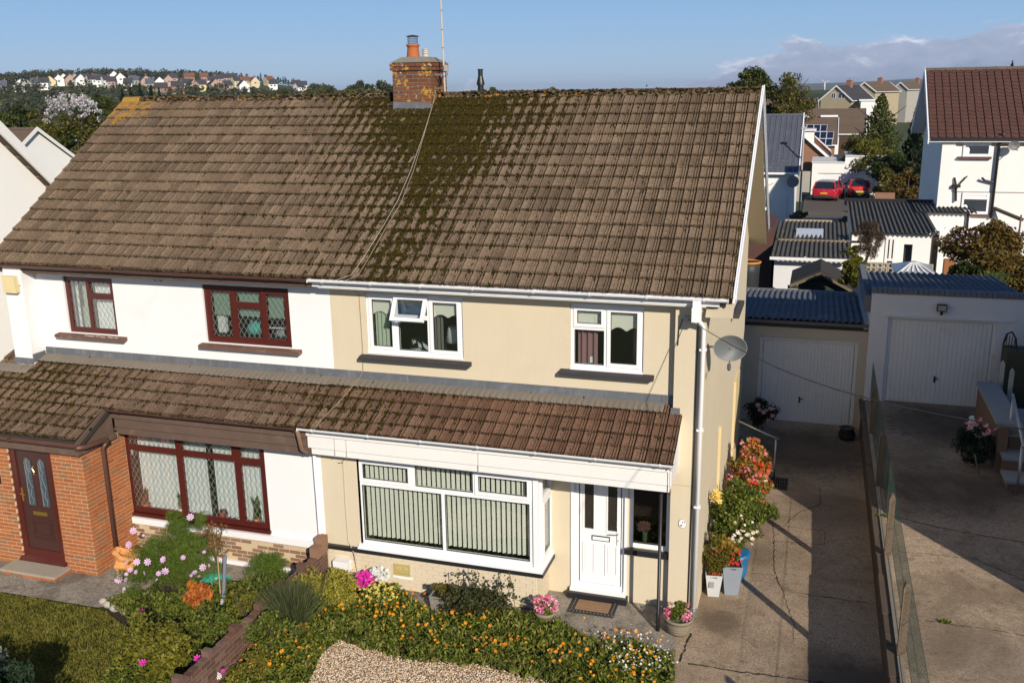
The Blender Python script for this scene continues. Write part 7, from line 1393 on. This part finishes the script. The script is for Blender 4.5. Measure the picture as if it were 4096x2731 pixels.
WP = scatter([G3(2380, 2590), G3(2560, 2570), G3(2700, 2640), G3(2710, 2740), G3(2450, 2740)], 130); V, Q = discs(np.stack([WP[:, 0], WP[:, 1], rs.uniform(.22, .36, len(WP))], 1), .016, petals=5); link('white_daisies', npmesh('white_daisies', V, Q, leafm('white_petal', [(.7, .7, .66), (.8, .8, .78)], .1)), None, 'stuff', 'tiny white flowers at the right tip of the marigold bed')
def shrub(label, px, py, w, d, h, mat, n=1500, ls=.05, nc=18, z=0, name='shrub', cat='shrub', asp=.45, stems=True, sh=.3, base=None, up=.3, lift=0.0):
    c = base or at(px, py, z=z); t = thing(name, label, cat, (c[0], c[1], z))
    if stems:
        mb = MB()
        for k in range(9): a = rnd.uniform(0, 6.28); mb.tube([(c[0], c[1], z), (c[0]+math.cos(a)*w*.15, c[1]+math.sin(a)*d*.15, z+h*.4), (c[0]+math.cos(a)*w*.34, c[1]+math.sin(a)*d*.34, z+h*.85)], [.010, .007, .003], 4)
        part(mb, 'stem', surf('stem_green', (.10, .09, .04), .9, .2) if 'stem_green' not in MATS else MATS['stem_green'], t)
    leafpart('foliage', clumps(nc, n//nc, (c[0], c[1], z+h*.52+lift), (w*.42, d*.42, h*.42), min(w, h)*.2, sh), ls, mat, t, asp, up); return t, c
YG = fol((.28, .24, .03), (.42, .36, .05), (.16, .17, .02), (.50, .45, .10)); OLV = fol((.08, .09, .01), (.17, .16, .02), (.26, .22, .03)); GRN = fol((.03, .055, .008), (.09, .13, .017), (.17, .205, .03), (.23, .21, .04)); DGRN = fol((.012, .03, .015), (.03, .055, .025), (.05, .075, .03)); ROSE = fol((.02, .035, .012), (.045, .06, .02), (.09, .095, .03), (.10, .06, .03))
FINE = fol((.06, .11, .012), (.11, .17, .02), (.17, .22, .035)); PINK = leafm('pink_petal', [(.62, .32, .55), (.70, .45, .66), (.75, .6, .72)], .1); MAG = leafm('magenta_petal', [(.62, .02, .28), (.75, .04, .38), (.55, .02, .4)], .1); RED = leafm('red_petal', [(.62, .02, .02), (.7, .05, .02), (.5, .01, .05)], .1); WHT = leafm('white_flower', [(.72, .72, .70), (.8, .8, .76)], .1); YEL = leafm('yellow_petal', [(.75, .50, .08), (.8, .6, .2)], .1); MIXR = leafm('mixed_petal', [(.65, .02, .02), (.6, .05, .4), (.75, .7, .65), (.7, .1, .08), (.6, .1, .3)], .1)
t, c = shrub('golden variegated evergreen bush at the end of the notched brick wall', 1225, 2430, .95, .8, .62, YG, 5200, .055, 40, base=(-7.45, -1.35))
leafpart('gold_leaf', clumps(24, 60, (-7.45, -1.45, .30), (.42, .4, .30), .12, .6), .05, YG, t, .5, .6)
t, c = shrub('small dark green tuft under the white meter box', 1362, 2320, .34, .3, .22, DGRN, 500, .09, 8, asp=.2, base=(-7.55, -.85))
t, c = shrub('yellow flowered snapdragons leaning over the marigolds', 1520, 2440, .8, .4, .42, GRN, 900, .06, 14); flowerpart('flower', inball(120, (c[0], c[1], .34), (.36, .2, .16)), .026, leafm('lemon', [(.6, .5, .05), (.7, .62, .2)], .1), t)
t, c = shrub('magenta and white busy lizzies against the cream wall', 1490, 2400, .42, .34, .42, GRN, 700, .05, 12, base=(-6.95, -.95)); flowerpart('magenta_flower', inball(110, (-7.0, -1.0, .36), (.17, .16, .16)), .035, MAG, t); flowerpart('white_flower', inball(110, (-6.80, -.86, .42), (.20, .14, .12)), .03, WHT, t)
t, c = shrub('dark leafed rose bush sprawling in front of the bay window', 1900, 2460, 1.5, .6, .62, ROSE, 2600, .07, 30, base=(-5.0, -1.15)); 
mb = MB(); RP = []
for k in range(7):
    p0 = Vector((-5.2+.15*k, -1.05, .3)); p2 = p0+Vector((rnd.uniform(-.25, .1), .05, rnd.uniform(.3, .62))); p1 = p0.lerp(p2, .5)+Vector((rnd.uniform(-.06, .06), 0, .05)); mb.tube([p0, p1, p2], .006, 4); RP += [tuple(p0.lerp(p2, rnd.random())+Vector((rnd.gauss(0, .05), rnd.gauss(0, .04), rnd.gauss(0, .04)))) for _ in range(34)]
part(mb, 'stem', MATS['stem_green'], t); leafpart('rose_leaf', RP, .07, ROSE, t, .6, .2, kind='stuff')
for k, (bx_, by_, w_, h_, m_, lab) in enumerate(((-7.60, -1.65, .85, .95, YG, 'golden leafed shrub spilling against the right face of the notched wall'), (-7.62, -3.05, .75, .85, GRN, 'soft green fern-like plant at the foot of the notched wall'), (-8.25, -2.6, .8, .90, OLV, 'olive leafed shrub leaning on the left face of the notched wall'), (-8.25, -3.3, .7, .85, GRN, 'bushy green plant behind the lower notched wall'), (-7.55, -3.75, .6, .5, OLV, 'low yellowing clump beside the bottom end of the notched wall'), (-8.45, -1.7, .6, .7, GRN, 'leafy green plant between the cosmos and the notched wall'))):
    shrub(lab, 0, 0, w_, w_*.8, h_, m_, 1700, .06, 22, base=(bx_, by_))
# planters
PL_GREY = surf('planter_grey', (.24, .22, .19), .9, .15, 6, 50, .004); PL_STONE = surf('stone_pot', (.26, .22, .16), .92, .25, 5, 50, .006, grime=.4, gcol=(.13, .11, .08)); PL_WHITE = surf('planter_white', (.50, .52, .54), .5, .05); PL_BLUE = surf('pot_blue', (.01, .16, .36), .3, .1, spec=.6); PL_SLATE = surf('planter_slate', (.24, .27, .32), .6, .1)
def sqpot(nm, lab, c, w0, w1, h, mat, rot=0, z=0):
    t = thing(nm, lab, 'plant pot', (c[0], c[1], z)); mb = MB(); mb.lathe((0, 0, 0), [(w0, 0), (w1, h), (w1*.9, h), (w1*.85, h-.04)], 4); R_ = Matrix.Rotation(rot, 3, 'Z'); mb.v = [tuple(R_@Vector(v)+Vector((c[0], c[1], z))) for v in mb.v]; part(mb, 'pot', mat, t)
    part(MB().lathe((c[0], c[1], z+h-.035), [(w1*.8, 0), (w1*.6, .02)], 8), 'soil', SOIL, t); return t
c = (-5.62, -1.0); t = sqpot('plant_pot', 'square grey stone-effect planter with a yellowing dwarf conifer', c, .17, .22, .32, PL_GREY); leafpart('foliage', clumps(14, 90, (c[0], c[1], .42), (.15, .15, .09), .06), .05, fol((.10, .14, .02), (.28, .16, .03), (.05, .10, .02)), t, .3, .6)
c = tuple(G3(2180, 2500))[:2]; t = thing('plant_pot', 'grey pot of red, white and magenta busy lizzies at the edge of the marigold bed', 'plant pot', (*c, 0)); part(MB().lathe((*c, 0), [(.13, 0), (.16, .22), (.175, .23), (.175, .27), (.15, .27)], 18), 'pot', PL_STONE, t, smooth=True); leafpart('foliage', clumps(12, 60, (*c, .34), (.16, .16, .08), .06), .05, GRN, t); flowerpart('flower', inball(120, (*c, .38), (.23, .2, .12)), .033, MIXR, t)
c = tuple(G3(2713, 2530))[:2]; t = thing('plant_pot', 'round weathered stone pot of pink and red bedding by the black porch post', 'plant pot', (*c, 0)); part(MB().lathe((*c, 0), [(.13, 0), (.17, .06), (.215, .20), (.225, .26), (.24, .265), (.24, .30), (.21, .30), (.2, .26)], 26), 'pot', PL_STONE, t, smooth=True)
mb = MB()
for k in range(4): mb.tube([(c[0]+(.185+.012*k)*math.cos(a), c[1]+(.185+.012*k)*math.sin(a), .08+.045*k) for a in np.linspace(0, 6.2832, 22)], .008, 4)
part(mb, 'banding', PL_STONE, t); leafpart('foliage', clumps(16, 80, (*c, .40), (.15, .15, .10), .07), .055, fol((.05, .10, .01), (.12, .18, .02), (.20, .12, .03)), t); flowerpart('flower', np.concatenate([inball(60, (c[0]-.15, c[1]-.05, .36), (.09, .14, .09)), inball(60, (c[0]+.13, c[1]-.06, .36), (.09, .13, .09)), inball(26, (c[0], c[1]+.1, .45), (.18, .06, .04))]), .026, leafm('bedding_petal', [(.65, .04, .12), (.6, .1, .25), (.75, .65, .6), (.55, .02, .04), (.5, .3, .6)], .1), t)
c = tuple(G3(2852, 2375))[:2]; c = (c[0], c[1]); t = sqpot('plant_pot', 'tall white square pot with a small bronze-green shrub by the white downpipe', c, .13, .20, .42, PL_WHITE, D2R(8)); part(MB().box(c[0]-.06, c[0]+.02, c[1]-.155, c[1]-.135, .20, .30), 'label_patch', surf('label_grey', (.28, .28, .28), .7), t)
leafpart('foliage', np.concatenate([clumps(12, 60, (c[0], c[1], .50), (.10, .10, .05), .06), clumps(26, 80, (c[0]+.02, c[1]+.0, .80), (.26, .22, .30), .10)]), .05, fol((.10, .08, .01), (.18, .15, .02), (.07, .10, .015)), t, .35); part(MB().tube([(c[0], c[1], .35), (c[0]+.02, c[1], 1.0)], .012, 5), 'stem', MATS['stem_green'], t); flowerpart('bark_chip', inball(50, (c[0], c[1], .405), (.13, .13, .01)), .02, leafm('chip', [(.5, .08, .02), (.3, .05, .02)], 0), t)
c = (-1.02, .95); t = sqpot('plant_pot', 'tall slate-grey tapered planter of red bedding against the side wall', c, .16, .24, .55, PL_SLATE, D2R(12)); leafpart('foliage', clumps(20, 90, (c[0]-.05, c[1], .72), (.24, .22, .2), .09), .055, GRN, t); flowerpart('flower', inball(120, (c[0]-.05, c[1]-.05, .72), (.27, .22, .18)), .028, RED, t); flowerpart('bronze_leaf', inball(90, (c[0]-.12, c[1]-.05, .85), (.2, .18, .2)), .04, leafm('bronze', [(.30, .22, .02), (.2, .08, .02)]), t)
c = (-.98, 1.45); t = thing('plant_pot', 'blue glazed pot holding a tall leafy rose with yellow and white flowers', 'plant pot', (*c, 0)); part(MB().lathe((*c, 0), [(.15, 0), (.2, .2), (.22, .45), (.24, .47), (.24, .52), (.2, .52)], 20), 'pot', PL_BLUE, t, smooth=True)
leafpart('foliage', clumps(46, 110, (c[0]-.12, c[1]+.05, 1.15), (.32, .35, .62), .13), .065, GRN, t); flowerpart('flower', np.concatenate([inball(12, (c[0]-.36, c[1]-.2, 1.62), (.1, .08, .1))]), .065, YEL, t); flowerpart('small_flower', inball(40, (c[0]+.05, c[1]-.2, 1.0), (.36, .2, .3)), .035, leafm('cream_petal', [(.75, .65, .45), (.8, .78, .7), (.75, .35, .1)], .1), t)
t, c_ = shrub('tall green winter-sweet shrub reaching out over the drive', 0, 0, .95, .8, 1.5, GRN, 5200, .085, 44, base=(-1.0, 2.7), asp=.3)
leafpart('foliage', np.concatenate([clumps(10, 60, (-.55, 2.4, .95-.03*k), (.22, .15, .1), .07) for k in range(3)]), .085, GRN, t, .3)
MULT = leafm('hydrangea_leaf', [(.08, .13, .02), (.20, .20, .03), (.55, .20, .03), (.62, .10, .06), (.12, .15, .02)], .25)
for k, (bx_, by_, hh, lab) in enumerate(((-1.0, 4.1, 1.15, 'lower of the two red and orange tinted hydrangeas by the side wall'), (-1.0, 5.1, 1.35, 'upper red and orange tinted hydrangea behind the handrail'))):
    t, c_ = shrub(lab, 0, 0, .85, .8, hh, MULT, 2600, .095, 34, base=(bx_, by_), asp=.6, up=.8); flowerpart('flower', inball(38, (bx_-.05, by_-.25, hh*.82), (.36, .2, .26)), .032, leafm('hyd_pink', [(.6, .15, .25), (.65, .3, .35), (.55, .04, .2)], .1), t); flowerpart('red_leaf', inball(12, (bx_+.2, by_-.3, hh*.6), (.24, .1, .3)), .055, RED, t, (0, -.5, .8), 3)
t, c_ = shrub('dark rose bush in the shade by the cream garage door', 0, 0, .8, .6, 1.0, fol((.012, .02, .01), (.03, .035, .015), (.05, .03, .02)), 1800, .08, 24, base=(-1.0, 9.2)); flowerpart('flower', inball(9, (-.95, 8.9, .7), (.35, .1, .3)), .06, leafm('pale_rose', [(.7, .35, .3), (.6, .4, .4)], .1), t)
t, c_ = shrub('shaded shrub with red and lilac flowers beside the right-hand steps', 0, 0, .85, .8, .95, DGRN, 2400, .08, 28, base=(3.42, 5.95), z=.85); flowerpart('flower', inball(22, (3.4, 5.8, 1.75), (.36, .2, .2)), .05, MIXR, t); part(MB().tube([(3.42, 5.5, .85), (3.3, 5.4, 1.3)], .015, 5), 'cane', METAL, t)
# ---- left garden
t, c = shrub('big feathery cosmos clump below the leaded bay window', 0, 0, 1.5, 1.1, 1.25, FINE, 200, .05, 8, base=(-10.35, -1.65), asp=.1)
FC = np.concatenate([clumps(60, 230, (-10.35, -1.65, .62), (.78, .55, .42), .20, .1), clumps(16, 200, (-10.25, -1.35, 1.15), (.32, .25, .35), .13, .1), clumps(16, 180, (-10.8, -2.1, .35), (.42, .35, .25), .16, .1)]); leafpart('feathery_leaf', FC, .10, FINE, t, .07, .1)
FLP = [(-11.05, -2.05, .62), (-11.15, -2.15, .42), (-10.95, -2.2, .5)]
for px, py in ((475, 2317), (494, 2364), (505, 2318), (515, 2365), (580, 2290), (628, 2318), (497, 2354), (653, 2238), (592, 2246), (548, 2246), (517, 2178), (733, 2229), (534, 2122), (572, 2140), (838, 2260), (812, 2268), (766, 2300), (796, 2305), (780, 2290), (817, 2208), (762, 2068), (655, 2238), (660, 2285), (635, 2293), (545, 2287), (522, 2280), (590, 2372), (465, 2320)): FLP.append(tuple(at(px, py, y=-2.15)))
flowerpart('flower', FLP, .055, PINK, t, (0, -.75, .6), 8)
t, c = shrub('smaller feathery cosmos beside the white downpipe', 0, 0, .7, .5, .85, FINE, 120, .05, 6, base=(-8.75, -1.25), asp=.1); leafpart('feathery_leaf', clumps(34, 170, (-8.75, -1.25, .45), (.34, .24, .36), .13, .1), .09, FINE, t, .07, .1)
t, c = shrub('orange and red leaved peony low in the left bed', 0, 0, .72, .55, .4, leafm('peony', [(.5, .13, .03), (.6, .25, .04), (.4, .06, .03), (.35, .22, .05)]), 1000, .16, 16, base=tuple(G3(775, 2420))[:2], asp=.24, up=.9)
t, c = shrub('small dried-out brown tree tied to a grey stake', 0, 0, .5, .4, .75, leafm('dry_leaf', [(.16, .08, .03), (.28, .15, .06), (.12, .10, .03)]), 420, .07, 16, base=(-9.42, -1.75), z=.75, asp=.3, name='sapling', cat='tree'); part(MB().tube([(-9.42, -1.75, 0), (-9.40, -1.75, .8), (-9.45, -1.75, 1.4)], .012, 5), 'trunk', surf('pale_stem', (.42, .30, .15), .8), t)
single(MB().bar((-9.30, -1.85, 0), (-9.34, -1.62, .78), .05, .03), 'stake', surf('stake_grey', (.16, .18, .22), .8), 'grey timber stake supporting the dried-out sapling', 'stake', (-9.3, -1.8, 0))
# orange rubble sack and green bag
sk = thing('sack', 'crumpled orange woven sack leaning on the brick porch', 'sack', (-11.65, -1.25, 0)); SK = surf('orange_sack', (.66, .30, .10), .7, .25, 7, 30, .01); mb = MB(); n = 18; prof = [(.16, 0), (.23, .05), (.25, .18), (.22, .30), (.25, .38), (.20, .44), (.17, .36)]
V = []
for (r, z) in prof:
    for k in range(n): a = 2*math.pi*k/n; q = 1+.13*math.sin(3*a+z*9)+.07*math.sin(7*a-z*14)+rnd.uniform(-.03, .03); V.append((-11.62+r*q*math.cos(a)*1.1, -1.35+r*q*math.sin(a)*.8, z*(1+.12*math.sin(2*a+1))))
part(mb.add(V, [(i*n+k, i*n+(k+1) % n, (i+1)*n+(k+1) % n, (i+1)*n+k) for i in range(len(prof)-1) for k in range(n)]+[tuple(range(n))[::-1]]), 'bag', SK, sk, smooth=False)
gb = thing('plastic_bag', 'torn teal plastic bag lying in the left bed beside the stake', 'bag', tuple(G3(862, 2330))); GBM = surf('teal_plastic', (.03, .30, .22), .35, .3, 8, 30, .01); c = G3(862, 2330); V = []
for i in range(9):
    for j in range(7): V.append((c.x-.22+.055*i+rnd.uniform(-.02, .02), c.y-.16+.055*j, .05+.16*math.exp(-((i-4)**2/9+(j-3)**2/6))+rnd.uniform(-.03, .04)))
part(MB().add(V, [(i*7+j, (i+1)*7+j, (i+1)*7+j+1, i*7+j+1) for i in range(8) for j in range(6)]), 'sheet', GBM, gb)
# mixed bed filling
lb = [G3(440, 2400), G3(560, 2370), G3(700, 2380), G3(800, 2340), G3(960, 2330), G3(1060, 2310), G3(1150, 2260), G3(1130, 2370), G3(1000, 2480), G3(880, 2580), G3(800, 2760), G3(420, 2760), G3(500, 2600), G3(560, 2500)]
bedplants(lb, 14000, .22, .07, GRN, 'left_bed_leaves', 'mixed green ground cover in the bed left of the notched wall'); bedplants(lb, 2500, .24, .05, OLV, 'left_bed_yellow_leaves', 'yellowish low leaves mixed through the bed left of the notched wall')
WP = [tuple(at(px, py, z=.25)) for px, py in ((1003, 2371), (945, 2392), (892, 2405), (875, 2700), (1080, 2560))]; o = thing('daisies', 'few large white daisies near the notched wall', 'flowers', WP[0]); flowerpart('flower', WP, .055, WHT, o, (0, -.6, .8), 9)
MP = [tuple(at(px, py, z=.5)) for px, py in ((545, 2553), (572, 2650), (790, 2632), (1057, 2145), (893, 2683), (568, 2445), (546, 2460))]; o = thing('pink_flowers', 'scattered single magenta flowers rising from the left bed', 'flowers', MP[0]); flowerpart('flower', MP, .05, MAG, o, (0, -.6, .8), 7)
t, c = shrub('tall yellow-green leafy shrub at the bottom edge left of the notched wall', 0, 0, 1.15, .9, .95, OLV, 5200, .065, 46, base=tuple(G3(630, 2700))[:2], asp=.6, sh=.1)
t, c = shrub('fine grassy tuft of dark rush beside the notched wall', 0, 0, .5, .4, .5, DGRN, 60, .1, 6, base=(-7.60, -2.45)); ax_ = rs.normal(size=(2600, 3))*.33+np.array([0, 0, 1.0]); bp = np.array([c[0], c[1], .42])+np.stack([ax_[:, 0]*.42, ax_[:, 1]*.32, .08*ax_[:, 2]], 1); V, Q = leaves(bp, .75, .014, 0, ax_*2); link('blade', npmesh('blade', V, Q, fol((.05, .075, .03), (.11, .14, .06), (.24, .22, .09)), org(t)), t, 'stuff')
t, c = shrub('leafy green perennial hiding the middle of the notched wall', 0, 0, .7, .5, .6, GRN, 1500, .07, 20, base=(-7.62, -2.05)); t, c = shrub('wiry yellow flowering weed against the lower end of the notched wall', 0, 0, .6, .5, .42, OLV, 1000, .06, 16, base=(-7.6, -3.45)); t, c = shrub('pale silvery shrub tip in the bottom left corner', 0, 0, .9, .7, .7, fol((.20, .22, .16), (.35, .36, .28), (.12, .14, .09)), 1500, .06, 26, base=tuple(G3(-60, 2740))[:2])
for k, (px, py) in enumerate(((432, 2425), (458, 2440), (500, 2452), (415, 2412))): c = G3(px, py); single(MB().lathe((c.x, c.y, 0), [(.07, 0), (.08, .05), (.04, .09), (.01, .10)], 9, 1.2, .8), 'edging_stone', surf('pale_stone', (.42, .38, .32), .9, .2) if 'pale_stone' not in MATS else MATS['pale_stone'], '%s pale rounded stone of the row edging the left bed' % ['second', 'third', 'rightmost', 'leftmost'][k], 'stone', c, 'pale stones edging the left bed', smooth=True)
# lawn grass
lp_ = [(-17, -2.70), (-11.15, -2.64), (-10.35, -3.0), (-9.6, -4.0), (-9.5, -6.2), (-17, -6.2)]; LG = scatter(lp_, 70000); n = len(LG); ax_ = rs.normal(size=(n, 3))*.5+np.array([0, 0, .8]); ln = .5+.5*np.sin(LG[:, 0]*3+LG[:, 1]*2)*np.sin(LG[:, 1]*4.3-LG[:, 0])
V, Q = leaves(np.concatenate([LG, .025+.012*ln[:, None]], 1), .085, .11, 0, ax_*1.6); link('lawn_grass', npmesh('lawn_grass', V, Q, fol((.08, .10, .012), (.17, .18, .022), (.28, .24, .045), (.36, .29, .08), t=.3)), None, 'stuff', 'rough yellowing grass of the front lawn at bottom left')
# tree in front of the lawn, below the frame, whose shade lies in the corner
t, c = shrub('round clipped tree standing in front of the left lawn', 0, 0, 1.9, 1.7, 1.3, DGRN, 14000, .09, 60, base=(-9.4, -6.85), name='tree', cat='tree', z=0, lift=.55)
# weeds in cracks, doormat
for k, (px, py, z) in enumerate(((3780, 2488, .85), (3535, 2066, .85))): c = at(px, py, z=z); single_ = thing('weed', ['small green weed sprouting from the sunlit raised drive', 'small weed on the kerb beside the concrete post'][k], 'weed', c); leafpart('leaf', inball(60, (c.x, c.y, z+.02), (.10, .06, .02)), .05, GRN, single_)
for (px, py) in ((2740, 2475), (2715, 2600)): pass
mt = thing('doormat', 'brown coir doormat with a studded black rubber border at the white door', 'doormat', (-3.18, -.16, 0)); RUB = surf('rubber', (.03, .03, .032), .8, .2)
part(MB().box(-3.575, -2.795, -.463, .05, .004, .018), 'border', RUB, mt); part(MB().box(-3.47, -2.90, -.37, -.05, .0185, .026), 'coir', surf('coir', (.30, .18, .10), 1, .3, 20, 90, .006), mt); mb = MB()
for i in range(13):
    for y_ in (-.42, .0): mb.lathe((-3.54+.06*i, y_, .018), [(.010, 0), (.006, .006)], 6)
for i in range(6):
    for x_ in (-3.525, -2.845): mb.lathe((x_, -.36+.066*i, .018), [(.010, 0), (.006, .006)], 6)
part(mb, 'stud', surf('stud_pale', (.30, .26, .2), .7), mt)

# ================================================================== thin autumn haze in the air over the valley
mb = MB().box(-9100, 9100, -500, 9100, -3, 75); hz = link('haze', mb.mesh('haze', None), None, 'stuff')
hm = bpy.data.materials.new('haze_air'); hm.use_nodes = True; hm.node_tree.nodes.clear(); T = NT(hm.node_tree)
pv = T.n('VolumePrincipled', {'Color': (.75, .84, 1.0, 1), 'Density': .00009, 'Anisotropy': .2}); ou = T.n('OutputMaterial'); hm.node_tree.links.new(pv.outputs[0], ou.inputs['Volume']); hz.data.materials.append(hm)
